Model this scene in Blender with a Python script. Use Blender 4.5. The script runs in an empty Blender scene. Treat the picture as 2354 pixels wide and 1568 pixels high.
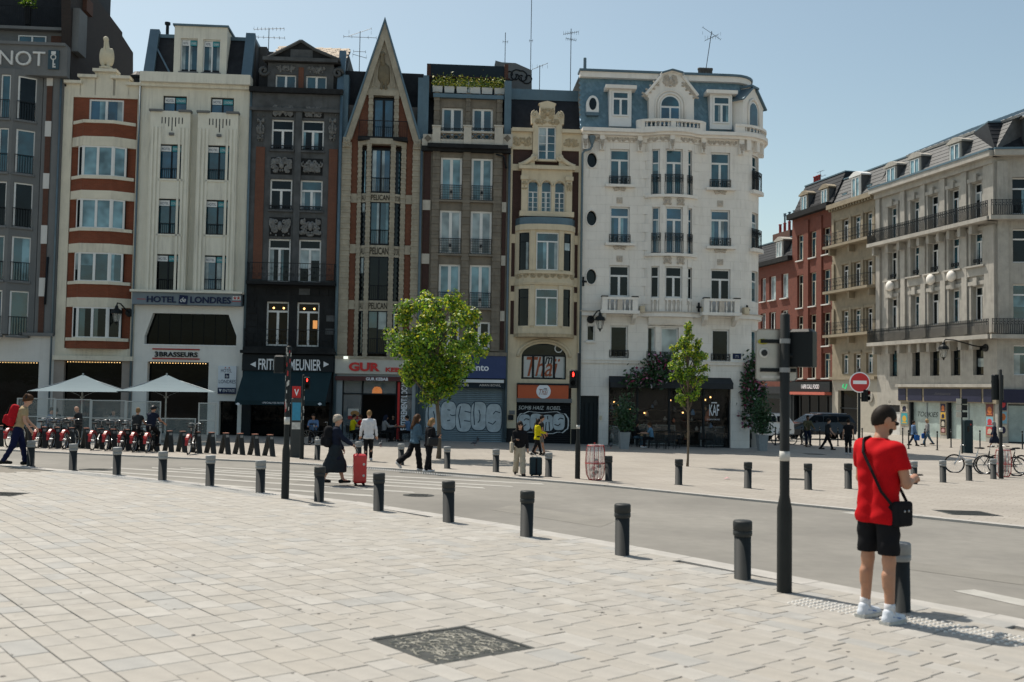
import bpy,math,random
import numpy as np
from mathutils import Matrix,Vector
S = bpy.context.scene
C = S.collection
RAD = math.radians
# ---------------------------------------------------------------- camera, world, sun, exposure
F,PITCH,ROLL,CAMZ = 2289.0,RAD(2.75),RAD(0.9),1.85
cam_d = bpy.data.cameras.new('camera'); cam = bpy.data.objects.new('camera',cam_d); C.objects.link(cam)
cam_d.sensor_width = 36; cam_d.lens = F/2354*36; cam_d.clip_end = 6000; cam_d.clip_start = 0.1
cam.matrix_world = Matrix.Translation((0,0,CAMZ))@Matrix.Rotation(math.pi/2+PITCH,4,'X')@Matrix.Rotation(ROLL,4,'Z')
cam_d.dof.use_dof = True; cam_d.dof.focus_distance = 30.0; cam_d.dof.aperture_fstop = 2.2
S.camera = cam
SUN_AZ = (-0.655,0.755); SUN_EL = RAD(59)
w = bpy.data.worlds.new('World'); S.world = w; w.use_nodes = True
nt = w.node_tree; nt.nodes.clear()
sky = nt.nodes.new('ShaderNodeTexSky'); sky.sky_type = 'NISHITA'; sky.sun_disc = False
sky.sun_elevation = SUN_EL; sky.sun_rotation = math.atan2(SUN_AZ[0],SUN_AZ[1])
sky.altitude = 30; sky.air_density = 1.0; sky.dust_density = 1.5; sky.ozone_density = 1.2
bg = nt.nodes.new('ShaderNodeBackground'); bg.inputs['Strength'].default_value = 0.118
wo = nt.nodes.new('ShaderNodeOutputWorld')
tn = nt.nodes.new('ShaderNodeMix'); tn.data_type = 'RGBA'; tn.blend_type = 'MULTIPLY'; tn.inputs[0].default_value = 1.0; tn.inputs[7].default_value = (1.06,1.03,.85,1)
nt.links.new(sky.outputs[0],tn.inputs[6]); nt.links.new(tn.outputs[2],bg.inputs[0]); nt.links.new(bg.outputs[0],wo.inputs[0])
sl = bpy.data.lights.new('sun','SUN'); sl.energy = 4.3; sl.angle = RAD(0.53); sl.color = (1.0,0.93,0.83)
so = bpy.data.objects.new('sun',sl); C.objects.link(so)
sdir = Vector((SUN_AZ[0]*math.cos(SUN_EL),SUN_AZ[1]*math.cos(SUN_EL),math.sin(SUN_EL)))
so.rotation_euler = sdir.to_track_quat('Z','Y').to_euler()
so.location = (-20,10,40)
S.view_settings.view_transform = 'Standard'; S.view_settings.look = 'None'
S.view_settings.exposure = 0.32; S.view_settings.gamma = 1.0; S.view_settings.use_curve_mapping = False
S.cycles.max_bounces = 6; S.cycles.diffuse_bounces = 3; S.cycles.glossy_bounces = 3
S.cycles.transmission_bounces = 4; S.cycles.transparent_max_bounces = 8
S.cycles.use_denoising = True
# ---------------------------------------------------------------- measured picture points -> places
ZM = dict(d=(0,0,1),A=(0,0,2.8429),B=(551.7,0,2.8412),C=(950.2,122.6,3.654),D=(1287.3,122.6,3.198),E=(0,490.4,2.6645),F=(539.4,490.4,2.6652),G=(950.2,490.4,2.6637),H=(1287.3,551.7,2.8415),I=(1716.4,232.9,2.5081),J=(1716.4,705,3.0085),K=(1593.8,919.5,5.486),L=(2022.9,888.9,6.3953),M=(735.6,907.3,7.68),N=(0,888.9,4.2668),O=(643.7,888.9,3.2001),P=(1348.6,796.9,4.8001),Q=(1716.4,705,7.308),S=(551.7,643.7,3.6029))
def pxy(L,x,y):
 a,b,s = ZM[L]; return a+x/s,b+y/s
def ray(L,x,y):
 x,y = pxy(L,x,y); cx,cy = x-1177,784-y
 a = cx*math.cos(ROLL)-cy*math.sin(ROLL); b = cx*math.sin(ROLL)+cy*math.cos(ROLL)
 return Vector((a,F*math.cos(PITCH)-b*math.sin(PITCH),F*math.sin(PITCH)+b*math.cos(PITCH)))
def gz(x,y):
 return -0.021*min(max(y,-30),55)-0.013*min(max(x,-40),18)
def gp(L,x,y,h=0.0):
 r = ray(L,x,y); t = 30.0/r.y
 for _ in range(60):
  p = r*t; z = gz(p.x,p.y)+h-CAMZ
  t = 0.5*t+0.5*(z/r.z)
 p = r*t
 return Vector((p.x,p.y,gz(p.x,p.y)+h))
class Frame:
 def __init__(s,ox,oy,ang):
  s.o = Vector((ox,oy)); s.a = ang
  s.ex = Vector((math.cos(ang),math.sin(ang))); s.n = Vector((math.sin(ang),-math.cos(ang)))
 def uz(s,L,x,y,w=0.0):
  r = ray(L,x,y); q = s.o+s.n*w
  t = q.dot(s.n)/(r.x*s.n.x+r.y*s.n.y)
  return Vector((r.x*t,r.y*t)).dot(s.ex)-s.o.dot(s.ex),CAMZ+r.z*t
 def P(s,u,w=0.0):return s.o+s.ex*u+s.n*w
# ---------------------------------------------------------------- object helpers
def link(o,parent=None):
 C.objects.link(o)
 if parent is not None:o.parent = parent
 return o
def tag(o,label=None,cat=None,group=None,kind=None):
 for k,v in (('label',label),('category',cat),('group',group),('kind',kind)):
  if v:o[k] = v
 return o
def thing(name,label,cat,loc=(0,0,0),rz=0.0,group=None,kind=None):
 o = bpy.data.objects.new(name,None); o.location = loc; o.rotation_euler = (0,0,rz); o.empty_display_size = .2
 return tag(link(o),label,cat,group,kind)
def copy_tree(o,parent=None):
 c = o.copy(); C.objects.link(c); c.parent = parent
 for ch in list(o.children):copy_tree(ch,c)
 return c
def inst(o,loc,rz=0.0,parent=None,scale=None):
 c = o.copy(); C.objects.link(c); c.parent = parent; c.location = loc; c.rotation_euler = (0,0,rz)
 if scale:c.scale = scale
 return c
class MB:
 def __init__(s,mapf=None):s.v = []; s.f = []; s.m = []; s.mapf = mapf; s.cm = 0
 def add(s,vs,fs):
  n = len(s.v); s.v += [tuple(v) for v in vs]; s.f += [tuple(i+n for i in f) for f in fs]; s.m += [s.cm]*len(fs)
  return s
 def box(s,x0,x1,y0,y1,z0,z1,M=None):
  vs = [(x,y,z) for z in (z0,z1) for y in (y0,y1) for x in (x0,x1)]
  if M is not None:vs = [M@Vector(v) for v in vs]
  return s.add(vs,[(0,2,3,1),(4,5,7,6),(0,1,5,4),(2,6,7,3),(0,4,6,2),(1,3,7,5)])
 def bbox(s,x0,x1,y0,y1,z0,z1,b=.02,M=None):
  vs = []
  for z,k in ((z0,0),(z1-b,0),(z1,b)):
   for (x,y) in ((x0+b+k*.5,y0+k),(x1-b-k*.5,y0+k),(x1-k,y0+b+k*.5),(x1-k,y1-b-k*.5),(x1-b-k*.5,y1-k),(x0+b+k*.5,y1-k),(x0+k,y1-b-k*.5),(x0+k,y0+b+k*.5)):vs.append((x,y,z))
  if M is not None:vs = [M@Vector(v) for v in vs]
  fs = [tuple(range(7,-1,-1)),tuple(range(16,24))]
  for r in range(2):
   for i in range(8):j = (i+1)%8; fs.append((r*8+i,r*8+j,r*8+8+j,r*8+8+i))
  return s.add(vs,fs)
 def fb(s,u0,u1,v0,v1,w0,w1,n=1):
  vs = []; fs = []
  for i in range(n+1):
   u = u0+(u1-u0)*i/n; vs += [(u,-w1,v0),(u,-w1,v1),(u,-w0,v1),(u,-w0,v0)]
  for i in range(n):
   a = 4*i; b = a+4
   fs += [(a,b,b+1,a+1),(a+1,b+1,b+2,a+2),(a+2,b+2,b+3,a+3),(a+3,b+3,b,a)]
  fs += [(0,1,2,3),(4*n+3,4*n+2,4*n+1,4*n)]
  return s.add(vs,fs)
 def prism(s,pts,w0,w1):
  n = len(pts)
  vs = [(p[0],-w1,p[1]) for p in pts]+[(p[0],-w0,p[1]) for p in pts]
  fs = [tuple(range(n)),tuple(range(2*n-1,n-1,-1))]
  fs += [(i,n+i,n+(i+1)%n,(i+1)%n) for i in range(n)]
  return s.add(vs,fs)
 def slab(s,pts,nrm,t):
  n = len(pts); N = Vector(nrm)*t
  vs = [Vector(p) for p in pts]+[Vector(p)-N for p in pts]
  return s.add(vs,[tuple(range(n)),tuple(range(2*n-1,n-1,-1))]+[(i,n+i,n+(i+1)%n,(i+1)%n) for i in range(n)])
 def tube(s,pts,r,n=6,cap=True):
  pts = [Vector(p) for p in pts]; rs = r if isinstance(r,(list,tuple)) else [r]*len(pts)
  vs = []; fs = []; up = None
  for i,p in enumerate(pts):
   t = (pts[min(i+1,len(pts)-1)]-pts[max(i-1,0)])
   if t.length<1e-9:t = Vector((0,0,1))
   t.normalize()
   if up is None:up = Vector((0,0,1)) if abs(t.z)<.9 else Vector((0,1,0))
   a = t.cross(up)
   if a.length<1e-4:a = t.cross(Vector((1,.2,.1)))
   a.normalize(); b = a.cross(t); up = b
   for k in range(n):
    q = 2*math.pi*k/n; vs.append(p+(a*math.cos(q)+b*math.sin(q))*rs[i])
  for i in range(len(pts)-1):
   for k in range(n):
    j = (k+1)%n; fs.append((i*n+k,i*n+j,i*n+n+j,i*n+n+k))
  if cap:fs += [tuple(range(n-1,-1,-1)),tuple(range((len(pts)-1)*n,len(pts)*n))]
  return s.add(vs,fs)
 def lathe(s,prof,c=(0,0,0),n=16,M=None):
  vs = []; fs = []
  for (r,z) in prof:
   for k in range(n):
    q = 2*math.pi*k/n; v = Vector((c[0]+r*math.cos(q),c[1]+r*math.sin(q),c[2]+z))
    vs.append(M@v if M is not None else v)
  for i in range(len(prof)-1):
   for k in range(n):
    j = (k+1)%n; fs.append((i*n+k,i*n+j,i*n+n+j,i*n+n+k))
  fs += [tuple(range(n-1,-1,-1)),tuple(range((len(prof)-1)*n,len(prof)*n))]
  return s.add(vs,fs)
 def ball(s,c,r,n=8,k=5):
  rr = r if isinstance(r,(tuple,list)) else (r,r,r)
  prof = [(math.sin(math.pi*i/k),-math.cos(math.pi*i/k)) for i in range(k+1)]
  M = Matrix.Translation(c)@Matrix.Diagonal((rr[0],rr[1],rr[2],1))
  return s.lathe([(max(a,.02),b) for a,b in prof],(0,0,0),n,M)
 def build(s,name,mat,parent=None,smooth=False,loc=None):
  me = bpy.data.meshes.new(name)
  vs = [s.mapf(v) for v in s.v] if s.mapf else s.v
  me.from_pydata(vs,[],s.f);
  mats = mat if isinstance(mat,(list,tuple)) else [mat]
  for m in mats:me.materials.append(m)
  if len(mats)>1:me.polygons.foreach_set('material_index',s.m)
  if smooth:me.polygons.foreach_set('use_smooth',[True]*len(me.polygons))
  me.update()
  o = bpy.data.objects.new(name,me)
  if loc is not None:o.location = loc
  return link(o,parent)
# ---------------------------------------------------------------- materials
MT = {}
def _mix(n,l,fac,a,b,mode='MIX'):
 m = n.new('ShaderNodeMix'); m.data_type = 'RGBA'; m.blend_type = mode
 for k,v in ((0,fac),(6,a),(7,b)):
  if hasattr(v,'is_output') or isinstance(v,bpy.types.NodeSocket):l.new(v,m.inputs[k])
  else:m.inputs[k].default_value = v
 return m.outputs[2]
def newmat(name):
 m = bpy.data.materials.new(name); m.use_nodes = True; n = m.node_tree.nodes; l = m.node_tree.links
 return m,n,l,n['Principled BSDF']
def c4(c,k=1.0):return (min(c[0]*k,1),min(c[1]*k,1),min(c[2]*k,1),1)
def noise(n,l,vec,scale,detail=4,rough=.6):
 t = n.new('ShaderNodeTexNoise'); t.inputs['Scale'].default_value = scale; t.inputs['Detail'].default_value = detail
 t.inputs['Roughness'].default_value = rough; l.new(vec,t.inputs['Vector']); return t.outputs['Fac']
def ramp(n,l,fac,a,b,c0=(0,0,0,1),c1=(1,1,1,1)):
 r = n.new('ShaderNodeValToRGB'); r.color_ramp.elements[0].position = a; r.color_ramp.elements[1].position = b
 r.color_ramp.elements[0].color = c0; r.color_ramp.elements[1].color = c1; l.new(fac,r.inputs[0]); return r.outputs[0]
def mat(name,col,rough=.75,var=.12,scale=2.5,bump=.0,streak=0.0,metal=0.0,dirt=(.10,.09,.08),coat=0.0):
 if name in MT:return MT[name]
 m,n,l,p = newmat(name)
 p.inputs['Roughness'].default_value = rough; p.inputs['Metallic'].default_value = metal
 if max(col)<.07:p.inputs['Specular IOR Level'].default_value = .18
 if name.startswith(('cloth','hair')):p.inputs['Specular IOR Level'].default_value = .1
 if coat:p.inputs['Coat Weight'].default_value = coat
 if var == 0 and not streak:
  p.inputs['Base Color'].default_value = c4(col)
 else:
  tc = n.new('ShaderNodeTexCoord').outputs['Object']
  f = noise(n,l,tc,scale)
  c = ramp(n,l,f,.3,.7,c4(col,1-var),c4(col,1+var))
  f2 = noise(n,l,tc,scale*14,3)
  c = _mix(n,l,ramp(n,l,f2,.35,.75,(0,0,0,1),(.35,)*3+(1,)),c,c4(col,1-var*1.6))
  if streak:
   mp = n.new('ShaderNodeMapping'); mp.inputs['Scale'].default_value = (5,5,.45); l.new(tc,mp.inputs[0])
   s1 = ramp(n,l,noise(n,l,mp.outputs[0],1.0,5,.65),.46,.74)
   s2 = ramp(n,l,noise(n,l,tc,.55,3),.40,.66)
   s3 = _mix(n,l,1.0,s1,s2,'MULTIPLY')
   ml = n.new('ShaderNodeMath'); ml.operation = 'MULTIPLY'; ml.inputs[1].default_value = streak; l.new(s3,ml.inputs[0])
   c = _mix(n,l,ml.outputs[0],c,c4(dirt))
  l.new(c,p.inputs['Base Color'])
  if bump:
   b = n.new('ShaderNodeBump'); b.inputs['Strength'].default_value = min(bump*12,1); b.inputs['Distance'].default_value = bump
   l.new(noise(n,l,tc,scale*10,6),b.inputs['Height']); l.new(b.outputs[0],p.inputs['Normal'])
 MT[name] = m; return m
def brick(name,c1,c2,mortar,bw=.22,bh=.068,rough=.85,streak=.25,plane='xz'):
 if name in MT:return MT[name]
 m,n,l,p = newmat(name); p.inputs['Roughness'].default_value = rough
 tc = n.new('ShaderNodeTexCoord').outputs['Object']
 sx = n.new('ShaderNodeSeparateXYZ'); l.new(tc,sx.inputs[0])
 ad = n.new('ShaderNodeMath'); ad.operation = 'ADD'; l.new(sx.outputs[0],ad.inputs[0]); l.new(sx.outputs[1],ad.inputs[1])
 cb = n.new('ShaderNodeCombineXYZ'); l.new(ad.outputs[0],cb.inputs[0]); l.new(sx.outputs[2],cb.inputs[1])
 bt = n.new('ShaderNodeTexBrick'); l.new(cb.outputs[0],bt.inputs['Vector'])
 for k,v in (('Color1',c4(c1)),('Color2',c4(c2)),('Mortar',c4(mortar))):bt.inputs[k].default_value = v
 for k,v in (('Scale',1),('Mortar Size',.007),('Brick Width',bw),('Row Height',bh),('Bias',-.1)):bt.inputs[k].default_value = v
 f = noise(n,l,tc,1.3,4)
 c = _mix(n,l,ramp(n,l,f,.35,.75,(0,0,0,1),(streak,)*3+(1,)),bt.outputs['Color'],c4(c1,.35))
 l.new(c,p.inputs['Base Color'])
 b = n.new('ShaderNodeBump'); b.inputs['Strength'].default_value = .6; b.inputs['Distance'].default_value = .006; b.invert = True
 l.new(bt.outputs['Fac'],b.inputs['Height']); l.new(b.outputs[0],p.inputs['Normal'])
 MT[name] = m; return m
def glass(name,tint=(.006,.014,.02),refl=1.75,rough=.04,wav=.15):
 if name in MT:return MT[name]
 m,n,l,p = newmat(name)
 p.inputs['Roughness'].default_value = rough; p.inputs['IOR'].default_value = refl; p.inputs['Specular IOR Level'].default_value = .5
 tc = n.new('ShaderNodeTexCoord').outputs['Object']
 f = noise(n,l,tc,.9,2)
 l.new(ramp(n,l,f,.35,.65,c4(tint,.5),c4(tint,1.7)),p.inputs['Base Color'])
 b = n.new('ShaderNodeBump'); b.inputs['Strength'].default_value = wav; b.inputs['Distance'].default_value = .02
 l.new(noise(n,l,tc,1.6,2),b.inputs['Height']); l.new(b.outputs[0],p.inputs['Normal'])
 MT[name] = m; return m
def clear_glass(name,alpha=.25,tint=(.75,.85,.88)):
 if name in MT:return MT[name]
 m,n,l,p = newmat(name)
 p.inputs['Base Color'].default_value = c4(tint); p.inputs['Roughness'].default_value = .03
 p.inputs['Alpha'].default_value = alpha; p.inputs['Metallic'].default_value = .0; p.inputs['IOR'].default_value = 1.9
 MT[name] = m; return m
def emit(name,col,st):
 if name in MT:return MT[name]
 m,n,l,p = newmat(name); p.inputs['Base Color'].default_value = c4(col); p.inputs['Emission Color'].default_value = c4(col)
 p.inputs['Emission Strength'].default_value = st; MT[name] = m; return m
def plain(name,col,rough=.6,metal=0.0):return mat(name,col,rough,0,1,0,0,metal)
# ---------------------------------------------------------------- lettering (flat outlines turned into meshes)
TX = {}
def text_mesh(s,off=0.0,shear=0.0,sp=1.0):
 k = (s,off,shear,sp)
 if k in TX:return TX[k]
 cu = bpy.data.curves.new('lettering','FONT'); cu.body = s; cu.offset = off; cu.shear = shear; cu.space_character = sp
 cu.resolution_u = 3; cu.fill_mode = 'FRONT'; cu.extrude = 0.0
 ob = bpy.data.objects.new('lettering',cu); C.objects.link(ob)
 dg = bpy.context.evaluated_depsgraph_get(); dg.update()
 me = bpy.data.meshes.new_from_object(ob.evaluated_get(dg))
 vs = np.array([v.co[:] for v in me.vertices]); fs = [tuple(p.vertices) for p in me.polygons]
 C.objects.unlink(ob); bpy.data.objects.remove(ob); bpy.data.curves.remove(cu); bpy.data.meshes.remove(me)
 lo = vs.min(0); hi = vs.max(0); vs = (vs-lo)/np.maximum(hi-lo,1e-6)
 TX[k] = (vs,fs,(hi[0]-lo[0])/(hi[1]-lo[1])); return TX[k]
def letter_mb(s,u0,u1,v0,v1,w,off=0.0,shear=0.0,sp=1.0,th=.012,rot=False,mb=None):
 vs,fs,_ = text_mesh(s,off,shear,sp)
 mb = mb or MB(); n = len(vs)
 if rot:pu = u1-vs[:,1]*(u1-u0); pv = v0+vs[:,0]*(v1-v0)
 else:pu = u0+vs[:,0]*(u1-u0); pv = v0+vs[:,1]*(v1-v0)
 front = [(pu[i],-(w+th),pv[i]) for i in range(n)]; back = [(pu[i],-w,pv[i]) for i in range(n)]
 cnt = {}
 for f in fs:
  for a,b in zip(f,f[1:]+f[:1]):cnt[(a,b)] = cnt.get((a,b),0)+1
 side = [(a,a+n,b+n,b) for (a,b) in cnt if (b,a) not in cnt]
 mb.add(front+back,[f for f in fs]+side)
 return mb
for _t in ('NOT','HOTEL','LONDRES','de','BRASSEURS','3','ENTREE','FRITERIE MEUNIER','AU','PELICAN',"D'OR",'GUR','KEBAB','GUR KEBAB','memento','SUSHI','ASIAN BOWL','KAF'):
 text_mesh(_t)
# ---------------------------------------------------------------- ground, road, pavements
random.seed(5)
def sheet(name,poly,h,m,kind='structure',skirt=0.0):
 import bmesh
 bm = bmesh.new(); f = bm.faces.new([bm.verts.new((x,y,0)) for x,y in poly])
 for co,no in (((0,55,0),(0,1,0)),((18,0,0),(1,0,0)),((-40,0,0),(1,0,0)),((0,-30,0),(0,1,0))):
  bmesh.ops.bisect_plane(bm,geom=bm.verts[:]+bm.edges[:]+bm.faces[:],plane_co=co,plane_no=no)
 if skirt:
  r = bmesh.ops.extrude_edge_only(bm,edges=[e for e in bm.edges if e.is_boundary])
  low = [v for v in r['geom'] if isinstance(v,bmesh.types.BMVert)]
  for v in low:v.co.z = -skirt
 bmesh.ops.triangulate(bm,faces=[q for q in bm.faces if len(q.verts)>4])
 for v in bm.verts:v.co.z += gz(v.co.x,v.co.y)+h
 bm.normal_update()
 if sum(q.normal.z*q.calc_area() for q in bm.faces)<0:bmesh.ops.reverse_faces(bm,faces=bm.faces[:])
 me = bpy.data.meshes.new(name); bm.to_mesh(me); bm.free(); me.materials.append(m)
 o = link(bpy.data.objects.new(name,me)); o['kind'] = kind; return o
def paving_mat(name,cols,joint,bw,bh,ang,jw=.008):
 m,n,l,p = newmat(name); p.inputs['Roughness'].default_value = .8
 tc = n.new('ShaderNodeTexCoord').outputs['Object']
 mp = n.new('ShaderNodeMapping'); mp.inputs['Rotation'].default_value = (0,0,-ang); l.new(tc,mp.inputs[0])
 bt = n.new('ShaderNodeTexBrick'); l.new(mp.outputs[0],bt.inputs['Vector'])
 bt.inputs['Color1'].default_value = c4(cols[0]); bt.inputs['Color2'].default_value = c4(cols[1]); bt.inputs['Mortar'].default_value = c4(joint)
 for k,v in (('Scale',1),('Mortar Size',jw),('Brick Width',bw),('Row Height',bh),('Bias',0)):bt.inputs[k].default_value = v
 f = noise(n,l,tc,.35,5); f2 = noise(n,l,tc,30,3)
 c = _mix(n,l,ramp(n,l,f,.35,.7,(0,0,0,1),(.7,)*3+(1,)),bt.outputs[0],c4(cols[0],.72))
 c = _mix(n,l,ramp(n,l,f2,.4,.7,(0,0,0,1),(.3,)*3+(1,)),c,c4(cols[1],1.12))
 l.new(c,p.inputs['Base Color'])
 b = n.new('ShaderNodeBump'); b.inputs['Strength'].default_value = .5; b.inputs['Distance'].default_value = .006; b.invert = True
 l.new(bt.outputs['Fac'],b.inputs['Height']); l.new(b.outputs[0],p.inputs['Normal'])
 return m
M_asph = mat('asphalt',(.195,.185,.164),.9,.22,.3,.014,.45,0,(.13,.125,.115))
M_far = paving_mat('far_paving',((.29,.262,.225),(.345,.316,.277)),(.14,.128,.11),.5,.3,RAD(-35))
M_ground = mat('ground_stone',(.26,.245,.22),.9,.1,.3)
M_joint = mat('joint_sand',(.19,.172,.145),.95,.2,6)
M_kerb = mat('kerb_granite',(.36,.345,.32),.8,.14,3,.004)
M_white = mat('road_paint',(.36,.35,.32),.8,.2,2.0,.0,.5,0,(.22,.21,.19))
NEAR = [gp('d',x,y) for x,y in ((-160,1052),(99,1079),(300,1098),(480,1117),(640,1136),(841,1161),(1010,1187),(1165,1211),(1468,1264),(1784,1325),(2094,1386),(2354,1434),(2800,1525))]
FARE = [gp('d',x,y) for x,y in ((-160,1030),(0,1036),(300,1050),(600,1063),(900,1080),(1140,1098),(1392,1119),(1640,1144),(1973,1177),(2354,1217),(2800,1265))]
near_xy = [(p.x,p.y) for p in NEAR]; far_xy = [(p.x,p.y) for p in FARE]
sheet('ground',[(-1500,-1500),(1500,-1500),(1500,1500),(-1500,1500)],-.012,M_ground)
sheet('road',[(-60,near_xy[0][1]+14)]+near_xy+[(9,-8),(22,-8)]+far_xy[::-1]+[(-60,far_xy[0][1]+14)],.0,M_asph)
TOPZ = .04
bed = sheet('plaza',[(-60,near_xy[0][1]+14)]+near_xy+[(9,-8),(-60,-8)],.012,M_joint)
pav = sheet('pavement',[(-60,far_xy[0][1]+14)]+far_xy+[(22,-8),(60,-8),(120,55),(120,130),(-60,130)],TOPZ,M_far,skirt=.06)
def inside(p,poly):
 x,y = p; r = False
 for (x0,y0),(x1,y1) in zip(poly,poly[1:]+poly[:1]):
  if (y0>y)!=(y1>y) and x<(x1-x0)*(y-y0)/(y1-y0)+x0:r = not r
 return r
def edge_dist(p,line):
 b = 1e9; P = Vector(p)
 for a,c in zip(line,line[1:]):
  A = Vector(a); D = Vector(c)-A; t = max(0,min(1,(P-A).dot(D)/D.length_squared)); b = min(b,(P-A-D*t).length)
 return b
TILT = Matrix(((1,0,0),(0,1,0),(-.013,-.021,1)))
CD = Vector((.63,-.777)); CN = Vector((.777,.63))
SL = [mat('slab_stone_%d'%i,c,.8,.13,4.5,.008,.45,0,(.21,.185,.155)) for i,c in enumerate(((.322,.303,.27),(.335,.317,.286),(.312,.296,.267),(.302,.297,.28),(.352,.337,.308),(.326,.304,.268)))]
grate_c = Vector((-.425,7.782,0))
plaza_poly = [(-60,near_xy[0][1]+14)]+near_xy+[(9,-8),(-60,-8)]
SLABM = {}
def slab_mesh(L,W,k,var):
 key = (round(L,2),round(W,2),k,var)
 if key not in SLABM:
  mb = MB(); j = .0045
  a,b = L/2-j,W/2-j; e = .005
  mb.add([(x,y,z) for z in (0,.024,.028) for (x,y) in ((-a+e*(z>.025),-b+e*(z>.025)),(a-e*(z>.025),-b+e*(z>.025)),(a-e*(z>.025),b-e*(z>.025)),(-a+e*(z>.025),b-e*(z>.025)))],[(0,1,5,4),(1,2,6,5),(2,3,7,6),(3,0,4,7),(4,5,9,8),(5,6,10,9),(6,7,11,10),(7,4,8,11),(8,9,10,11)])
  me = bpy.data.meshes.new('slab'); me.from_pydata(mb.v,[],mb.f); me.materials.append(SL[k]); SLABM[key] = me
 return SLABM[key]
slabs = []
rr = random.Random(11)
a0 = CN.dot(Vector((-13,4))); cpos = -14.0
while cpos<22:
 W = rr.choice((.20,.25,.25,.30))
 t = -26.0+rr.random()*.4
 while t<12:
  Lg = rr.choice((.26,.32,.36,.42,.48)); cpt = CD*(t+Lg/2)+CN*(cpos+W/2); x,y = cpt
  t += Lg
  if y<2.2 or y>27 or abs(x)>.60*y+1.2:continue
  if not inside((x,y),plaza_poly) or edge_dist((x,y),near_xy)<.36:continue
  dg_ = Vector((x,y))-grate_c.xy; k_,v_ = rr.choice((0,0,0,1,1,2,2,3,4,5)),rr.uniform(-.0015,.002); e,a_,b_ = .46,dg_.dot(CD),dg_.dot(CN)
  R_ = (a_-Lg/2,a_+Lg/2,b_-W/2,b_+W/2)
  if R_[0]<e and R_[1]>-e and R_[2]<e and R_[3]>-e:
   for q in ((R_[0],min(R_[1],-e),R_[2],R_[3]),(max(R_[0],e),R_[1],R_[2],R_[3]),(max(R_[0],-e),min(R_[1],e),R_[2],min(R_[3],-e)),(max(R_[0],-e),min(R_[1],e),max(R_[2],e),R_[3])):
    if q[1]-q[0]>.03 and q[3]-q[2]>.03:c_ = grate_c.xy+CD*((q[0]+q[1])/2)+CN*((q[2]+q[3])/2); slabs.append((c_.length,c_.x,c_.y,q[1]-q[0],q[3]-q[2],k_,v_))
   continue
  slabs.append((cpt.length,x,y,Lg,W,k_,v_))
 cpos += W
inview = lambda s:abs(s[1])<.53*s[2]+.2 and s[2]>4.9
near_s = sorted([s for s in slabs if inview(s) and s[3]*s[4]>.05])[:300]; ns = set(near_s)
ang = math.atan2(CD.y,CD.x)
RZ = Matrix.Rotation(ang,3,'Z')
for s in near_s:
 me = slab_mesh(s[3],s[4],s[5],0)
 o = bpy.data.objects.new('slab',me); link(o,bed)
 o.matrix_world = Matrix.Translation((s[1],s[2],gz(s[1],s[2])+.012+s[6]))@(TILT@RZ).to_4x4()
mb = MB()
for s in slabs:
 if s in ns:continue
 me = slab_mesh(s[3],s[4],s[5],0); mb.cm = s[5]; R = TILT@RZ; c = Vector((s[1],s[2],gz(s[1],s[2])+.012+s[6]))
 mb.add([c+R@v.co for v in me.vertices],[tuple(p.vertices) for p in me.polygons])
o = mb.build('paving_slabs',SL,bed); o['kind'] = 'stuff'
M_patch = mat('asphalt_patch',(.19,.18,.158),.92,.14,1.5,.01); road_o = bpy.data.objects['road']
for pts in (((1180,1160),(1420,1196),(1380,1212),(1130,1172)),((560,1090),(700,1106),(660,1113),(520,1096)),((2080,1290),(2354,1325),(2354,1345),(2060,1305))):
 vs = [gp('d',*p,.003) for p in pts]; o = MB().add(vs,[(3,2,1,0)]).build('patch',M_patch,road_o)
rk = random.Random(5); mb = MB()
for k in range(420):
 y = rk.uniform(5,17)**1.0; x = rk.uniform(-.5,.5)*y
 if not inside((x,y),plaza_poly) or edge_dist((x,y),near_xy)<.4:continue
 z = gz(x,y)+.0435; r = rk.uniform(.006,.02); a = rk.uniform(0,1); mb.cm = rk.choice((0,0,1)); mb.add([(x+r*rk.uniform(.7,1.2)*math.cos(a+q*.9),y+r*rk.uniform(.7,1.2)*math.sin(a+q*.9),z) for q in range(7)],[tuple(range(7))])
o = mb.build('gum_spots',[mat('old_gum',(.12,.11,.10),.9,.2),mat('pale_gum',(.42,.40,.37),.9,.1)],bed); o['kind'] = 'stuff'
def along(line,step):
 P = [Vector(p) for p in line]; out = []; d0 = [0.0]
 for a,b in zip(P,P[1:]):d0.append(d0[-1]+(b-a).length)
 k = 0; t = step/2
 while t<d0[-1]:
  while d0[k+1]<t:k += 1
  d = (P[k+1]-P[k]).normalized(); out.append((P[k]+d*(t-d0[k]),d)); t += step
 return out
def kerb(name,line,side,wd,mat_,parent,step=1.0,h=TOPZ+.004):
 mb = MB().box(-step/2+.004,step/2-.004,-wd/2,wd/2,-.10,0); me = None
 for c,d in along(line,step):
  n = Vector((-d.y,d.x))*side; c = c+n*(wd/2)
  if c.y<3 or abs(c.x)>.62*c.y+2:continue
  if me is None:o = mb.build(name,mat_,parent); me = o.data
  else:o = link(bpy.data.objects.new(name,me),parent)
  o.matrix_world = Matrix.Translation((c.x,c.y,gz(c.x,c.y)+h))@(TILT@Matrix.Rotation(math.atan2(d.y,d.x),3,'Z')).to_4x4()
kerb('kerb_stone',near_xy,-1,.34,M_kerb,bed,1.0,TOPZ)
kerb('kerb_stone',far_xy,1,.22,M_kerb,pav,1.0,TOPZ+.006)
cross = bpy.data.objects.new('crosswalk',None); link(cross); cross['kind'] = 'structure'
def stripe(pts,parent,name='stripe',h=.004):
 vs = [gp('d',*p,h) for p in pts]
 return MB().add([(v.x,v.y,v.z) for v in vs],[tuple(range(len(vs)))]).build(name,M_white,parent)
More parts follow.
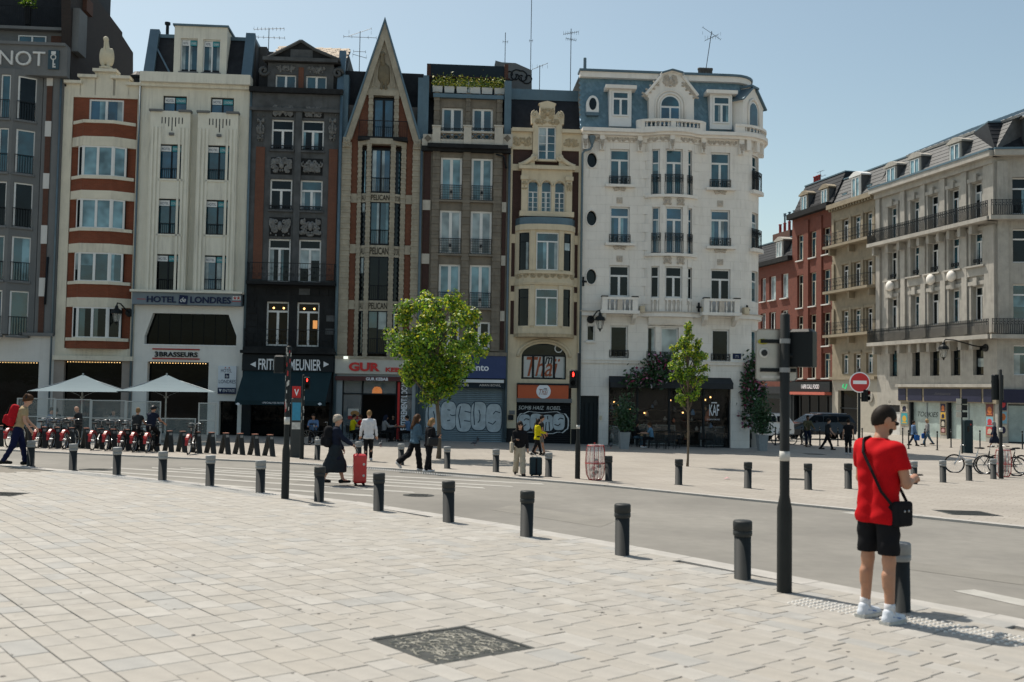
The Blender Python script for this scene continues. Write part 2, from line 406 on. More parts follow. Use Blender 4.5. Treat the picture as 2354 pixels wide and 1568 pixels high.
def flip(pts):
 a = [Vector((q.x,q.y)) for q in (gp('d',*p) for p in pts)]
 s_ = sum(p.x*q.y-q.x*p.y for p,q in zip(a,a[1:]+a[:1]))
 return pts if s_>0 else pts[::-1]
for (xr,yr,sl_,th) in ((1925,712,.062,9),(1700,730,.070,9),(1490,740,.078,10),(1190,748,.084,11),(975,772,.088,12),(670,796,.090,13)):
 X,Y = pxy('O',xr,yr); t = th/3.2
 xl = max(-40,X-760)
 yl = Y-sl_*(X-xl)*.62-(X-xl)*.012
 tl = t*.62
 stripe(flip([(X,Y),(X+7,Y+t),(xl,yl+tl),(xl,yl)]),cross)
stripe(flip([pxy('O',2030,0) and (2190,1358),(2240,1355),(2420,1392),(2400,1404)]),cross)
stripe(flip([(1935,1178),(1960,1176),(2010,1184),(1990,1188)]),cross)
def studs(line,n_rows,gap,parent,m,h=TOPZ):
 mb = MB()
 for r in range(n_rows):
  for c,d in along(line,gap):
   n = Vector((d.y,-d.x)); q = c+n*(r*gap)
   z = gz(q.x,q.y)+h
   R = .021
   mb.add([(q.x+R*math.cos(k*math.pi/3),q.y+R*math.sin(k*math.pi/3),z-.002) for k in range(6)]+[(q.x+R*.6*math.cos(k*math.pi/3),q.y+R*.6*math.sin(k*math.pi/3),z+.009) for k in range(6)],[tuple(range(6,12))]+[(k,(k+1)%6,6+(k+1)%6,6+k) for k in range(6)])
 o = mb.build('tactile_studs',m,parent); o['kind'] = 'stuff'
M_stud = mat('stud_white',(.56,.55,.52),.6,.1)
g2 = lambda x,y:tuple(gp('d',x,y).xy)
studs([g2(160,1087),g2(373,1109),g2(482,1122),g2(645,1143)],6,.09,bed,M_stud,.042)
studs([g2(1850,1385),g2(2110,1430),g2(2400,1487)],6,.075,bed,M_stud,.042)
studs([g2(700,1066),g2(900,1083),g2(1110,1101)],5,.09,pav,M_stud)
gr = thing('manhole_cover','square dark iron cover with raised leafy swirls set in the foreground paving','manhole cover',(grate_c.x,grate_c.y,gz(*grate_c.xy)+.012))
M_iron = mat('cast_iron',(.055,.058,.055),.62,.3,9,.004); M_ironhi = mat('worn_iron',(.33,.31,.255),.5,.25,12)
gr.rotation_euler = (TILT@RZ).to_euler()
hs = .425
MB().box(-hs,hs,-hs,hs,0,.020).build('cover_plate',M_iron,gr)
mb = MB()
for a,b,c,d in ((-hs-.03,hs+.03,-hs-.03,-hs-.006),(-hs-.03,hs+.03,hs+.006,hs+.03),(-hs-.03,-hs-.006,-hs-.006,hs+.006),(hs+.006,hs+.03,-hs-.006,hs+.006)):mb.box(a,b,c,d,0,.024)
mb.build('cover_frame',M_iron,gr)
mb = MB(); rg = random.Random(4)
def arc_tube(mb,cx,cy,r,a0,a1,rad,z):
 mb.tube([(cx+r*math.cos(a0+(a1-a0)*i/8),cy+r*math.sin(a0+(a1-a0)*i/8),z) for i in range(9)],[rad*(1-.5*abs(i-4)/4) for i in range(9)],5)
for k in range(210):
 x,y = rg.uniform(-hs+.05,hs-.05),rg.uniform(-hs+.05,hs-.05); r = rg.choice((.015,.02,.03,.045,.07)); a = rg.uniform(0,6.28)
 if max(abs(x),abs(y))+r>hs-.01:continue
 arc_tube(mb,x,y,r,a,a+rg.uniform(1.5,4.5),rg.uniform(.003,.007),.0225)
for k in range(60):
 x,y = rg.uniform(-hs+.08,hs-.08),rg.uniform(-hs+.08,hs-.08); a = rg.choice((0,1.57,.8)); L = rg.uniform(.015,.045)
 mb.tube([(x-L*math.cos(a),y-L*math.sin(a),.0225),(x+L*math.cos(a),y+L*math.sin(a),.0225)],.005,5)
o = mb.build('relief',M_ironhi,gr); o['kind'] = 'stuff'
def round_cover(L,x,y,r,lab,name='manhole_cover',col=None,square=False):
 p = gp(L,x,y); p.z = gz(p.x,p.y)
 onroad = not inside((p.x,p.y),plaza_poly) and edge_dist((p.x,p.y),far_xy)>0 and inside((p.x,p.y),[tuple(q) for q in near_xy]+[(9,-8),(22,-8)]+far_xy[::-1])
 t = thing(name,lab,'manhole cover',(p.x,p.y,p.z+(.002 if onroad else TOPZ-.002)))
 t.rotation_euler = TILT.to_euler()
 if square:
  MB().box(-r,r,-r,r,0,.006).build('cover_plate',M_iron,t)
  mb = MB()
  for i in range(7):mb.box(-r*.85,r*.85,-r*.85+i*r*.27,-r*.85+i*r*.27+.03,.006,.012)
  mb.build('ribs',M_iron,t)
 else:
  MB().lathe([(r,0),(r,.006),(r*.86,.006),(r*.86,.003),(r*.84,.003),(r*.84,.007)],n=24).build('cover_plate',M_iron,t)
  mb = MB()
  for i in range(-2,3):mb.box(-r*.6,r*.6,i*r*.25-.02,i*r*.25+.02,.007,.011)
  mb.build('ribs',M_iron,t)
round_cover('N',945,815,.42,'round iron cover in the asphalt beside the crossing')
round_cover('d',962,1139,.33,'small round iron cover on the striped crossing')
round_cover('d',2222,1184,.5,'square dark drain grate on the right-hand paving','drain_grate',square=True)
round_cover('d',1830,1105,.45,'pale round cover in the sunlit paving right of the slim tree')
round_cover('d',1872,1046,.5,'square cover in the shaded paving left of the dark van',square=True)
round_cover('d',5,1141,.35,'dark square grate at the left edge of the square','drain_grate',square=True)
# ---------------------------------------------------------------- facade kit
_o = gp('d',1250,1021)
ROW = Frame(_o.x,_o.y,RAD(4.0))
SIDE = Frame(30.35,82.9,math.atan2(-.974,.228))
CHAM = None
class Bld:
 def __init__(s,name,label,fr,u0,u1,cat='building',group=None,w0=0.0):
  s.fr = fr; s.u0 = u0; s.W = u1-u0
  p = fr.P(u0,w0); q = fr.P(u1,w0); s.z0 = min(gz(p.x,p.y),gz(q.x,q.y))-.02; s.w0 = w0
  s.o = thing(name,label,cat,(p.x,p.y,s.z0),fr.a,group)
  s.mapf = None
 def p(s,L,x,y,w=0.0):
  u,z = s.fr.uz(L,x,y,w+s.w0); return u-s.u0,z-s.z0
 def r(s,L,x0,y0,x1,y1,w=0.0):
  xm,ym = (x0+x1)/2,(y0+y1)/2
  return s.p(L,x0,ym,w)[0],s.p(L,x1,ym,w)[0],s.p(L,xm,y1,w)[1],s.p(L,xm,y0,w)[1]
 def v(s,L,x,y,w=0.0):return s.p(L,x,y,w)[1]
 def u(s,L,x,y,w=0.0):return s.p(L,x,y,w)[0]
 def mb(s):return MB(s.mapf)
 def box(s,name,R,w0,w1,m,n=1,parent=None):
  return s.mb().fb(*R,w0,w1,n).build(name,m,parent or s.o)
 def wall(s,R,ops,m,w=0.0,dep=.3,name='wall',brk=(),parent=None):
  u0,u1,v0,v1 = R
  us = sorted(set([u0,u1]+[x for o in ops for x in o[:2] if u0<x<u1]+[b for b in brk if u0<b<u1]))
  vs = sorted(set([v0,v1]+[x for o in ops for x in o[2:4] if v0<x<v1]))
  us = [a for i,a in enumerate(us) if i==0 or a-us[i-1]>1e-4]; vs = [a for i,a in enumerate(vs) if i==0 or a-vs[i-1]>1e-4]
  hole = lambda a,b:any(o[0]<a<o[1] and o[2]<b<o[3] for o in ops)
  g = [[hole((us[i]+us[i+1])/2,(vs[j]+vs[j+1])/2) for j in range(len(vs)-1)] for i in range(len(us)-1)]
  G = lambda i,j:True if i<0 or j<0 or i>=len(us)-1 or j>=len(vs)-1 else g[i][j]
  mb = s.mb()
  for i in range(len(us)-1):
   for j in range(len(vs)-1):
    if g[i][j]:continue
    a,b,c,d = us[i],us[i+1],vs[j],vs[j+1]; y = -w; k = -w+dep
    mb.add([(a,y,c),(b,y,c),(b,y,d),(a,y,d)],[(0,1,2,3)])
    if G(i-1,j):mb.add([(a,k,c),(a,y,c),(a,y,d),(a,k,d)],[(0,1,2,3)])
    if G(i+1,j):mb.add([(b,y,c),(b,k,c),(b,k,d),(b,y,d)],[(0,1,2,3)])
    if G(i,j-1):mb.add([(a,k,c),(b,k,c),(b,y,c),(a,y,c)],[(0,1,2,3)])
    if G(i,j+1):mb.add([(a,y,d),(b,y,d),(b,k,d),(a,k,d)],[(0,1,2,3)])
  return mb.build(name,m,parent or s.o)
 def core(s,v1,dep=9.0,w=-.32,u0=None,u1=None,m=None,v0=-.3):
  MB().fb(u0 if u0 is not None else.02,u1 if u1 is not None else s.W-.02,v0,v1,w-dep,w).build('house_body',m or M_core,s.o)
 def text(s,t,R,w,m,parent=None,name='lettering',**k):
  return letter_mb(t,*R,w,mb=s.mb(),**k).build(name,m,parent or s.o)
M_core = mat('party_wall',(.10,.095,.09),.9,.2,1.0)
G_teal = glass('glass_teal',(.010,.050,.068),1.75); G_dark = glass('glass_dark',(.003,.006,.008),1.36)
G_blue = glass('glass_blue',(.010,.060,.105),1.8); G_cur = glass('glass_curtain',(.15,.26,.30),1.5)
G_curw = glass('glass_net_curtain',(.26,.31,.32),1.5); G_warm = glass('glass_warm_room',(.012,.007,.004),1.25)
G_shop = glass('glass_shop',(.002,.0028,.003),1.22)
W_white = mat('white_frame',(.72,.72,.70),.5,.05,3); W_black = mat('dark_frame',(.012,.016,.02),.5,.1,3)
M_rail = mat('black_iron',(.012,.015,.018),.5,.15,4); M_zinc = mat('zinc_sheet',(.10,.16,.20),.5,.16,1.1,0,.25,.35)
M_pipe = mat('drain_pipe',(.12,.17,.20),.5,.15,2,0,0,.3); M_slate = mat('slate_dark',(.022,.024,.028),.65,.3,2.5,.006)
def pane_mat(kind,rnd):
 if kind == 'mix':return rnd.choice((G_teal,G_teal,G_blue,G_dark))
 return kind
def spiral(mb,cu,cv,r,w,sgn=1,a0=0.0,turns=1.5,rad=.014,n=14):
 pts = []
 for i in range(n+1):
  t = i/n; a = a0+sgn*t*turns*2*math.pi; q = r*(1-.85*t)
  pts.append((cu+q*math.cos(a),-w,cv+q*math.sin(a)))
 mb.tube(pts,rad,5)
def railing(B,R,w,m=None,style='bars',parent=None,name='railing',th=.018,n=1,side=0.0):
 u0,u1,v0,v1 = R; mb = B.mb(); h = v1-v0; L = u1-u0
 mb.fb(u0,u1,v1-.035,v1,w-.02,w+.02,n); mb.fb(u0,u1,v0,v0+.03,w-.015,w+.015,n)
 def bar(u,a,b,t=th):mb.fb(u-t/2,u+t/2,a,b,w-t/2,w+t/2)
 if style == 'bars':
  k = max(2,round(L/.11))
  for i in range(k+1):bar(u0+th/2+(L-th)*i/k,v0+.03,v1-.035)
 elif style == 'grid':
  k = max(4,round(L/.10))
  for i in range(k+1):bar(u0+th/2+(L-th)*i/k,v0+.03,v1-.035)
  for i in range(1,6):mb.fb(u0,u1,v0+h*i/6-.009,v0+h*i/6+.009,w-.007,w+.007)
  mb.fb(u0+L/2-.06,u0+L/2+.06,v0+h*.42,v0+h*.62,w-.02,w+.02)
 elif style == 'deco':
  mb.fb(u0,u1,v0+h*.62,v0+h*.62+.022,w-.012,w+.012,n)
  k = max(3,round(L/.12))
  for i in range(k+1):bar(u0+th/2+(L-th)*i/k,v0+.03,v0+h*.62)
  k = max(2,round(L/.24))
  for i in range(k):
   c = u0+L*(i+.5)/k; a = .5*L/k*.72; vm = v0+h*.80; q = h*.12
   mb.fb(c-a,c+a,vm+q-.014,vm+q+.010,w-.012,w+.012); mb.fb(c-a,c+a,vm-q-.010,vm-q+.014,w-.012,w+.012)
   mb.fb(c-a,c-a+.022,vm-q,vm+q,w-.011,w+.011); mb.fb(c+a-.022,c+a,vm-q,vm+q,w-.011,w+.011)
   mb.fb(c-a*.35,c+a*.35,vm-q*.4,vm+q*.4,w-.012,w+.016)
   bar(c-L/k/2+th,v0+h*.62,v1)
  bar(u1-th/2,v0,v1)
 elif style == 'low':
  k = max(2,round(L/.26))
  for i in range(k):
   c = u0+L*(i+.5)/k; a = .5*L/k*.78; vm = v0+h*.5; q = h*.3
   for s_ in (-1,1):
    mb.fb(c-a,c+a,vm+s_*q-.012,vm+s_*q+.012,w-.012,w+.012); mb.fb(c+s_*a-.012,c+s_*a+.012,vm-q,vm+q,w-.011,w+.011)
   mb.fb(c-a*.3,c+a*.3,vm-q*.3,vm+q*.3,w-.012,w+.016)
   bar(c-L/k/2+th/2,v0,v1);
  bar(u1-th/2,v0,v1)
 elif style == 'scroll':
  k = max(2,round(L/.5))
  for i in range(k):
   c = u0+L*(i+.5)/k; q = L/k*.22
   spiral(mb,c-q,v0+h*.34,q*.95,w,1,0,1.6,.012); spiral(mb,c+q,v0+h*.34,q*.95,w,-1,math.pi,1.6,.012)
   spiral(mb,c,v0+h*.68,q*.7,w,1,-1.5,1.4,.011)
  k2 = max(2,round(L/.13))
  for i in range(k2+1):bar(u0+th/2+(L-th)*i/k2,v0+h*(.52 if i%2 else.03),v1-.035,.012)
 if side:
  for u in (u0,u1):
   mb.box(u-.015,u+.015,-w,-w+side,v1-.035,v1); mb.box(u-.012,u+.012,-w,-w+side,v0,v0+.025)
   for i in range(1,int(side/.12)+1):mb.box(u-.007,u+.007,-w+i*.12-.007,-w+i*.12+.007,v0,v1)
 return mb.build(name,m or M_rail,parent or B.o)
RW = random.Random(3)
def window(B,R,w=-.17,cols=2,transom=0.0,fr=.065,m=None,g='mix',sill=0.0,sill_m=None,rail=None,rail_h=.9,rail_w=.02,bars=(0,0),d=.07,bottom=0.0,label=None,n=1,door=0.0,sill_v=None):
 u0,u1,v0,v1 = R; m = m or W_white; mb = B.mb(); f = fr
 mb.fb(u0,u0+f,v0,v1,w,w+d); mb.fb(u1-f,u1,v0,v1,w,w+d)
 mb.fb(u0+f,u1-f,v1-f,v1,w,w+d,n); mb.fb(u0+f,u1-f,v0,v0+f,w,w+d,n)
 vt = v1-f if not transom else v1-(v1-v0)*transom
 if transom:mb.fb(u0+f,u1-f,vt-f*.6,vt+f*.6,w,w+d-.004,n)
 cells = []
 W = (u1-u0-2*f); top = vt-f*.6 if transom else vt
 vb = v0+f
 if door:mb.fb(u0+f,u1-f,v0+f,v0+f+door,w,w+d-.012,n); vb = v0+f+door
 for i in range(cols):
  a = u0+f+W*i/cols; b = u0+f+W*(i+1)/cols
  if i:mb.fb(a-f*.75,a+f*.75,v0+f,top,w,w+d+.006)
  cells.append((a+(f*.75 if i else 0),b-(f*.75 if i<cols-1 else 0),vb,top))
 if transom:cells.append((u0+f,u1-f,vt+f*.6,v1-f))
 gu,gv = bars
 for (a,b,c,e) in cells[:cols]:
  for i in range(1,gu+1):mb.fb(a+(b-a)*i/(gu+1)-.014,a+(b-a)*i/(gu+1)+.014,c,e,w+.005,w+d-.01)
  for i in range(1,gv+1):mb.fb(a,b,c+(e-c)*i/(gv+1)-.014,c+(e-c)*i/(gv+1)+.014,w+.005,w+d-.012)
 o = mb.build('window',m,B.o)
 if label:o['label'] = label
 for (a,b,c,e) in cells:
  B.mb().fb(a-.01,b+.01,c-.01,e+.01,w+.012,w+.03,n).build('pane',pane_mat(g,RW),o)
 if g not in (G_cur,G_curw,G_shop,G_warm) and cols and RW.random()<.42 and v1-v0>1.2 and hasattr(g,'name') or g == 'mix' and RW.random()<.4:
  k_ = RW.choice((0,1,2))
  for (a,b,c,e) in cells[:cols]:
   if k_ == 0:q = (a,b,e-(e-c)*RW.uniform(.2,.6),e)
   elif k_ == 1:q = (a,a+(b-a)*RW.uniform(.25,.5),c,e)
   else:q = (b-(b-a)*RW.uniform(.25,.5),b,c,e)
   B.mb().fb(q[0],q[1],q[2],q[3],w+.03,w+.032,n).build('curtain',RW.choice((G_cur,G_curw,G_curw,G_teal)),o)
 if sill:
  B.mb().fb(u0-.07,u1+.07,(sill_v or v0)-.10,(sill_v or v0)+.002,w+d*.5,sill,n).build('sill',sill_m or W_white,o)
 if rail:railing(B,(u0+.01,u1-.01,v0+.03,v0+rail_h),rail_w,None,rail,o,n=n)
 return o
def carving(B,R,w,m,seed=0,parent=None,name='carving',rad=.022,dens=1.0,boss=True):
 u0,u1,v0,v1 = R; rd = random.Random(seed); mb = B.mb(); cu = (u0+u1)/2; hw = (u1-u0)/2; h = v1-v0
 for k in range(int(7*dens)):
  x = rd.uniform(.12,.85)*hw; y = v0+h*rd.uniform(.15,.85); r = min(h*.28,hw*.3)*rd.uniform(.5,1); a = rd.uniform(0,6.3); t = rd.uniform(.9,1.6); sg = rd.choice((-1,1))
  x = min(x,hw-r); y = min(max(y,v0+r),v1-r)
  spiral(mb,cu+x,y,r,w,sg,a,t,rad,10); spiral(mb,cu-x,y,r,w,-sg,math.pi-a,t,rad,10)
 for k in range(int(6*dens)):
  x = rd.uniform(.1,.9)*(hw-.04); y = v0+.05+(h-.1)*rd.random(); q = rd.uniform(.03,.06)
  for s_ in (-1,1):mb.ball((cu+s_*x,-w,y),(q,rad*1.6,q*1.3),6,4)
 if boss:mb.ball((cu,-w,v0+h*.55),(hw*.24,rad*3,h*.24),10,6)
 return mb.build(name,m,parent or B.o,True)
BALM = {}
def balusters(B,u0,u1,v0,v1,w,m,parent,step=.2,mapf=None):
 k = max(1,int((u1-u0)/step)); h = v1-v0
 key = (m.name,round(h,2))
 if key not in BALM:
  pr = [(.05,0),(.05,.06*h),(.032,.1*h),(.058,.3*h),(.062,.42*h),(.03,.7*h),(.028,.82*h),(.05,.9*h),(.05,h)]
  o = MB().lathe(pr,n=8).build('baluster',m,parent,True); BALM[key] = o.data; first = o
 else:first = None
 for i in range(k):
  u = u0+(u1-u0)*(i+.5)/k; p = (u,-w,v0)
  if mapf:p = mapf(p)
  o = first if (first and i==0) else link(bpy.data.objects.new('baluster',BALM[key]),parent)
  o.location = p
def canted(pts):
 us = [p[0] for p in pts]; ds = [p[1] for p in pts]
 return lambda v:(v[0],v[1]-float(np.interp(v[0],us,ds)),v[2])
def pipe(B,pts,r=.055,m=None,name='drain_pipe'):
 mb = MB().tube([(u,-w,v) for u,v,w in pts],r,8)
 return mb.build(name,m or M_pipe,B.o,True)
def lights_string(B,u0,u1,v,w):
 mb = MB(); k = int((u1-u0)/.14)
 for i in range(k):mb.ball((u0+(u1-u0)*(i+.5)/k,-w,v),.022,6,4)
 o = mb.build('light_string',emit('warm_bulbs',(1,.62,.25),2.2),B.o); o['kind'] = 'stuff'
# ---------------------------------------------------------------- smooth solids from distance fields
def surfnet(f,lo,hi,h):
 lo = np.array(lo,float); hi = np.array(hi,float); n = np.maximum(np.ceil((hi-lo)/h).astype(int)+1,3)
 ax = [lo[i]+h*np.arange(n[i]) for i in range(3)]
 X,Y,Z = np.meshgrid(*ax,indexing='ij'); D = f(X.astype(np.float32),Y.astype(np.float32),Z.astype(np.float32))
 ins = D<0
 a = ins[:-1,:-1,:-1].astype(np.int8); cnt = np.zeros_like(a)
 for dx in (0,1):
  for dy in (0,1):
   for dz in (0,1):cnt += ins[dx:n[0]-1+dx,dy:n[1]-1+dy,dz:n[2]-1+dz]
 act = (cnt>0)&(cnt<8); idx = -np.ones(act.shape,int); I = np.argwhere(act); idx[act] = np.arange(len(I))
 acc = np.zeros((len(I),3)); num = np.zeros(len(I))
 cs = [(0,0,0),(1,0,0),(0,1,0),(1,1,0),(0,0,1),(1,0,1),(0,1,1),(1,1,1)]
 ed = [(0,1),(2,3),(4,5),(6,7),(0,2),(1,3),(4,6),(5,7),(0,4),(1,5),(2,6),(3,7)]
 val = [D[I[:,0]+c[0],I[:,1]+c[1],I[:,2]+c[2]] for c in cs]
 for p,q in ed:
  s = (val[p]<0)!=(val[q]<0); t = np.where(s,val[p]/(val[p]-val[q]+1e-12),0)[:,None]
  pt = np.array(cs[p])+t*(np.array(cs[q])-np.array(cs[p])); acc += np.where(s[:,None],pt,0); num += s
 V = lo+h*(I+acc/num[:,None])
 Fs = []
 for axi in range(3):
  b,c = (axi+1)%3,(axi+2)%3
  sl0 = [slice(None)]*3; sl1 = [slice(None)]*3; sl0[axi] = slice(0,n[axi]-1); sl1[axi] = slice(1,n[axi])
  s0 = ins[tuple(sl0)]; s1 = ins[tuple(sl1)]; E = np.argwhere(s0!=s1)
  E = E[(E[:,b]>0)&(E[:,c]>0)&(E[:,b]<n[b]-1)&(E[:,c]<n[c]-1)]
  if not len(E):continue
  fl = s0[tuple(E.T)]
  def at(db,dc):
   q = E.copy(); q[:,b]-=db; q[:,c]-=dc; return idx[tuple(q.T)]
  Q = np.stack([at(1,1),at(0,1),at(0,0),at(1,0)],1); Q[~fl] = Q[~fl][:,::-1]; Fs.append(Q)
 return V,np.concatenate(Fs) if Fs else np.zeros((0,4),int)
def rcone(a,b,ra,rb):
 a = np.array(a,float); b = np.array(b,float); ab = b-a; L2 = float(ab@ab)+1e-9
 def f(X,Y,Z):
  t = np.clip(((X-a[0])*ab[0]+(Y-a[1])*ab[1]+(Z-a[2])*ab[2])/L2,0,1)
  return np.sqrt((X-a[0]-ab[0]*t)**2+(Y-a[1]-ab[1]*t)**2+(Z-a[2]-ab[2]*t)**2)-(ra+(rb-ra)*t)
 return f
def ellip(c,r,R=None):
 r = np.array(r,float); m = r.min()
 def f(X,Y,Z):
  x,y,z = X-c[0],Y-c[1],Z-c[2]
  if R is not None:x,y,z = R[0][0]*x+R[1][0]*y+R[2][0]*z,R[0][1]*x+R[1][1]*y+R[2][1]*z,R[0][2]*x+R[1][2]*y+R[2][2]*z
  k0 = np.sqrt((x/r[0])**2+(y/r[1])**2+(z/r[2])**2)
  k1 = np.sqrt((x/r[0]**2)**2+(y/r[1]**2)**2+(z/r[2]**2)**2)+1e-9
  return np.where(k0<1e-6,-m,k0*(k0-1)/k1)
 return f
def union(fs,k=.02):
 def f(X,Y,Z):
  d = None
  for g in fs:
   e = g(X,Y,Z)
   if d is None:d = e
   else:h = np.maximum(k-np.abs(d-e),0)/k; d = np.minimum(d,e)-h*h*k*.25
  return d
 return f
def cut(f,g):return lambda X,Y,Z:np.maximum(f(X,Y,Z),g(X,Y,Z))
def net_obj(f,lo,hi,h,name,m,parent=None,extra=None,smooth=True):
 V,Q = surfnet(f,lo,hi,h); mb = MB(); mb.v = [tuple(v) for v in V]; mb.f = [tuple(int(i) for i in q) for q in Q]; mb.m = [0]*len(mb.f)
 if extra:extra(mb)
 return mb.build(name,m,parent,smooth)
# ---------------------------------------------------------------- the row of houses
def U(L,x,y):return ROW.uz(L,x,y)[0]
ub = [U('d',-230,603),U('d',133,603),U('d',314.5,603),U('d',565,603),U('d',779.5,603),U('d',964.5,603),U('d',1170,603),U('d',1333,603),U('d',1735,603)]
GRP = 'tall houses in the row behind the square'
# ---- grey concrete house with the big letters
B = Bld('grey_building','grey concrete building with stacked bay windows and large pale letters NOT, far left',ROW,ub[0],ub[1],group=GRP)
M_conc = mat('grey_render',(.15,.155,.156),.85,.1,1.2,.004,.35); M_brk1 = brick('brown_brick',(.09,.033,.02),(.11,.04,.024),(.10,.07,.05))
M_wht = mat('white_render',(.62,.61,.58),.85,.05,1,.003,.2)
ue = B.u('A',272,900); vs0 = B.v('E',150,745); vs1 = B.v('A',200,478)
B.core(vs1+.2,8.0)
B.wall((ue,B.W,vs0,vs1),[],M_conc)
ua = [B.u('A',x,900) for x in (-330,-240,118,268)]
ops = []; wins = []
for top in (181.2,302.5,424,546.7,670.5):
 v1 = B.v('d',40,top); v0 = v1-(B.v('A',190,515)-B.v('A',190,800))
 for (a,b) in ((-205,-120),(-80,15),(42,106),(146,246)):
  a,b = B.u('A',a,660),B.u('A',b,660); ops.append((a,b,v0,v1)); wins.append((a,b,v0,v1))
B.mapf = canted([(ua[0],0),(ua[1],.75),(ua[2],.75),(ua[3],0)])
B.wall((0,ua[3],vs0,vs1),ops,M_conc,0.003,.16,brk=ua)
for R in wins:
 window(B,R,-.14,1,0,.07,W_white,'mix',.10,M_conc,'bars',(R[3]-R[2])*.43,.03)
B.mapf = None
bu0,bu1 = B.u('A',296,900),B.u('A',332,900)
MB().fb(bu0,bu1,vs0,B.v('A',310,540),-.05,.03).build('brick_strip',M_brk1,B.o)
for y in (512,843,1184):
 vv = B.v('A',310,y); B.box('stone_band',(bu0-.02,bu1+.02,vv-.42,vv+.42),0,.05,M_wht)
for y in (130,452):
 vv = B.v('E',250,y); B.box('stone_band',(bu0-.02,bu1+.02,vv-.5,vv+.5),0,.05,M_wht)
B.box('pilaster',(B.u('A',345,900),B.W-.02,vs0,vs1),0,.12,M_conc)
R = B.r('A',-700,285,440,480,.45); R = (0,R[1],R[2],R[3])
sg = B.box('sign_band',R,0,.5,M_conc)
B.box('coping',(0,R[1]-.1,R[3],R[3]+.16),-.2,.62,M_conc)
M_let = mat('pale_letters',(.62,.62,.60),.7,.05)
letter_mb('NOT',*B.r('A',-2,336,298,430,.5),.5,th=.1).build('lettering',M_let,sg)
kp = B.box('key_plaque',B.r('A',318,332,388,455,.5),.5,.58,mat('plaque_blue',(.02,.055,.075),.5,.1),parent=sg)
mb = MB(); a,b,c,d = B.r('A',318,332,388,455,.5); cu = (a+b)/2; h = d-c
mb.fb(cu-.12,cu+.12,d-h*.22,d-h*.06,.58,.61); mb.fb(cu-.03,cu+.03,c+h*.08,d-h*.45,.58,.61); mb.fb(cu,cu+.13,c+h*.08,c+h*.16,.58,.61); mb.fb(cu,cu+.11,c+h*.22,c+h*.29,.58,.61)
mb.tube([(cu+.13*math.cos(q*.524),-.6,d-h*.37+.13*math.sin(q*.524)) for q in range(13)],.03,5); mb.build('lettering',M_let,sg)
R2 = B.r('A',-700,170,458,285,-1.2); B.box('upper_storey',(0,R2[1],R[3]-.2,R2[3]),-2.5,-1.2,M_conc)
window(B,B.r('A',122,236,305,300,-1.2),-1.2,2,0,.06,W_white,G_teal)
B.box('brick_panel',B.r('A',335,238,445,300,-1.2),-1.2,-1.15,M_brk1)
sl_ = B.r('A',-700,163,462,182,-.9); B.box('terrace_slab',(0,sl_[1],sl_[2],sl_[3]),-2.4,-.8,M_conc)
rr_ = B.r('A',-700,25,460,163,-.9); railing(B,(0,rr_[1],rr_[2],rr_[3]),-.9,None,'bars',th=.02)
B.box('pillar',B.r('A',462,52,516,335,-.8),-2.0,-.8,M_conc)
B.box('roof_storey',(0,R2[1]+.2,R2[3]-.5,R2[3]+4.5),-7,-2.6,M_slate)
q = B.r('A',485,-30,560,60,-2); B.box('chimney',q,-3.2,-2.2,M_brk1)
PW = Frame(*ROW.P(ub[1],-.3),ROW.a+math.pi/2)
pts = [PW.uz('A',x,y) for x,y in ((462,600),(870,640),(870,345),(800,235),(800,212),(640,-2),(600,-60),(505,-120),(462,-120))]
M_gab = brick('black_brick',(.028,.02,.018),(.04,.026,.022),(.03,.025,.02))
o = MB().prism([(u,v) for u,v in pts],-.5,0).build('gable_wall',M_gab,B.o)
p = PW.P(0); o.matrix_basis = B.o.matrix_basis.inverted()@Matrix.Translation((p.x,p.y,0))@Matrix.Rotation(PW.a,4,'Z')
vg = B.v('E',150,775); gr_ = B.r('E',-700,902,230,1440)
B.wall((0,B.W,0,vs0),[(0.6,gr_[1],.05,gr_[3])],M_wht,.02)
B.box('ledge',(0,B.W-.02,vs0-.05,vs0+.12),0,.3,M_conc)
MB().fb(.6,gr_[1],0,gr_[3],-.26,-.22).build('shop_window',G_shop,B.o)
lights_string(B,gr_[1]-2.4,gr_[1]-.05,gr_[3]-.06,.0)
pipe(B,[(B.W-.12,vs1-.3,.17),(B.W-.12,.2,.17)]); pipe(B,[(B.u('E',295,400),B.v('E',295,270),.16),(B.u('E',288,400),B.v('E',290,560),.16)],.06,W_black,'vent_pipe')
# ---- narrow brick and cream house with the bird on its gable
B = Bld('brick_cream_building','narrow cream and red brick house with bay windows and a stone bird on top',ROW,ub[1],ub[2],group=GRP)
M_crm = mat('cream_render',(.68,.63,.51),.85,.08,1.2,.003,.42); M_brk2 = brick('red_brick',(.19,.046,.018),(.24,.058,.024),(.20,.09,.05),streak=.35)
fl,frr = B.u('A',466,1000),B.u('A',890,1000); vb0,vb1 = B.v('E',600,828),B.v('A',690,640)
vtop = B.v('A',690,575); vfl = B.v('E',580,888)
B.core(vtop-.1)
B.wall((0,B.W,vfl,vtop),[(fl,frr,vb0,vb1)],M_crm,0,.3)
tw = B.r('A',578,648,805,805)
wr = [tw]+[B.r(L,*r) for L,r in (('A',(520,967,835,1165)),('A',(507,1310,825,1503)),('E',(460,246,762,425)),('E',(446,577,746,768)))]
u_l = [B.u('A',522,1060),B.u('A',562,1060),B.u('A',757,1060),B.u('A',832,1060)]
B.wall((fl,frr,vb0,vb1),[tw]+[(u_l[0],u_l[3],r[2],r[3]) for r in wr[1:]],M_brk2,-.08,.24,'brick_wall')
window(B,tw,-.2,2,0,.09,W_white,G_blue)
kn = [fl+.02,u_l[1],u_l[2],frr-.02]
B.mapf = canted([(kn[0],-.06),(kn[1],.5),(kn[2],.5),(kn[3],-.06)])
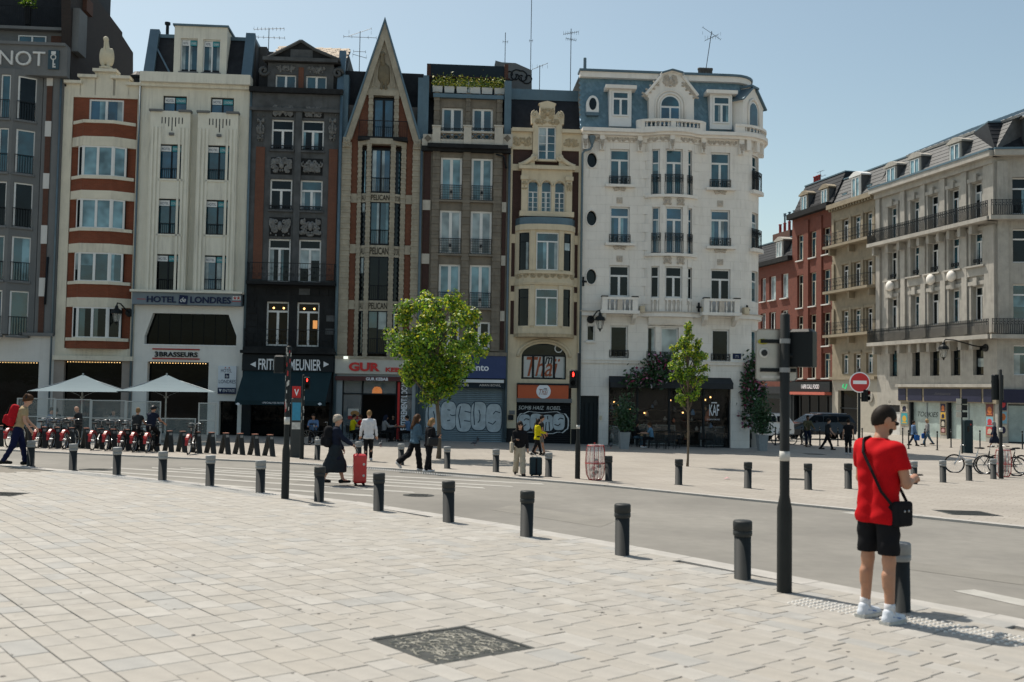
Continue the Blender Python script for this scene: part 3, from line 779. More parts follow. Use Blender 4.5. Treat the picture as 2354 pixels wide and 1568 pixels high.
def band(name,v0,v1,w0,w1,m,ks=None):
 ks = ks or kn; mb = B.mb()
 for a,b in zip(ks,ks[1:]):mb.fb(a,b,v0,v1,w0,w1)
 return mb.build(name,m,B.o)
lo_ = [wr[i+1][3] for i in range(4)]+[vb0-.02]
for i in range(5):
 v_s = wr[i][2]; nxt = lo_[i]
 band('sill',v_s-.14,v_s+.03,-.2,.08 if i==0 else.09,M_crm,[kn[0]+.05,kn[1],kn[2],kn[3]-.05])
 if i<4:
  mid = nxt+(v_s-nxt)*.37
  band('brick_spandrel',mid,v_s-.14,-.35,0,M_brk2); band('stone_band',nxt,mid,-.4,.025,M_crm)
 else:band('brick_spandrel',nxt,v_s-.14,-.35,0,M_brk2)
for i in range(1,5):
 r = wr[i]; gl = (G_cur,G_cur,G_teal,G_dark)[i-1]
 window(B,(u_l[0],u_l[1],r[2],r[3]),-.08,1,0,.07,W_white,G_dark)
 window(B,(u_l[1],u_l[2],r[2],r[3]),-.08,2,0,.085,W_white,gl)
 window(B,(u_l[2],u_l[3],r[2],r[3]),-.08,1,0,.085,W_white,gl)
B.mapf = None
for (x0,y0,x1,y1) in ((425,530,540,572),(515,492,640,530),(613,455,768,495),(730,500,856,540),(830,545,942,580)):
 a,b,c,d = B.r('A',x0,y0,x1,y1)
 MB().fb(a,b,d-.16,d,-.5,.22).build('coping',M_crm,B.o); MB().fb(a+.08,b-.08,vtop-.4,d-.16,-.4,.003).build('parapet',M_crm,B.o)
q = B.r('A',845,468,925,545,-.6); MB().lathe([(.3,0),(.3,.55),(.42,.6),(.42,.7),(.2,.95)],(q[0]+.35,1.0,q[2]-.2),12).build('chimney_pot',W_black,B.o)
op = B.r('E',385,905,740,1440); M_pil = mat('taupe_pilaster',(.30,.26,.23),.85,.08)
B.wall((0,B.W,0,vfl),[(op[0],op[1],.03,op[3])],M_pil,.03)
B.box('ledge',(0,B.W,vfl-.12,vfl+.12),0,.26,M_crm)
MB().fb(op[0],op[1],0,op[3],-.26,-.22).build('shop_window',G_shop,B.o)
lights_string(B,op[0]+.1,op[1]-.05,op[3]-.06,.0)
pipe(B,[(B.W-.1,B.v('A',960,540),.1),(B.W-.1,.3,.1)])
cu,vv = B.u('A',692,455,-.1),B.v('A',692,455,-.1)
p = ROW.P(ub[1]+cu,-.12)
st = thing('bird_statue','pale stone pelican statue standing on the stepped cream gable','statue',(p.x,p.y,B.z0+vv),ROW.a)
f = union([ellip((0,.02,.78),(.30,.28,.50)),ellip((-.25,.06,.72),(.14,.20,.50)),ellip((.25,.06,.72),(.14,.20,.50)),rcone((0,-.02,1.15),(-.02,-.05,1.62),.16,.12),ellip((-.03,-.08,1.68),(.14,.17,.14)),rcone((-.03,-.22,1.64),(-.02,-.26,1.05),.055,.03),rcone((-.13,-.04,.42),(-.14,-.06,.08),.10,.08),rcone((.13,-.04,.42),(.14,-.06,.08),.10,.08),ellip((0,.2,.22),(.16,.14,.2))],.06)
net_obj(f,(-.5,-.45,-.02),(.5,.5,1.95),.035,'bird',mat('statue_stone',(.62,.55,.40),.85,.1,4),st)
MB().lathe([(.36,0),(.36,.1),(.30,.14)],n=12).build('plinth',MT['statue_stone'],st)
# ---- hotel
B = Bld('hotel_building','pale cream hotel with two fluted bays and a blue sign above the ground floor',ROW,ub[2],ub[3],group=GRP)
M_hot = mat('ivory_render',(.70,.67,.57),.85,.08,1.1,.003,.5); M_hot2 = mat('white_plaster',(.72,.70,.65),.85,.05,1.2,.002,.12)
vco = B.v('A',1300,545); vst = B.v('E',1150,478); vsb = B.v('E',1150,562)
B.core(vco+.2,9,-.5)
t1,t2 = B.r('A',1065,627,1220,740),B.r('A',1376,638,1528,750)
b1,b2 = (B.u('A',992,1000),B.u('A',1250,1000)),(B.u('A',1300,1000),B.u('A',1560,1000)); vbt = B.v('A',1280,745)
B.wall((0,B.W,vst,vco),[t1,t2],M_hot,0,.3)
rows = [('A',1042,942,1190,1170),('A',1030,1298,1178,1530),('E',955,250,1098,470)]
rows2 = [('A',1352,950,1502,1178),('A',1342,1306,1490,1536),('E',1250,258,1388,470)]
M_ban = mat('white_banner',(.66,.68,.68),.7,.03); M_tealb = mat('teal_banner',(.03,.24,.28),.6,.05); M_navy = mat('navy_letters',(.012,.02,.06),.5,0)
def banners(wd,R,w):
 u0,u1,v0,v1 = R; h = .30; um = (u0+u1)/2
 o = MB().fb(u0+.07,um-.03,v1-.08-h,v1-.08,w+.075,w+.085).build('banner',M_ban,wd)
 letter_mb('HOTEL',u0+.13,um-.08,v1-.08-h*.75,v1-.08-h*.3,w+.085,th=.004).build('banner_lettering',M_navy,wd)
 MB().fb(um+.03,u1-.07,v1-.08-h,v1-.08,w+.075,w+.085).build('banner',M_tealb,wd)
 letter_mb('LONDRES',um+.07,u1-.10,v1-.08-h*.75,v1-.08-h*.3,w+.085,th=.004).build('banner_lettering',M_ban,wd)
for R,g in ((t1,G_blue),(t2,G_blue)):
 wd = window(B,R,-.2,2,0,.05,W_black,g,.08,M_hot); banners(wd,R,-.2)
for bi,(bu,rws) in enumerate(((b1,rows),(b2,rows2))):
 wins = [B.r(*r,.45) for r in rws]; cu = sum((r[0]+r[1])/2 for r in wins)/3
 wins = [(cu-.66,cu+.66,r[2],r[3]) for r in wins]
 B.wall((bu[0],bu[1],vst,vbt),wins,M_hot,.45,.45,'bay_wall')
 MB().fb(bu[0]+.02,bu[1]-.02,vbt-.06,vbt-.02,0,.44).build('bay_top',M_hot,B.o)
 for s_ in (0,1):
  e = bu[s_]; dr = 1 if s_ == 0 else -1
  for k in range(3):
   a = e+dr*(.08+.2*k); MB().fb(min(a,a+dr*.12),max(a,a+dr*.12),vst,vbt-.9,.45,.50).build('flute',M_hot,B.o)
  a,b = sorted((e-dr*.06,e+dr*.62)); MB().fb(a,b,vbt-.05,vbt+.06,.2,.58).build('coping',M_conc,B.o)
 mb = MB()
 for k,ln in enumerate((.35,.35,.5,.75,.5,.35,.35)):
  uu = cu-.54+k*.18; mb.fb(uu-.025,uu+.025,vbt-.35-ln,vbt-.35,.45,.456)
 mb.build('slits',W_black,B.o)
 MB().fb(cu-.12,cu+.12,vbt-1.35,vbt-1.22,.45,.6).build('spout',M_conc,B.o)
 for i,R in enumerate(wins):
  wd = window(B,R,.24,2,0,.05,W_black,(G_blue,G_teal,G_dark)[i] if bi==0 else (G_teal,G_teal,G_blue)[i],.50,M_hot,'bars',.6,.43); banners(wd,R,.24)
B.box('cornice',(-.03,B.W+.05,vco-.12,vco+.42),-.3,.5,M_hot); B.box('cornice',(0,B.W,vco-.3,vco-.12),-.1,.25,M_hot)
vm0 = vco+.4; lf = lambda x,y,w:B.p('A',x,y,w)
def plate(name,pts,m,t=.15,parent=None):
 P3 = [(u,-w,v) for u,v,w in pts]; n = (Vector(P3[1])-Vector(P3[0])).cross(Vector(P3[2])-Vector(P3[0])).normalized()
 return MB().slab(P3,n,t).build(name,m,parent or B.o)
vt_ = B.v('A',1050,238,-1.2)
plate('mansard',[(0.02,vm0-.1,-.1),(B.W-.02,vm0-.1,-.1),(B.W-.02,vt_,-1.2),(.02,vt_,-1.2)],M_slate)
MB().fb(.02,B.W-.02,vt_-.1,vt_+.1,-8,-1.1).build('flat_roof',M_zinc,B.o); MB().fb(.02,B.W-.02,vm0-.3,vt_-.1,-8,-1.36).build('roof_body',M_core,B.o)
for (x0,x1) in ((-.02,.55),(B.W-.55,B.W+.02)):
 plate('zinc_parapet',[(x0,vm0-.15,.05),(x1,vm0-.15,.05),(x1*.9+x0*.1,vt_+.35,-1.05),(x0,vt_+.35,-1.05)],M_zinc,.3)
dm = B.r('A',1137,172,1482,498,-.15); dv0,dv1 = vm0-.02,dm[3]
d1,d2 = B.r('A',1178,250,1290,468,-.15),B.r('A',1325,258,1438,476,-.15)
B.wall((dm[0],dm[1],dv0,dv1),[d1,d2],M_hot,-.15,.3,'dormer_wall'); MB().fb(dm[0]+.02,dm[1]-.02,dv0,dv1-.02,-3,-.46).build('dormer_body',M_hot,B.o)
B.box('dormer_coping',(dm[0]-.08,dm[1]+.08,dv1-.02,dv1+.08),-3,-.05,M_zinc)
for R in (d1,d2):
 wd = window(B,R,-.36,2,0,.05,W_white,G_teal,-.1,M_conc); banners(wd,R,-.36)
plate('roof_brace',[(dm[0]-1.4,vt_-.4,-.9),(dm[0]-1.3,vt_-.4,-.9),(dm[0]-.1,vm0+.1,-.1),(dm[0]-.2,vm0+.1,-.1)],M_zinc,.06)
MB().lathe([(.09,0),(.09,.8),(.16,.82),(.16,.95)],(B.u('A',1090,225,-1.5),1.6,vt_),10).build('flue',W_black,B.o)
M_sgn = mat('slate_blue_sign',(.16,.20,.235),.6,.08,1.5)
a,b,c,d = B.r('E',836,488,1482,562,.5)
sg = B.box('sign',(-.02,B.W-.1,c,d),0,.55,M_sgn); B.box('sign_ledge',(-.1,B.W,d,d+.12),0,.75,M_hot)
letter_mb('HOTEL',*B.r('E',900,508,1080,546,.55),.55,off=.02,th=.05).build('lettering',M_navy,sg); letter_mb('LONDRES',*B.r('E',1166,512,1415,552,.55),.55,off=.02,th=.05).build('lettering',M_navy,sg)
a,b,c,d = B.r('E',1094,500,1152,558,.55); cu,cv,h = (a+b)/2,(c+d)/2,(b-a)/2
MB().prism([(cu-h*.95,cv-h*.85),(cu+h*.8,cv-h*1.0),(cu+h*.98,cv+h*.85),(cu-h*.8,cv+h)],.55,.60).build('sign_tile',M_navy,sg)
letter_mb('de',cu-h*.6,cu+h*.6,cv-h*.55,cv+h*.5,.60,shear=.25,th=.02).build('lettering',M_ban,sg)
M_redp = mat('red_paint',(.35,.012,.012),.5,.05); M_star = M_redp
for (x0,x1,y) in ((838,892,525),(1420,1475,540)):letter_mb('-',*B.r('E',x0,y-2,x1,y+2,.55),.55,th=.01).build('sign_line',M_redp,sg)
def star(mb,u,v,r,w):
 pts = [(u+(r if i%2==0 else r*.42)*math.sin(i*math.pi/5),v+(r if i%2==0 else r*.42)*math.cos(i*math.pi/5)) for i in range(10)][::-1]
 mb.prism(pts,w,w+.015)
mb = MB(); a,b,c,d = B.r('E',1425,508,1475,532,.55); MB().fb(a,b,c,d,.55,.557).build('star_plate',M_ban,sg)
for k in (.28,.72):star(mb,a+(b-a)*k,(c+d)/2,.11,.557)
mb.build('stars',M_redp,sg)
tz = [(884,808),(1447,812),(1447,752),(1400,620),(938,615),(884,752)]
tp = [B.p('E',x,y) for x,y in tz]; tv0,tv1 = min(p[1] for p in tp),max(p[1] for p in tp); tu0,tu1 = tp[0][0],tp[1][0]
op = B.r('E',896,910,1272,1440); ent = B.r('E',1340,1150,1452,1440)
B.wall((0,B.W,0,vsb),[(tu0,tu1,tv0,tv1),(op[0],op[1],.03,op[3]),(ent[0],ent[1],.03,ent[3])],M_hot2,.02,.45)
MB().prism([(tu0,tv1),(tu0,tp[5][1]),(tp[4][0],tv1)],-.42,.018).build('corner_fill',M_hot2,B.o); MB().prism([(tu1,tp[2][1]),(tu1,tv1),(tp[3][0],tv1)],-.42,.018).build('corner_fill',M_hot2,B.o)
wd = MB().fb(tu0,tu1,tv0,tv0+.07,-.35,.05).build('window',W_white,B.o,); wd['label'] = 'wide dark window with slanted upper corners'
for k in range(8):
 a = tu0+(tu1-tu0)*k/8; MB().fb(a+.02,a+(tu1-tu0)/8-.02,tv0+.07,tv1,-.38,-.36).build('pane',G_shop,wd)
MB().fb(tu0,tu1,tv0,tv1,-.44,-.40).build('mullions',W_black,wd)
MB().fb(op[0],op[1],0,op[3],-.42,-.38).build('shop_window',G_shop,B.o); lights_string(B,op[0]+.1,op[1]-.1,op[3]-.07,.0)
MB().fb(ent[0],ent[1],0,ent[3],-.44,-.40).build('entrance',G_shop,B.o)
sg = thing('brewery_sign','small dark brasserie lettering between two red lines on the white hotel wall','sign',tuple(ROW.P(ub[2],.02))+(B.z0,),ROW.a)
mb = MB()
for y in (833,891):a,b,c,d = B.r('E',936,y-4,1224,y+4); mb.fb(a,b,c,d,0,.07)
mb.build('sign_line',M_redp,sg); letter_mb('3',*B.r('E',950,846,970,880),.0,off=.03,th=.07).build('lettering',W_black,sg); letter_mb('BRASSEURS',*B.r('E',978,850,1212,880),.0,off=.02,th=.07).build('lettering',W_black,sg)
sg = thing('hotel_sign','upright white and navy hotel entrance panel beside the dark green awning','sign',tuple(ROW.P(ub[2],.02))+(B.z0,),ROW.a)
a,b,c,d = B.r('E',1338,935,1450,1106); bd = MB().fb(a,b,c,d,0,.12).build('sign_panel',mat('sign_white',(.62,.66,.70),.5,.03),sg)
e = c+(d-c)*.22; MB().fb(a+.003,b-.003,c,e,.12,.125).build('sign_band',M_navy,bd); letter_mb('ENTREE',a+.28,b-.05,c+.1,e-.08,.125,th=.006).build('lettering',M_ban,bd)
letter_mb('HOTEL',*B.r('E',1357,953,1424,975),.12,th=.006).build('lettering',M_navy,bd); letter_mb('LONDRES',*B.r('E',1344,1020,1447,1042),.12,th=.006).build('lettering',M_navy,bd)
MB().fb(*B.r('E',1380,982,1408,1012),.12,.126).build('sign_tile',M_navy,bd); letter_mb('de',*B.r('E',1386,988,1402,1006),.126,th=.004).build('lettering',M_ban,bd)
MB().prism([(a+.06,e-.08),(a+.14,c+.08),(a+.22,e-.08)],.125,.13).build('arrow',M_ban,bd); mb = MB(); star(mb,(a+b)/2-.1,d-.1,.05,.12); star(mb,(a+b)/2+.1,d-.1,.05,.12); mb.build('stars',M_redp,bd)
# ---- dark stone house with the chip shop
B = Bld('dark_stone_building','soot-dark stone and brick house with carved panels above a black chip shop front',ROW,ub[3],ub[4],group=GRP)
M_dst = mat('soot_stone',(.080,.084,.086),.85,.35,1.6,.01,.55,0,(.02,.02,.02)); M_dst2 = mat('black_stone',(.020,.021,.022),.85,.35,1.5,.01,.3,0,(.07,.07,.07))
M_brk4 = brick('rust_brick',(.14,.050,.027),(.17,.062,.032),(.13,.08,.06))
vbal = B.v('F',340,440); vled = B.v('F',330,838); vcor = B.v('B',380,606); vfr = B.v('B',380,720)
B.core(vcor+.1)
uw = [(B.u('B',205,880),B.u('B',350,880)),(B.u('B',403,880),B.u('B',548,880))]
wr = []
for L,y0,y1,tr in (('B',780,980,.34),('B',1170,1372,.34),('F',156,420,.22),('F',541,812,.22)):
 for k in (0,1):
  x = (277,475)[k] if L == 'B' else (262,455)[k]; dy = 7*k if L == 'B' else 5*k
  wr.append((uw[k][0],uw[k][1],B.v(L,x,y1+dy),B.v(L,x,y0+dy),tr))
B.wall((0,B.W,vbal,vcor),[r[:4] for r in wr[:6]],M_dst,0,.3)
B.wall((0,B.W,vled,vbal),[r[:4] for r in wr[6:]],M_dst2,.05,.3)
rb = random.Random(8)
v = vled+.15
while v<vbal-.4:
 u = .05
 while u<B.W-.3:
  L_ = rb.choice((.5,.62,.7)); a,b = u+.012,min(u+L_,B.W-.05)-.012
  if not any(r[0]-.08<b and a<r[1]+.08 and r[2]<v+.36 and v<r[3]+.06 for r in wr[6:]) and b-a>.2:
   MB().fb(a,b,v+.012,v+.348,.05,rb.uniform(.07,.11)).build('stone_block',rb.choice((M_dst2,M_dst2,M_dst)) if rb.random()<.35 else M_dst2,B.o)
  u += L_
 v += .36
for i,r in enumerate(wr):
 g = (G_dark,G_dark,G_dark,G_teal,G_dark,G_dark,G_warm,G_warm)[i]
 window(B,r[:4],-.2,2,r[4],.085,W_white,g,.12 if i<4 else 0.0,M_dst,None)
 if i<4:railing(B,(r[0],r[1],r[2]+.02,r[2]+.26),.06,None,'low')
for x0,x1 in ((100,158),(578,634)):
 a,b = B.u('B',x0,1200),B.u('B',x1,1200); MB().fb(a,b,vbal+.3,B.v('B',130,960),-.02,.05).build('brick_pilaster',M_brk4,B.o)
MB().fb(B.u('B',353,1200)+.02,B.u('B',398,1200)-.02,vbal+.2,vfr,0,.13).build('pilaster',M_dst,B.o)
M_dsc = mat('carved_grey',(.19,.19,.185),.85,.3,5,.006,.5,0,(.05,.05,.05))
for k,(a,b) in enumerate(uw):
 for j,(y0,y1) in enumerate(((690,765),(1030,1140),(1420,1545))):
  q = (a+.02,b-.02,B.v('B',270,y1),B.v('B',270,y0)); B.box('carved_panel',q,-.02,.012,M_dst2); carving(B,q,.06,M_dsc,10*k+j,rad=.055,dens=1.6)
for x in (135,605):
 u = B.u('B',x,850); carving(B,(u-.22,u+.22,B.v('B',x,960),B.v('B',x,740)),.07,M_dsc,7,rad=.06,dens=1.8)
B.box('frieze',(0,B.W,vfr,vcor),0,.1,M_dst); B.box('cornice',(-.02,B.W+.02,vcor-.1,vcor+.18),-.2,.35,M_dst2); B.box('band',(0,B.W,vfr-.12,vfr+.05),0,.22,M_dst)
dz0 = vcor+.15; a1,a2 = B.r('B',230,486,366,585,-.25),B.r('B',430,494,566,592,-.25); au0,au1 = B.u('B',182,480,-.25),B.u('B',612,480,-.25); av1 = B.v('B',400,405,-.25)
B.wall((au0,au1,dz0,av1),[(a1[0],a1[1],dz0+.05,a1[3]),(a2[0],a2[1],dz0+.05,a2[3])],M_dst,-.25,.3); MB().fb(au0,au1,dz0,av1,-4,-.56).build('attic_body',M_core,B.o)
for R in (a1,a2):window(B,(R[0],R[1],dz0+.05,R[3]),-.45,2,0,.08,W_white,G_teal)
MB().fb(B.u('B',382,500,-.2),B.u('B',416,500,-.2),dz0,B.v('B',400,440,-.2),-.25,-.2).build('brick_panel',M_brk4,B.o)
for k,R in enumerate((a1,a2)):carving(B,(R[0]+.05,R[1]-.05,R[3]+.08,R[3]+.5),-.22,M_dsc,30+k,rad=.04,boss=False)
for s_,(x0,x1) in enumerate(((125,185),(608,668))):
 a,b = B.u('B',x0,540,-.3),B.u('B',x1,540,-.3); MB().fb(a,b,dz0,dz0+1.25,-1.5,-.3).build('shoulder',M_dst2,B.o)
 c = b if s_ == 0 else a; mb = MB(); spiral(mb,(a+b)/2,dz0+1.1,.3,-.25,1 if s_ else -1,0,1.3,.1); mb.build('scroll',M_dst,B.o,True)
ped = [B.p('B',x,y,-.1) for x,y in ((165,402),(655,418),(655,395),(490,326),(400,268),(315,312),(186,375),(165,385))]
MB().prism(ped,-.7,-.12).build('pediment',M_dst2,B.o);
mb = MB()
for (p_,q_) in zip(ped[2:7],ped[3:8]):mb.tube([(p_[0],.05,p_[1]),(q_[0],.05,q_[1])],.09,6)
mb.build('pediment_moulding',M_dst,B.o); MB().fb(*B.r('B',330,325,475,378,-.1),-.12,-.07).build('pediment_panel',M_dst,B.o); MB().fb(au0-.25,au1+.25,av1-.05,av1+.15,-.5,.08).build('cornice',M_dst,B.o)
ra = [B.p('B',x,y,w) for x,y,w in ((205,372,-1.0),(690,405,-1.0),(722,320,-3.6),(235,303,-3.6))]
rp = [Vector((ra[0][0],1.0,ra[0][1])),Vector((ra[1][0],1.0,ra[0][1])),Vector((ra[1][0],3.6,ra[3][1])),Vector((ra[0][0],3.6,ra[3][1]))]
nr = (rp[1]-rp[0]).cross(rp[2]-rp[0]).normalized(); MB().slab(rp,nr,.2).build('roof',M_core,B.o)
MB().fb(.2,B.W-.2,av1-.6,rp[2].z-.3,-8,-3.7).build('roof_body',M_core,B.o)
MT_ = [mat('roof_tile_%d'%i,c,.8,.15,5) for i,c in enumerate(((.42,.33,.24),(.36,.29,.22),(.48,.39,.29)))]
ex_ = Vector((1,0,0)); ey_ = (rp[3]-rp[0]).normalized(); nx = 24; ny = 7; dx = (rp[1].x-rp[0].x)/nx; dy = (rp[3]-rp[0]).length/ny
tm = {}
for j in range(ny):
 for i in range(nx):
  c = rp[0]+ex_*(dx*(i+.5+.5*(j%2)-.25))+ey_*(dy*(j+.5))+nr*.02; k = rb.randrange(3)
  if k not in tm:
   o = MB().slab([-ex_*dx*.48-ey_*dy*.55,ex_*dx*.48-ey_*dy*.55,ex_*dx*.48+ey_*dy*.5+nr*-.0,-ex_*dx*.48+ey_*dy*.5],nr,.02).build('roof_tile',MT_[k],B.o); tm[k] = o.data
  else:o = link(bpy.data.objects.new('roof_tile',tm[k]),B.o)
  o.location = c+nr*(.012*((i+j)%3));
q = B.r('B',655,300,770,400,-1.2); plate('roof_wall',[(B.W-.45,vcor,-.2),(B.W,vcor,-.2),(B.W,q[3],-3.0),(B.W-.45,q[3],-3.0)],M_conc,.3)
MB().fb(B.W-.42,B.W,vcor-.2,q[3],-6,-3.0).build('roof_wall',M_core,B.o)
MB().fb(0,.42,vcor-.2,q[3]+.1,-6,-2.2).build('roof_wall',M_core,B.o)
pipe(B,[(B.W-.06,vcor,.16),(B.W-.06,.3,.16)],.09,M_zinc); pipe(B,[(.05,vcor,.1),(.05,vled,.1)],.07)
plate('zinc_parapet',[(B.W-.36,vcor,.1),(B.W+.02,vcor,.1),(B.W+.02,q[2]+.5,-.9),(B.W-.36,q[2]+.5,-.9)],M_zinc,.3)
def balcony(R_v,u0,u1,dep,h,style,m,nm='balcony'):
 o = MB().fb(u0,u1,R_v-.16,R_v,0,dep).build(nm,m,B.o); railing(B,(u0+.04,u1-.04,R_v+.02,R_v+h),dep-.06,None,style,o,side=dep-.1); return o
balcony(vbal+.12,.18,B.W-.15,.75,1.02,'scroll',M_dst2); balcony(vled+.1,.1,B.W-.1,.7,1.0,'scroll',M_dst2)
B.box('ledge',(-.02,B.W-.02,vled-.22,vled-.06),0,.8,M_dst2)
mb = MB()
for R in wr[6:8]:
 for k in (.3,.75):
  u = R[0]+(R[1]-R[0])*k; mb.ball((u,.145,R[3]-.34),.055,8,6)
mb.build('lamp_bulbs',emit('bulb_glow',(1,.55,.18),3.0),B.o)
MB().fb(wr[7][1]-.36,wr[7][1]-.12,wr[7][2]+1.0,wr[7][2]+1.45,-.172,-.166).build('lamp_panel',emit('panel_glow',(1,.42,.12),.4),B.o)
sv0,sv1 = B.v('F',330,968,.5),B.v('F',330,868,.5)
sg = B.box('sign',(.05,B.W-.12,sv0,sv1),0,.5,W_black); M_lit = mat('white_letters',(.78,.79,.82),.5,0)
letter_mb('FRITERIE MEUNIER',*B.r('F',146,894,530,962,.5),.5,off=.015,th=.04).build('lettering',M_lit,sg)
for s_,x in ((-1,113),(1,562)):
 a,b,c,d = B.r('F',x-17,908,x+17,943,.5); vm = (c+d)/2
 MB().prism([(a,vm),(b,c),(b,d)] if s_<0 else [(a,c),(b,vm),(a,d)],.5,.54).build('arrow',M_lit,sg)
opn = (.5,B.W-.35,.03,sv0-.1); B.wall((0,B.W,0,vled),[opn],W_black,.03)
MB().fb(opn[0],opn[1],0,opn[3],-.28,-.24).build('shop_window',G_shop,B.o)
mb = MB()
for k in range(16):mb.ball((rb.uniform(.8,B.W-.6),.2,rb.uniform(2.0,2.7)),.03,6,4)
o = mb.build('lamp_bulbs',MT['bulb_glow'],B.o); o['kind'] = 'stuff'
aw = thing('awning','dark green shop awning stretched below the black chip shop sign','awning',tuple(ROW.P(ub[3],0))+(B.z0,),ROW.a)
M_awn = mat('awning_cloth',(.016,.036,.042),.8,.12,1.4)
ta = B.p('F',60,975,.3)[0],B.p('F',598,975,.3)[0]; vt2 = sv0+.0; vb2 = B.v('F',280,1150,2.0); ba = B.u('F',2,1145,2.0),B.u('F',557,1145,2.0)
MB().add([(ta[0],-.42,vt2),(ta[1],-.42,vt2),(ba[1],-2.0,vb2),(ba[0],-2.0,vb2),(ta[0],-.40,vt2-.03),(ta[1],-.40,vt2-.03),(ba[1],-1.98,vb2-.03),(ba[0],-1.98,vb2-.03)],[(0,3,2,1),(4,5,6,7),(0,1,5,4),(2,3,7,6),(0,4,7,3),(1,2,6,5)]).build('canopy',M_awn,aw)
MB().add([(ta[1],-.42,vt2),(ba[1],-2.0,vb2),(ba[1],-1.9,vb2-.05),(ta[1],-.40,vb2-.05)],[(0,1,2,3),(3,2,1,0)]).build('side_panel',W_black,aw)
vl = MB().fb(ba[0],ba[1],vb2-.22,vb2-.01,1.975,2.0).build('valance',M_awn,aw)
letter_mb('·SPECIALITES FRITES ET CARBONADE',B.u('F',168,1158,2),B.u('F',420,1158,2),vb2-.15,vb2-.06,2.0,th=.004).build('lettering',M_lit,vl)
for s_ in (0,1):MB().tube([(ta[s_]+(.2 if s_==0 else -.2),-.3,vt2-.35),(ba[s_]+(.2 if s_==0 else -.2),-1.9,vb2-.02)],.02,6).build('arm',M_rail,aw)
for x in (20,522):
 a,b,c,d = B.r('F',x-14,1160,x+14,1178,2.0); mb = MB(); mb.prism([((a+b)/2,c),(b,(c+d)/2),((a+b)/2+.03,d),((a+b)/2-.03,d),(a,(c+d)/2)],2.0,2.006); mb.build('emblem',M_lit,vl)
# ---- pointed gable house
B = Bld('gabled_building','narrow ribbed stone and brick house with a steep pointed gable and carved pelican',ROW,ub[4],ub[5],group=GRP)
M_bst = mat('buff_stone',(.37,.33,.255),.85,.2,2.2,.01,.45,0,(.09,.08,.065)); M_brk5 = brick('orange_brick',(.16,.05,.024),(.20,.066,.032),(.15,.09,.06),streak=.4)
vgb = B.v('B',930,915); vgt = B.v('B',948,150); vsh = B.v('F',830,885)
B.core(vgb+2.0,v0=B.v('F',830,1000)); MB().fb(.02,B.W-.02,-.3,B.v('F',830,1000),-9,-1.65).build('house_body',M_core,B.o)
us_ = {k:B.u('B',x,1130) for k,x in dict(a=676,b=728,c=768,d=798,e=828,f=862,g=985,h=1018,i=1052,j=1085,k=1125,l=1172).items()}
rows5 = [(B.v('B',920,1272),B.v('B',920,990)),(B.v('F',890,540),B.v('F',890,272)),(B.v('F',880,862),B.v('F',880,602))]
rows5.insert(1,(B.v('B',915,1610),B.v('B',915,1330)))
B.wall((0,B.W,vsh,vgb),[(us_['c'],us_['j'],vsh+.1,vgb-.35)],M_brk5,-.03,.28,'brick_wall')
def ribbed(u0,u1,v0,v1,w,m,step=.15,name='pilaster',mapf=None):
 mb = MB(mapf); n = max(1,int((v1-v0)/step)); h = (v1-v0)/n
 for i in range(n):
  a = v0+h*i; ex = .028 if i%2 else 0
  mb.fb(u0+(0 if i%2 else.02),u1-(0 if i%2 else.02),a+.008,a+h-.008,w-.2,w+ex)
 mb.fb(u0+.03,u1-.03,v0,v1,w-.25,w-.012); return mb.build(name,m,B.o)
ribbed(0.0,us_['b'],vsh,vgb-.2,.10,M_bst); ribbed(us_['k'],B.W,vsh,vgb-.2,.10,M_bst)
for y in (1300,1630):
 vv = B.v('B',930,y)
 for a,b in ((us_['b'],us_['c']),(us_['j'],us_['k'])):B.box('stone_band',(a,b,vv-.25,vv+.25),-.02,.04,M_bst)
vv = B.v('F',720,560)
for a,b in ((us_['b'],us_['c']),(us_['j'],us_['k'])):B.box('stone_band',(a,b,vv-.25,vv+.25),-.02,.04,M_bst)
B.mapf = canted([(us_['c'],0),(us_['e'],.32),(us_['f'],.5),(us_['g'],.5),(us_['h'],.32),(us_['j'],0)])
for a,b in (('c','d'),('e','f'),('g','h'),('i','j')):ribbed(us_[a],us_[b],vsh,vgb-.2,.06,M_bst,.14,'mullion',B.mapf)
for i,(v0,v1) in enumerate(rows5):
 for a,b,cc,g in (('d','e',1,G_dark),('f','g',2,(G_blue,G_teal,G_dark,G_dark)[i]),('h','i',1,G_dark)):
  o = window(B,(us_[a],us_[b],v0,v1),-.1,cc,0,.05,W_black,g)
  if cc == 2:railing(B,(us_[a]+.05,us_[b]-.05,v0+.06,v0+.85),-.01,None,'bars',o)
 nv = rows5[i+1][1] if i<3 else vsh
 if i<3:
  for a,b,t in (('d','e','AU'),('f','g','PELICAN'),('h','i',"D'OR")):
   o = B.box('inscription_band',(us_[a]-.02,us_[b]+.02,nv,v0),-.12,.0,M_bst)
   hh = v0-nv; letter_mb(t,us_[a]+.02,us_[b]-.02,nv+hh*.18,nv+hh*.8,.0,off=.01,th=.012,mb=B.mb()).build('lettering',mat('bronze_letters',(.035,.03,.022),.6,.2),o)
for a,b in zip('cefgh','efghj'):B.mb().fb(us_[a],us_[b],vgb-.36,vgb-.05,-.3,.12).build('bay_cornice',M_bst,B.o)
mb = MB()
for R in rows5[1:3]:
 for k in range(5):mb.ball((us_['f']+.2+.2*(k%2),-.42,R[1]-.25-.2*k),(.06,.01,.02),6,4)
mb.build('ceiling_lamps',emit('office_glow',(1,.85,.6),1.5),B.o)
B.mapf = None
gl,gr2 = B.p('B',690,908,.0),B.p('B',1172,922,.0); apx = B.p('B',948,152); cu = apx[0]; g0 = vgb-.05; HW = (gr2[0]-gl[0])/2
wd_ = B.r('B',870,640,1006,850); dn = B.v('B',930,905)
tri = lambda t:HW*(1-t)
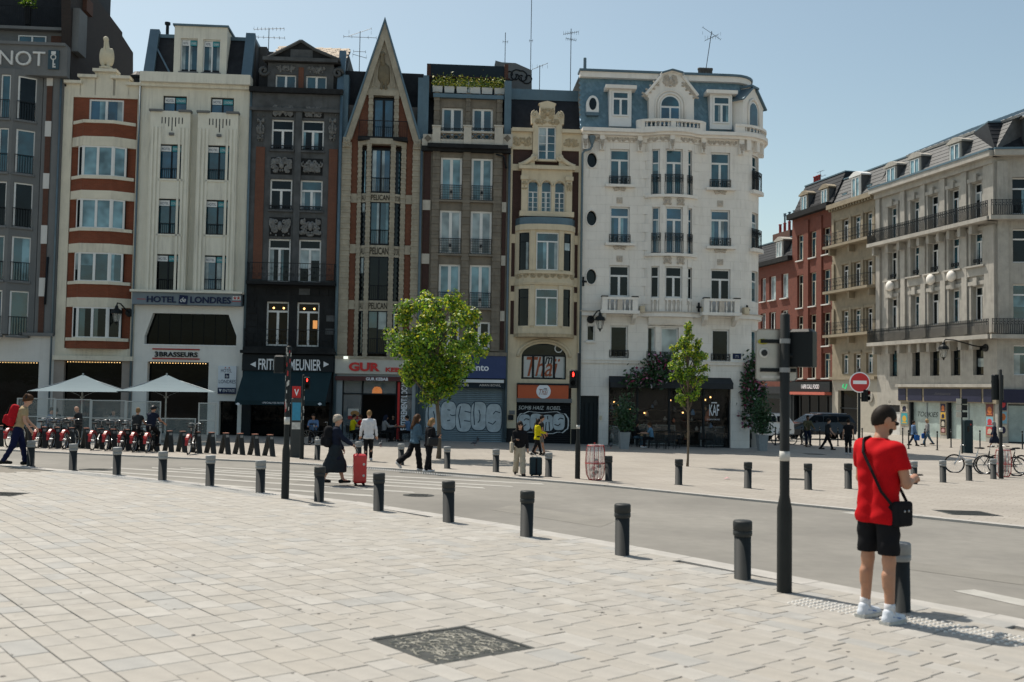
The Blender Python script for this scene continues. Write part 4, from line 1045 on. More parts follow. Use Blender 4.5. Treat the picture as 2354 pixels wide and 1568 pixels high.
vA = apx[1]
def ins(off):return [(cu-HW+off*1.05,g0),(cu+HW-off*1.05,g0),(cu,vA-off*3.4)]
def gx(v,off=0.0):return max(0,(HW-off*1.05)*(1-(v-g0)/(vA-off*3.4-g0)))
vq = wd_[3]+.12
for s_ in (-1,1):
 e = wd_[0] if s_<0 else wd_[1]
 P4 = [(cu+s_*gx(g0,.2),g0),(e,g0),(e,vq),(cu+s_*gx(vq,.2),vq)]
 MB().prism(P4 if s_<0 else [P4[1],P4[0],P4[3],P4[2]],-.4,-.05).build('brick_panel',M_brk5,B.o)
 ribbed(e-.27 if s_<0 else e+.0,e if s_<0 else e+.27,g0,vq,.05,M_bst,.18,'jamb')
 P4 = [(cu+s_*HW,g0),(cu+s_*(HW-.34),g0),(cu,vA-1.0),(cu,vA)]
 MB().prism(P4 if s_<0 else [P4[1],P4[0],P4[3],P4[2]],-.5,.18).build('gable_coping',M_bst,B.o)
 P4 = [(cu+s_*(HW+.10),g0+.1),(cu+s_*(HW-.02),g0+.1),(cu,vA+.02),(cu,vA+.3)]
 MB().prism(P4 if s_<0 else [P4[1],P4[0],P4[3],P4[2]],-1.2,.22).build('zinc_edge',M_zinc,B.o)
MB().prism([(cu-gx(vq,.2),vq),(cu+gx(vq,.2),vq),(cu,vA-.9)],-.4,-.02).build('gable_stone',M_bst,B.o)
for k in (-.62,-.42,.42,.62):MB().prism([(cu+k-.03,vq+.5),(cu+k+.03,vq+.5),(cu+k*.75+.02,vq+2.2-abs(k)),(cu+k*.75-.02,vq+2.2-abs(k))],-.02,.05).build('rib',M_bst,B.o)
MB().fb(cu-gx(vq,.25),cu+gx(vq,.25),vq,vq+.35,-.1,.08).build('lintel',M_bst,B.o)
window(B,(wd_[0],wd_[1],g0,wd_[3]),-.2,2,0,.09,W_black,G_blue)
pv = B.v('B',940,475); p0 = (cu-.05,pv)
f = union([ellip((cu-.02,.0,pv-.05),(.33,.16,.62)),rcone((cu-.05,-.05,pv+.45),(cu-.12,-.08,pv+.95),.13,.10),rcone((cu-.12,-.08,pv+.98),(cu-.05,-.14,pv+1.02),.12,.10),rcone((cu-.1,-.14,pv+1.0),(cu-.22,-.17,pv+.5),.05,.025),ellip((cu+.22,-.02,pv-.15),(.12,.14,.55)),rcone((cu-.1,-.04,pv-.6),(cu-.12,-.06,pv-.9),.06,.09),rcone((cu+.1,-.04,pv-.6),(cu+.12,-.06,pv-.9),.06,.09)],.05)
net_obj(f,(cu-.6,-.3,pv-1.0),(cu+.6,.2,pv+1.25),.035,'pelican_relief',mat('bronze_stone',(.15,.12,.07),.6,.2,5),B.o)
balcony(vgb+.02,B.u('B',775,900),B.u('B',1097,900),.55,.95,'bars',M_dst2)
for s_,x in ((0,698),(1,1158)):
 u = B.u('B',x,955); MB().fb(u-.2,u+.2,vgb-.5,vgb+.05,-.2,.22).build('corbel',M_bst,B.o); carving(B,(u-.17,u+.17,vgb-.5,vgb),.22,M_bst,3+s_,rad=.04)
MB().prism([(0,vgb),(B.W,vgb),(B.W,B.v('B',1100,515,-2)),(0,B.v('B',760,500,-2))],-7,-1.0).build('mansard',M_slate,B.o)
for x0,x1 in ((0,.28),(B.W-.28,B.W)):MB().fb(x0,x1,vgb,B.v('B',1200,515,-.3),-1.0,-.1).build('zinc_parapet',M_zinc,B.o)
pipe(B,[(B.W-.02,vgb-.5,.16),(B.W-.02,.3,.16)],.05)
sv0,sv1 = B.v('F',830,984,.3),B.v('F',830,892,.3); M_cab = mat('beige_sign',(.50,.485,.44),.6,.06)
sg = B.box('sign',(-.05,B.W+.02,sv0,sv1),0,.32,M_cab); B.box('ledge',(-.05,B.W+.02,sv1,sv1+.14),0,.4,M_bst)
M_redl = mat('red_letters',(.55,.012,.012),.45,.03)
letter_mb('GUR',*B.r('F',700,914,890,968,.32),.32,off=.045,th=.07).build('lettering',M_redl,sg); letter_mb('KEBAB',*B.r('F',925,946,1075,972,.32),.32,off=.04,th=.05).build('lettering',M_redl,sg)
a,b,c,d = B.r('F',630,1000,1100,1027,.35); rbnd = B.box('sign_band',(-.02,B.W,c,d),0,.34,mat('dark_red',(.07,.006,.008),.5,.1)); letter_mb('GUR KEBAB',*B.r('F',804,1006,940,1025,.35),.34,off=.03,th=.01).build('lettering',M_lit,rbnd)
M_alu = mat('grey_aluminium',(.26,.30,.33),.45,.06,1,0,0,.3)
opn = (B.u('F',657,1200),B.u('F',1085,1200),.03,c); B.wall((0,B.W,0,sv0),[opn],M_alu,.05)
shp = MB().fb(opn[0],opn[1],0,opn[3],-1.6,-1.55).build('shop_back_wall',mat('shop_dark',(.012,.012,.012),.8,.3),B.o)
mb = MB(); wv = B.v('F',850,1112)
for u in (opn[0],B.u('F',775,1200),B.u('F',985,1200),B.u('F',1010,1200)):mb.fb(u,u+.05,0,opn[3],-.14,-.06)
mb.fb(opn[0],opn[1],wv,wv+.08,-.14,-.06); mb.build('shop_frame',W_black,B.o)
for (x0,x1) in ((660,775),(1012,1085)):MB().fb(B.u('F',x0,1200)+.05,B.u('F',x1,1200),.05,opn[3],-.11,-.10).build('shop_window',clear_glass('shop_glass',.22,(.35,.42,.45)),B.o)
MB().fb(B.u('F',780,1200)+.05,B.u('F',985,1200),wv+.08,opn[3],-.11,-.10).build('shop_window',MT['shop_glass'],B.o)
MB().fb(B.u('F',996,1200),B.u('F',1010,1200),.05,opn[3]-.05,-.1,-.03).build('red_strip',M_redl,B.o)
letter_mb('ENTIEREMENT LOCAL',B.u('F',1018,1200),B.u('F',1056,1200),B.v('F',1030,1330),B.v('F',1030,1030),-.098,rot=True,off=.02,th=.004).build('lettering',M_lit,B.o)
a,b,c,d = B.r('F',843,1062,903,1112,-.5); MB().lathe([(.02,d-c),((b-a)*.3,(d-c)*.95),((b-a)*.5,(d-c)*.6),((b-a)*.52,0)],((a+b)/2,.5,c),14).build('orange_lamp',emit('orange_lampshade',(.85,.25,.02),.5),B.o,True)
MB().fb(*B.r('F',694,1197,760,1262,-.08),-.098,-.085).build('poster',mat('poster_white',(.6,.57,.52),.6,.1),B.o); MB().fb(*B.r('F',694,1240,760,1262,-.08),-.085,-.08).build('poster_band',M_redp,B.o); MB().ball(((B.u('F',735,1230)),.075,B.v('F',735,1226)),(.24,.01,.15),10,6).build('poster_picture',mat('burger_print',(.40,.2,.06),.7,.3,12),B.o)
MB().fb(*B.r('F',664,875,690,890,.8),.1,.5).build('floodlight',emit('flood',(.8,.85,.75),.9),B.o)
# ---- brown stone house with roof terrace
B = Bld('brown_stone_building','brown stone house with paired white windows and yellow flower boxes on its roof terrace',ROW,ub[5],ub[6],group=GRP)
M_brs = mat('brown_stone',(.19,.165,.13),.85,.22,1.8,.01,.55,0,(.05,.045,.04)); M_cst = mat('pale_stone',(.50,.465,.40),.85,.12,2,.006,.3); M_brk6 = brick('dark_brick',(.05,.02,.015),(.064,.026,.019),(.06,.045,.04))
vbl = B.v('C',450,800); vsh = B.v('G',520,858);
B.core(vbl+.3)
uw = [(B.u('C',230,1050),B.u('C',408,1050)),(B.u('C',488,1050),B.u('C',665,1050))]; wr = []
for L,y0,y1 in (('C',878,1240),('C',1322,1690),('G',314,580),('G',662,830)):
 x = 450 if L == 'C' else 330; wr.append((B.v(L,x,y1),B.v(L,x,y0)))
ops = [(a,b,v0,v1) for (v0,v1) in wr for (a,b) in uw]
pu = [(B.u('C',160,1050),B.u('C',222,1050)),(B.u('C',414,1050),B.u('C',478,1050)),(B.u('C',672,1050),B.u('C',742,1050))]
B.wall((0,B.W,vsh,vbl),ops,M_brs,0,.3)
for a,b in ((.12,pu[0][0]-.1),(pu[2][1]+.05,B.W-.22)):MB().fb(a,b,vsh+.2,vbl-.2,-.02,.03).build('brick_strip',M_brk6,B.o)
for (a,b) in pu:ribbed(a,b,vsh+.1,vbl-.1,.16,M_brs,.2)
for y in (1290,):
 for a,b in ((.1,pu[0][0]-.08),(pu[2][1]+.03,B.W-.2)):
  for vv in (B.v('C',450,1285),B.v('G',330,285),B.v('G',330,625)):B.box('stone_band',(a,b,vv-.28,vv+.28),-.02,.05,M_cst)
for i,(v0,v1) in enumerate(wr):
 for j,(a,b) in enumerate(uw):
  window(B,(a,b,v0,v1),-.18,2,0,.11,W_white,(G_cur,G_curw,G_cur,G_dark)[i],.2,M_brs,'grid' if i<3 else None,(v1-v0)*.36,.05)
B.box('cornice',(-.02,B.W,vbl-.25,vbl+.02),-.2,.32,M_dst2); B.mb().fb(pu[0][0]-.3,pu[2][1]+.3,vbl-.1,vbl+.12,0,.6).build('cornice',M_dst2,B.o)
vq0,vq1 = vbl+.12,B.v('C',450,655);
B.box('parapet',(0,B.W,vq0-.1,vq0+.3),-.3,.28,M_cst)
for (x0,x1) in ((82,162),(745,830)):
 R = B.r('C',x0,690,x1,760); q = B.box('parapet_panel',(R[0],R[1],vq0,R[3]),-.2,.3,M_cst); cu_,cv_ = (R[0]+R[1])/2,(R[2]+R[3])/2
 MB().prism([(cu_,cv_-.2),(cu_+.2,cv_),(cu_,cv_+.2),(cu_-.2,cv_)],.3,.33).build('diamond',M_brs,q)
for (x0,x1) in ((162,228),(422,486),(680,748)):R = B.r('C',x0,632,x1,775); B.box('pier',(R[0],R[1],vq0,R[3]),-.1,.5,M_cst); B.box('pier_cap',(R[0]-.04,R[1]+.04,R[3]-.02,R[3]+.06),-.14,.54,M_cst)
for (x0,x1) in ((228,422),(486,680)):
 R = B.r('C',x0,668,x1,738); o = B.box('lattice',(R[0],R[1],R[3]-.1,R[3]),.1,.35,M_cst); B.box('lattice_base',(R[0],R[1],vq0,R[2]),.1,.42,M_cst)
 mb = MB(); n_ = 3; h = R[3]-.1-R[2]; sw = (R[1]-R[0])/n_
 for k in range(n_):
  for s_ in (0,1):
   a,b = R[0]+sw*k,R[0]+sw*(k+1);
   if s_:a,b = b,a
   mb.tube([(a,-.22,R[2]),(b,-.22,R[3]-.1)],.045,4)
 mb.build('lattice_bars',M_brs,o)
 railing(B,(R[0],R[1],R[3]+.1,R[3]+.22),.2,None,'low',o)
aw1,aw2 = B.r('C',240,455,416,662,-.5),B.r('C',496,462,668,668,-.5); at1 = B.v('C',450,372,-.5); ax0,ax1 = B.u('C',172,500,-.5),B.u('C',748,500,-.5)
B.wall((ax0,ax1,vbl,at1),[(aw1[0],aw1[1],vq0,aw1[3]),(aw2[0],aw2[1],vq0,aw2[3])],M_brs,-.5,.3); MB().fb(ax0,ax1,vbl,at1,-4,-.82).build('attic_body',M_core,B.o)
for R in (aw1,aw2):window(B,(R[0],R[1],vq0,R[3]),-.72,2,0,.11,W_white,G_teal)
for (x0,x1) in ((172,222),(440,480),(700,748)):ribbed(B.u('C',x0,500,-.5),B.u('C',x1,500,-.5),vbl+.3,at1+.25,-.36,M_brs,.25)
B.box('attic_cornice',(ax0-.05,ax1+.05,at1-.1,at1+.12),-.9,-.25,M_zinc)
for x0,x1 in ((0.0,ax0),(ax1,B.W-.3)):plate('mansard',[(x0,vbl,-.2),(x1,vbl,-.2),(x1,at1+.3,-1.2),(x0,at1+.3,-1.2)],M_slate)
for x0,x1,yy in ((0,.32,215),(B.W-.38,B.W,235)):MB().fb(x0,x1,vbl+.2,B.v('C',800,yy,-.2),-1.6,-.1).build('zinc_parapet',M_zinc,B.o)
tf = B.v('C',450,352,-1.0); MB().fb(.05,B.W-.05,tf-.3,tf,-8,-.75).build('terrace',M_dst2,B.o)
railing(B,(.3,B.W-.3,tf,B.v('C',450,225,-1.0)),-.85,None,'bars',name='terrace_railing',th=.014)
tr = B.r('C',112,98,775,350,-3.2); MB().fb(tr[0],tr[1],tf,tr[3],-7.5,-3.2).build('roof_room',mat('dark_cladding',(.018,.03,.04),.6,.15,3),B.o)
MB().fb(tr[0]-.1,tr[1]+.2,tr[3]-.95,tr[3]-.9,-3.2,-2.6).build('roof_overhang',M_brk1,B.o); window(B,B.r('C',366,230,566,345,-3.2),-3.2,2,0,.09,W_white,G_teal)
for x in (112,765):R = B.r('C',x,95,x+32,350,-3.1); MB().fb(R[0],R[1],tf,R[3]+.03,-6,-3.12).build('brick_pier',M_brk1,B.o)
pipe(B,[(0.02,vbl-.3,.22),(.02,.3,.22)],.05); pipe(B,[(B.W-.06,vbl-.3,.12),(B.W-.06,.3,.12)],.07); pipe(B,[(B.W-.85,vbl-.35,.3),(B.W-.4,vbl-.45,.3),(B.W-.25,vbl-1.1,.2)],.05,W_black)
M_leafy = [mat('young_leaf',(.22,.27,.03),.6,.2,8),mat('yellow_leaf',(.45,.42,.03),.6,.2,8),mat('green_leaf',(.06,.13,.02),.6,.2,8)]
M_box = mat('white_planter',(.55,.55,.52),.6,.05)
def leaf_cloud(mb,fn,n,size,seed,mats=3):
 rd = random.Random(seed)
 for _ in range(n):
  c = fn(rd); a = Vector((rd.gauss(0,1),rd.gauss(0,1),rd.gauss(0,1))).normalized(); b = a.orthogonal().normalized(); q = rd.uniform(0,6.28)
  b = b*math.cos(q)+a.cross(b)*math.sin(q); c2 = a.cross(b); s = size*rd.uniform(.6,1.2)
  mb.cm = rd.randrange(mats); C3 = Vector(c)
  mb.add([C3-b*s,C3+c2*s*.5-b*.1*s,C3+b*s,C3-c2*s*.5-b*.1*s],[(0,1,2,3)])
for k,(x0,x1) in enumerate(((160,245),(260,345),(362,452),(476,560),(574,664),(680,764))):
 a,b,c,d = B.r('C',x0,308,x1,350,-.75); p = ROW.P(ub[5]+(a+b)/2,-.72)
 t = thing('flower_box',('leftmost','second from left','third from left','third from right','second from right','rightmost')[k]+' white flower box on the roof terrace rail','flower box',(p.x,p.y,B.z0+tf),ROW.a,'flower boxes on the roof terrace')
 L_ = (b-a)/2; MB().add([(x*L_*(.92 if z==0 else 1),y*.13*(.85 if z==0 else 1),z*.36) for z in (0,1) for y in (-1,1) for x in (-1,1)],[(0,2,3,1),(4,5,7,6),(0,1,5,4),(2,6,7,3),(0,4,6,2),(1,3,7,5)]).build('box',M_box,t)
 mb = MB(); leaf_cloud(mb,lambda rd:(rd.uniform(-L_,L_)*1.15,rd.gauss(0,.12),.34+abs(rd.gauss(.2,.22))),260,.075,40+k); o = mb.build('flowers',[M_leafy[0],M_leafy[1],M_leafy[2]],t); o['kind'] = 'stuff'
sv0,sv1 = B.v('G',400,1010,.35),B.v('G',400,872,.35); M_blu = mat('sign_blue',(.012,.035,.13),.5,.08)
sg = B.box('sign',(.15,B.W-.1,sv0,sv1),0,.35,M_blu); B.box('ledge',(0,B.W-.05,sv1,sv1+.2),0,.42,M_brs)
a,b,c,d = B.r('G',345,930,462,965,.35); letter_mb('memento',b-(b-a)*1.9,b,c,d,.35,off=.02,th=.03).build('lettering',M_lit,sg)
tb = B.r('G',150,1017,555,1036,.6); ab = B.box('awning_box',(.3,tb[1],tb[2],tb[3]),0,.62,M_ban); v2 = B.v('G',400,1070,.3)
bb = B.box('sign_band',(.2,B.W-.15,v2,tb[2]),0,.3,mat('petrol_board',(.014,.03,.045),.5,.1))
for t,x0,x1 in (('MAKI',130,195),('SUSHI',276,338),('ASIAN BOWL',404,536)):letter_mb(t,*B.r('G',x0,1046,x1,1060,.3),.3,th=.006).build('lettering',M_lit,bb)
opn = (B.u('G',64,1250),B.u('G',545,1250),.03,v2); B.wall((0,B.W,0,v2+.1),[opn],mat('petrol_frame',(.03,.06,.08),.5,.1),.03)
M_shut = mat('shutter_steel',(.20,.26,.29),.5,.12,2,0,.2,.4)
def shutter(opn,w,m,step=.105):
 n = int((opn[3]-opn[2])/step); h = (opn[3]-opn[2])/n; o = None; me = None
 for i in range(n):
  if me is None:
   mb = MB(); u0,u1 = opn[0],opn[1]
   prof = [(0,-.03),(.012,0),(h*.45,.014),(h*.9,0),(h-.004,-.03)]
   for k in range(len(prof)-1):(a,wa),(b,wb) = prof[k],prof[k+1]; mb.add([(u0,-wa,a),(u1,-wa,a),(u1,-wb,b),(u0,-wb,b)],[(0,1,2,3)])
   par = MB().fb(u0,u1,opn[2],opn[3],w-.06,w-.035).build('roller_shutter',m,B.o); o = mb.build('slat',m,par); me = o.data
  else:o = link(bpy.data.objects.new('slat',me),par)
  o.location = (0,-w,opn[2]+h*i)
 return par
sh = shutter(opn,-.12,M_shut); M_graf = mat('silver_spray',(.46,.52,.55),.6,.22,3); M_grl = mat('dark_spray',(.014,.04,.07),.6,.15)
def bubble(t,R,w,par,m1,m2,off=.11,gap=.8):
 u0,u1,v0,v1 = R; n = len(t); W = (u1-u0)/n
 for i,ch in enumerate(t):
  a,b = u0+W*(i-.04),u0+W*(i+1.04); hh = (v1-v0)*(.04 if i%2 else -.02)
  k = 28; cu_,cv_,ra,rb_ = (a+b)/2,(v0+v1)/2+hh,(b-a)/2*1.02,(v1-v0)/2
  def sup(s,p=3.2):return [(cu_+ra*s*math.copysign(abs(math.cos(q*2*math.pi/k))**(2/p),math.cos(q*2*math.pi/k)),cv_+rb_*s*math.copysign(abs(math.sin(q*2*math.pi/k))**(2/p),math.sin(q*2*math.pi/k))) for q in range(k)]
  MB().prism(sup(1.0),w+.002*i,w+.002*i+.002).build('graffiti',m2,par); MB().prism(sup(.94),w+.002*i+.002,w+.002*i+.003).build('graffiti',m1,par)
  mb = MB(); X_ = lambda a_,b_:(cu_+ra*a_,-(w+.002*i+.004),cv_+rb_*b_)
  for st_ in {'D':[[(-.1,-.45),(.12,-.3),(.15,.1),(.0,.4)],[(-.55,.9),(-.62,.2),(-.5,-.6)]],'B':[[(-.15,.38),(.2,.36)],[(-.15,-.35),(.22,-.3)],[(.95,.05),(.45,.0),(.2,.06)]],'E':[[(.1,.42),(.85,.34)],[(.05,-.2),(.8,-.25)],[(-.4,.75),(-.6,.1),(-.35,-.7)]],'S':[[(.75,.35),(.2,.45),(-.1,.25)],[(-.7,-.3),(-.1,-.42),(.25,-.2)]],'O':[[(-.1,-.4),(.1,-.1),(.0,.4)]],'M':[[(-.3,-.9),(-.2,.1)],[(.35,-.9),(.25,.1)],[(0,.8),(.05,.4)]]}[ch]:mb.tube([X_(*q) for q in st_],.028,4)
  mb.v = [(v[0],-(w+.002*i+.003)+(v[1]+(w+.002*i+.004))*.06,v[2]) for v in mb.v]; mb.build('graffiti',m2,par)
bubble('DBEDS',B.r('G',75,1155,540,1340),-.105,sh,M_graf,M_grl)
# ---- cream house with bow windows (thai shop)
B = Bld('cream_ornate_building','narrow cream ornate house with curved bow windows above an orange restaurant sign',ROW,ub[6],ub[7],group=GRP)
M_thc = mat('ochre_cream',(.62,.53,.38),.85,.09,1.5,.003,.42,0,(.16,.12,.08)); M_thd = mat('ochre_carving',(.46,.37,.24),.85,.2,6,.004,.3)
v_lo = B.v('G',800,745); v_top = B.v('C',1100,640)
B.core(v_top+.1)
B.wall((0,B.W,v_lo,v_top),[],M_brk6,-.02,.28,'brick_wall')
for x0,x1 in ((0.0,.12),(B.W-.13,B.W)):B.box('edge_strip',(x0,x1,v_lo,v_top),-.05,.05,M_thc)
for y in (160,420,512):
 vv = B.v('G',800,y);
 for a,b in ((.12,.75),(B.W-.75,B.W-.13)):B.box('stone_band',(a,b,vv-.25,vv+.25),-.02,.04,M_thc)
vv = B.v('C',1100,965); B.box('stone_band',(.12,B.W-.13,vv-.18,vv+.18),-.02,.04,M_thc)
for a,b,s_ in ((.05,B.u('C',1000,740),1),(B.u('C',1245,740),B.W-.05,2)):
 c,d = B.v('C',1100,815),B.v('C',1100,650); B.box('frieze_panel',(a,b,c,d),-.02,.07,M_thc); carving(B,(a+.1,b-.08,c+.16,d-.42),.08,M_thd,70+s_,rad=.035,dens=2.2); B.box('cornice',(a,b,d-.14,d+.06),-.3,.3,M_thc)
tw = B.r('C',1045,620,1195,900); du0,du1 = B.u('C',1003,700),B.u('C',1245,700); dvt = B.v('C',1120,600)
B.wall((du0,du1,tw[2],dvt),[tw],M_thc,.2,.3,'dormer_wall'); MB().fb(du0,du1,tw[3]+.02,dvt-.01,-2.2,-.15).build('dormer_body',M_thc,B.o)
window(B,tw,.0,2,0,.07,W_white,G_teal,.26,M_thc,bars=(0,3))
cu = (tw[0]+tw[1])/2; pk = B.v('C',1128,422)
f_o = [(du0-.1,dvt),(du1+.1,dvt),(du1+.12,dvt+.55),(cu+.62,dvt+.75),(cu+.42,dvt+.5),(cu+.42,pk-.15),(cu+.5,pk-.05),(cu+.3,pk+.02),(cu,pk+.1),(cu-.3,pk+.02),(cu-.5,pk-.05),(cu-.42,pk-.15),(cu-.42,dvt+.5),(cu-.62,dvt+.75),(du0-.12,dvt+.55)]
MB().prism(f_o,-.2,.2).build('dormer_crest',M_thc,B.o); carving(B,(cu-.38,cu+.38,dvt+.25,pk-.3),.21,M_thd,81,rad=.05,dens=1.8); carving(B,(cu-.75,cu+.75,dvt-.05,dvt+.3),.21,M_thd,82,rad=.04,dens=1.6,boss=False)
mb = MB(); spiral(mb,cu-.72,dvt+.52,.2,.22,1,1.6,1.5,.05); spiral(mb,cu+.72,dvt+.52,.2,.22,-1,1.6,1.5,.05); mb.build('scroll',M_thc,B.o,True)
pv0,pv1 = B.v('C',1115,985),B.v('C',1115,862); pu0,pu1 = B.u('C',882,965),B.u('C',1352,965)
B.box('cornice',(pu0,pu1,pv0-.02,pv0+.17),-.1,.5,M_thc)
for s_ in (-1,1):
 mb = MB(); e = pu0 if s_<0 else pu1; i_ = cu+s_*.68; n_ = 9; pt = []
 for k in range(n_+1):t = k/n_; pt.append((e+(i_-e)*t,-.32,pv0+.2+(pv1-pv0-.3)*(t**1.5)))
 mb.tube(pt,.13,8); spiral(mb,i_+s_*.02,pv1-.2,.2,.34,-s_,math.pi/2,1.6,.07); mb.build('scroll',M_thc,B.o,True)
 P4 = [(e,pv0+.1)]+[(p_[0],p_[2]) for p_ in pt]+[(i_,pv0+.1)]; P4 = P4 if s_>0 else P4[::-1]
 MB().prism(P4,-.1,.28).build('pediment',M_thc,B.o)
a0,a1 = B.u('C',905,1200),B.u('C',1328,1200); c,d = B.v('C',1115,1345),pv0
aw = [B.r('C',*r) for r in ((960,1080,1045,1342),(1072,1082,1155,1345),(1183,1088,1267,1350))]
B.wall((a0,a1,c,d),aw,M_thc,.3,.32,'bay_wall')
for R in aw:
 rad = (R[1]-R[0])/2; k = 10; um = (R[0]+R[1])/2
 for s_ in (-1,1):
  arc = [(um+s_*rad*math.cos(q*math.pi/2/k),R[3]-rad+rad*math.sin(q*math.pi/2/k)) for q in range(k+1)]+[(um+s_*rad,R[3])]
  MB().prism(arc[::-1] if s_>0 else arc,.02,.298).build('arch_corner',M_thc,B.o)
 window(B,R,.03,2,.34,.045,W_white,G_teal,.36,M_thc,bars=(0,3))
 mb = MB(); mb.tube([(um+(rad+.06)*math.cos(q*math.pi/12),-.31,R[3]-rad+(rad+.06)*math.sin(q*math.pi/12)) for q in range(13)],.045,6); mb.build('arch_moulding',M_thc,B.o,True)
for x in (928,1302):
 u = B.u('C',x,1200); B.box('pilaster',(u-.16,u+.16,c,d-.5),.3,.38,M_thc); B.box('capital',(u-.22,u+.22,d-.62,d-.4),.3,.46,M_thc); carving(B,(u-.15,u+.15,d-1.25,d-.62),.38,M_thd,90+x,rad=.035)
B.box('sill_band',(a0-.1,a1+.1,c-.25,c+.03),-.1,.5,M_thc)
cu = (B.u('G',622,200)+B.u('G',988,200))/2; hb = (B.u('G',988,200)-B.u('G',622,200))/2
kn = [(cu-hb+2*hb*k/16,.95*math.sqrt(max(0,1-(abs(k-8)/8)**2.6))) for k in range(17)]
B.mapf = canted(kn)
bl0,bl1 = cu-hb,cu+hb
vr0,vr1 = B.v('C',1110,1450,.8),B.v('C',1110,1385,.5)
def bow(name,v0,v1,w1,m,w0=-.5,par=None):return B.mb().fb(bl0,bl1,v0,v1,w0,w1,16).build(name,m,par or B.o)
bow('bow_roof',vr0+.05,vr1,-.06,M_zinc); bow('cornice',vr0-.25,vr0+.07,.14,M_thc)
s1,s2 = B.v('G',800,348,.9),B.v('G',800,118,.9); t1,t2 = B.v('G',800,690,.9),B.v('G',800,462,.9)
segs = [(B.u('G',x0,240,.5),B.u('G',x1,240,.5)) for x0,x1 in ((648,706),(748,884),(918,962))]
for (v0,v1) in ((s1,s2),(t1,t2)):
 ops = [(a,b,v0,v1) for a,b in segs]
 B.wall((bl0,bl1,v0-.12,v1+.25),ops,M_thc,0,.2,'bow_wall',brk=[k[0] for k in kn])
 for k,(a,b) in enumerate(segs):window(B,(a,b,v0,v1),-.1,2 if k==1 else 1,.24,.06 if k==1 else.035,W_white if k==1 else W_black,(G_dark,G_teal,G_dark)[k],.06,M_thc,n=4)
 for x in (727,902):
  u = B.u('G',x,240,.6); B.mb().fb(u-.13,u+.13,v0,v1+.2,0,.07).build('pilaster',M_thc,B.o)
bow('bow_band',t2+.24,s1-.1,.02,M_thc); bow('moulding',s1-.2,s1-.05,.12,M_thc)
vb0,vb1 = B.v('G',800,405,.9),B.v('G',800,358,.9)
mb = B.mb()
for k in range(9):
 u = bl0+(bl1-bl0)*(k+.5)/9; spiral(mb,u,(vb0+vb1)/2,(vb1-vb0)*.36,.05,1 if k%2 else -1,0,1.6,.035,12)
mb.build('carved_scrolls',M_thd,B.o,True); bow('moulding',vb0-.2,vb0-.1,.14,M_thc); bow('moulding',t2+.22,t2+.36,.1,M_thc)
bow('bow_base',B.v('G',800,748,.9),t1-.1,.03,M_thc); bow('moulding',B.v('G',800,752,.9)-.05,B.v('G',800,738,.9)+.02,.16,M_thd)
B.mapf = None
ar = B.r('G',662,798,936,1016); g0 = B.r('G',630,1050,965,1412)
B.wall((0,B.W,0,v_lo),[ar,(g0[0],g0[1],.03,g0[3])],M_thc,.04,.3)
um,rad = (ar[0]+ar[1])/2,(ar[1]-ar[0])/2; hh = .75
for s_ in (-1,1):
 k = 12; arc = [(um+s_*rad*math.cos(q*math.pi/2/k),ar[3]-hh+hh*math.sin(q*math.pi/2/k)) for q in range(k+1)]+[(um+s_*rad,ar[3])]
 MB().prism(arc[::-1] if s_>0 else arc,-.22,.038).build('arch_corner',M_thc,B.o)
mb = MB(); mb.tube([(um+(rad+.2)*math.cos(q*math.pi/16),-.06,ar[3]-hh+(hh+.2)*math.sin(q*math.pi/16)) for q in range(17)],.1,6); mb.build('arch_moulding',M_thc,B.o,True)
wd = window(B,ar,-.2,4,.34,.07,W_black,G_dark)
M_pst = mat('poster_pale',(.52,.53,.52),.6,.06); vbase,vtp = B.v('G',800,1005,-.15),B.v('G',800,872,-.15)
for k in range(4):a = ar[0]+.07+(ar[1]-ar[0]-.14)*k/4; MB().fb(a+.07,a+(ar[1]-ar[0]-.14)/4-.07,vbase,vtp,-.165,-.155).build('poster',M_pst,wd)
M_brn = mat('copper_ink',(.30,.07,.02),.6,.1)
letter_mb('Thaï',*B.r('G',692,880,898,1000,-.15),-.154,shear=.3,off=.01,th=.004).build('lettering',M_brn,wd); letter_mb('m',*B.r('G',806,880,852,922,-.15),-.150,shear=.3,off=.02,th=.004).build('lettering',W_black,wd); letter_mb('ASIAN FOOD',*B.r('G',738,986,850,1003,-.15),-.154,th=.003).build('lettering',M_tealb,wd)
mb = MB(); cu_,cv_ = B.p('G',889,829,-.1); mb.tube([(cu_+.21*math.cos(q*.524),.06,cv_+.21*math.sin(q*.524)) for q in range(13)],.035,6); mb.build('fan_ring',M_ban,wd)
ob = B.r('G',640,1052,950,1134,.25); M_org = mat('orange_sign',(.50,.085,.02),.5,.05); sg = B.box('sign',ob,-.2,.25,M_org); MB().lathe([(.0,0),(.40,0),(.40,.03),(.0,.03)],n=28,M=Matrix.Translation((B.u('G',797,1090,.25),-.25,B.v('G',797,1090,.25)))@Matrix.Rotation(math.pi/2,4,'X')).build('sign_disc',M_lit,sg)
letter_mb('Thaï',*B.r('G',770,1078,826,1112,.27),.281,shear=.3,th=.004).build('lettering',M_brn,sg); letter_mb('m',*B.r('G',797,1070,818,1086,.27),.286,shear=.3,th=.004).build('lettering',W_black,sg)
B.box('ledge',(g0[0],g0[1],ob[3],ob[3]+.1),-.2,.3,W_black); B.box('shutter_box',(g0[0],g0[1],ob[2]-.22,ob[2]),-.2,.3,M_conc)
sh = shutter((g0[0],g0[1],.03,ob[2]-.2),-.15,mat('black_shutter',(.012,.013,.015),.5,.15),.1)
M_wsp = mat('white_spray',(.62,.66,.68),.6,.1)
a,b,c,d = B.r('G',636,1215,955,1348); k = 40
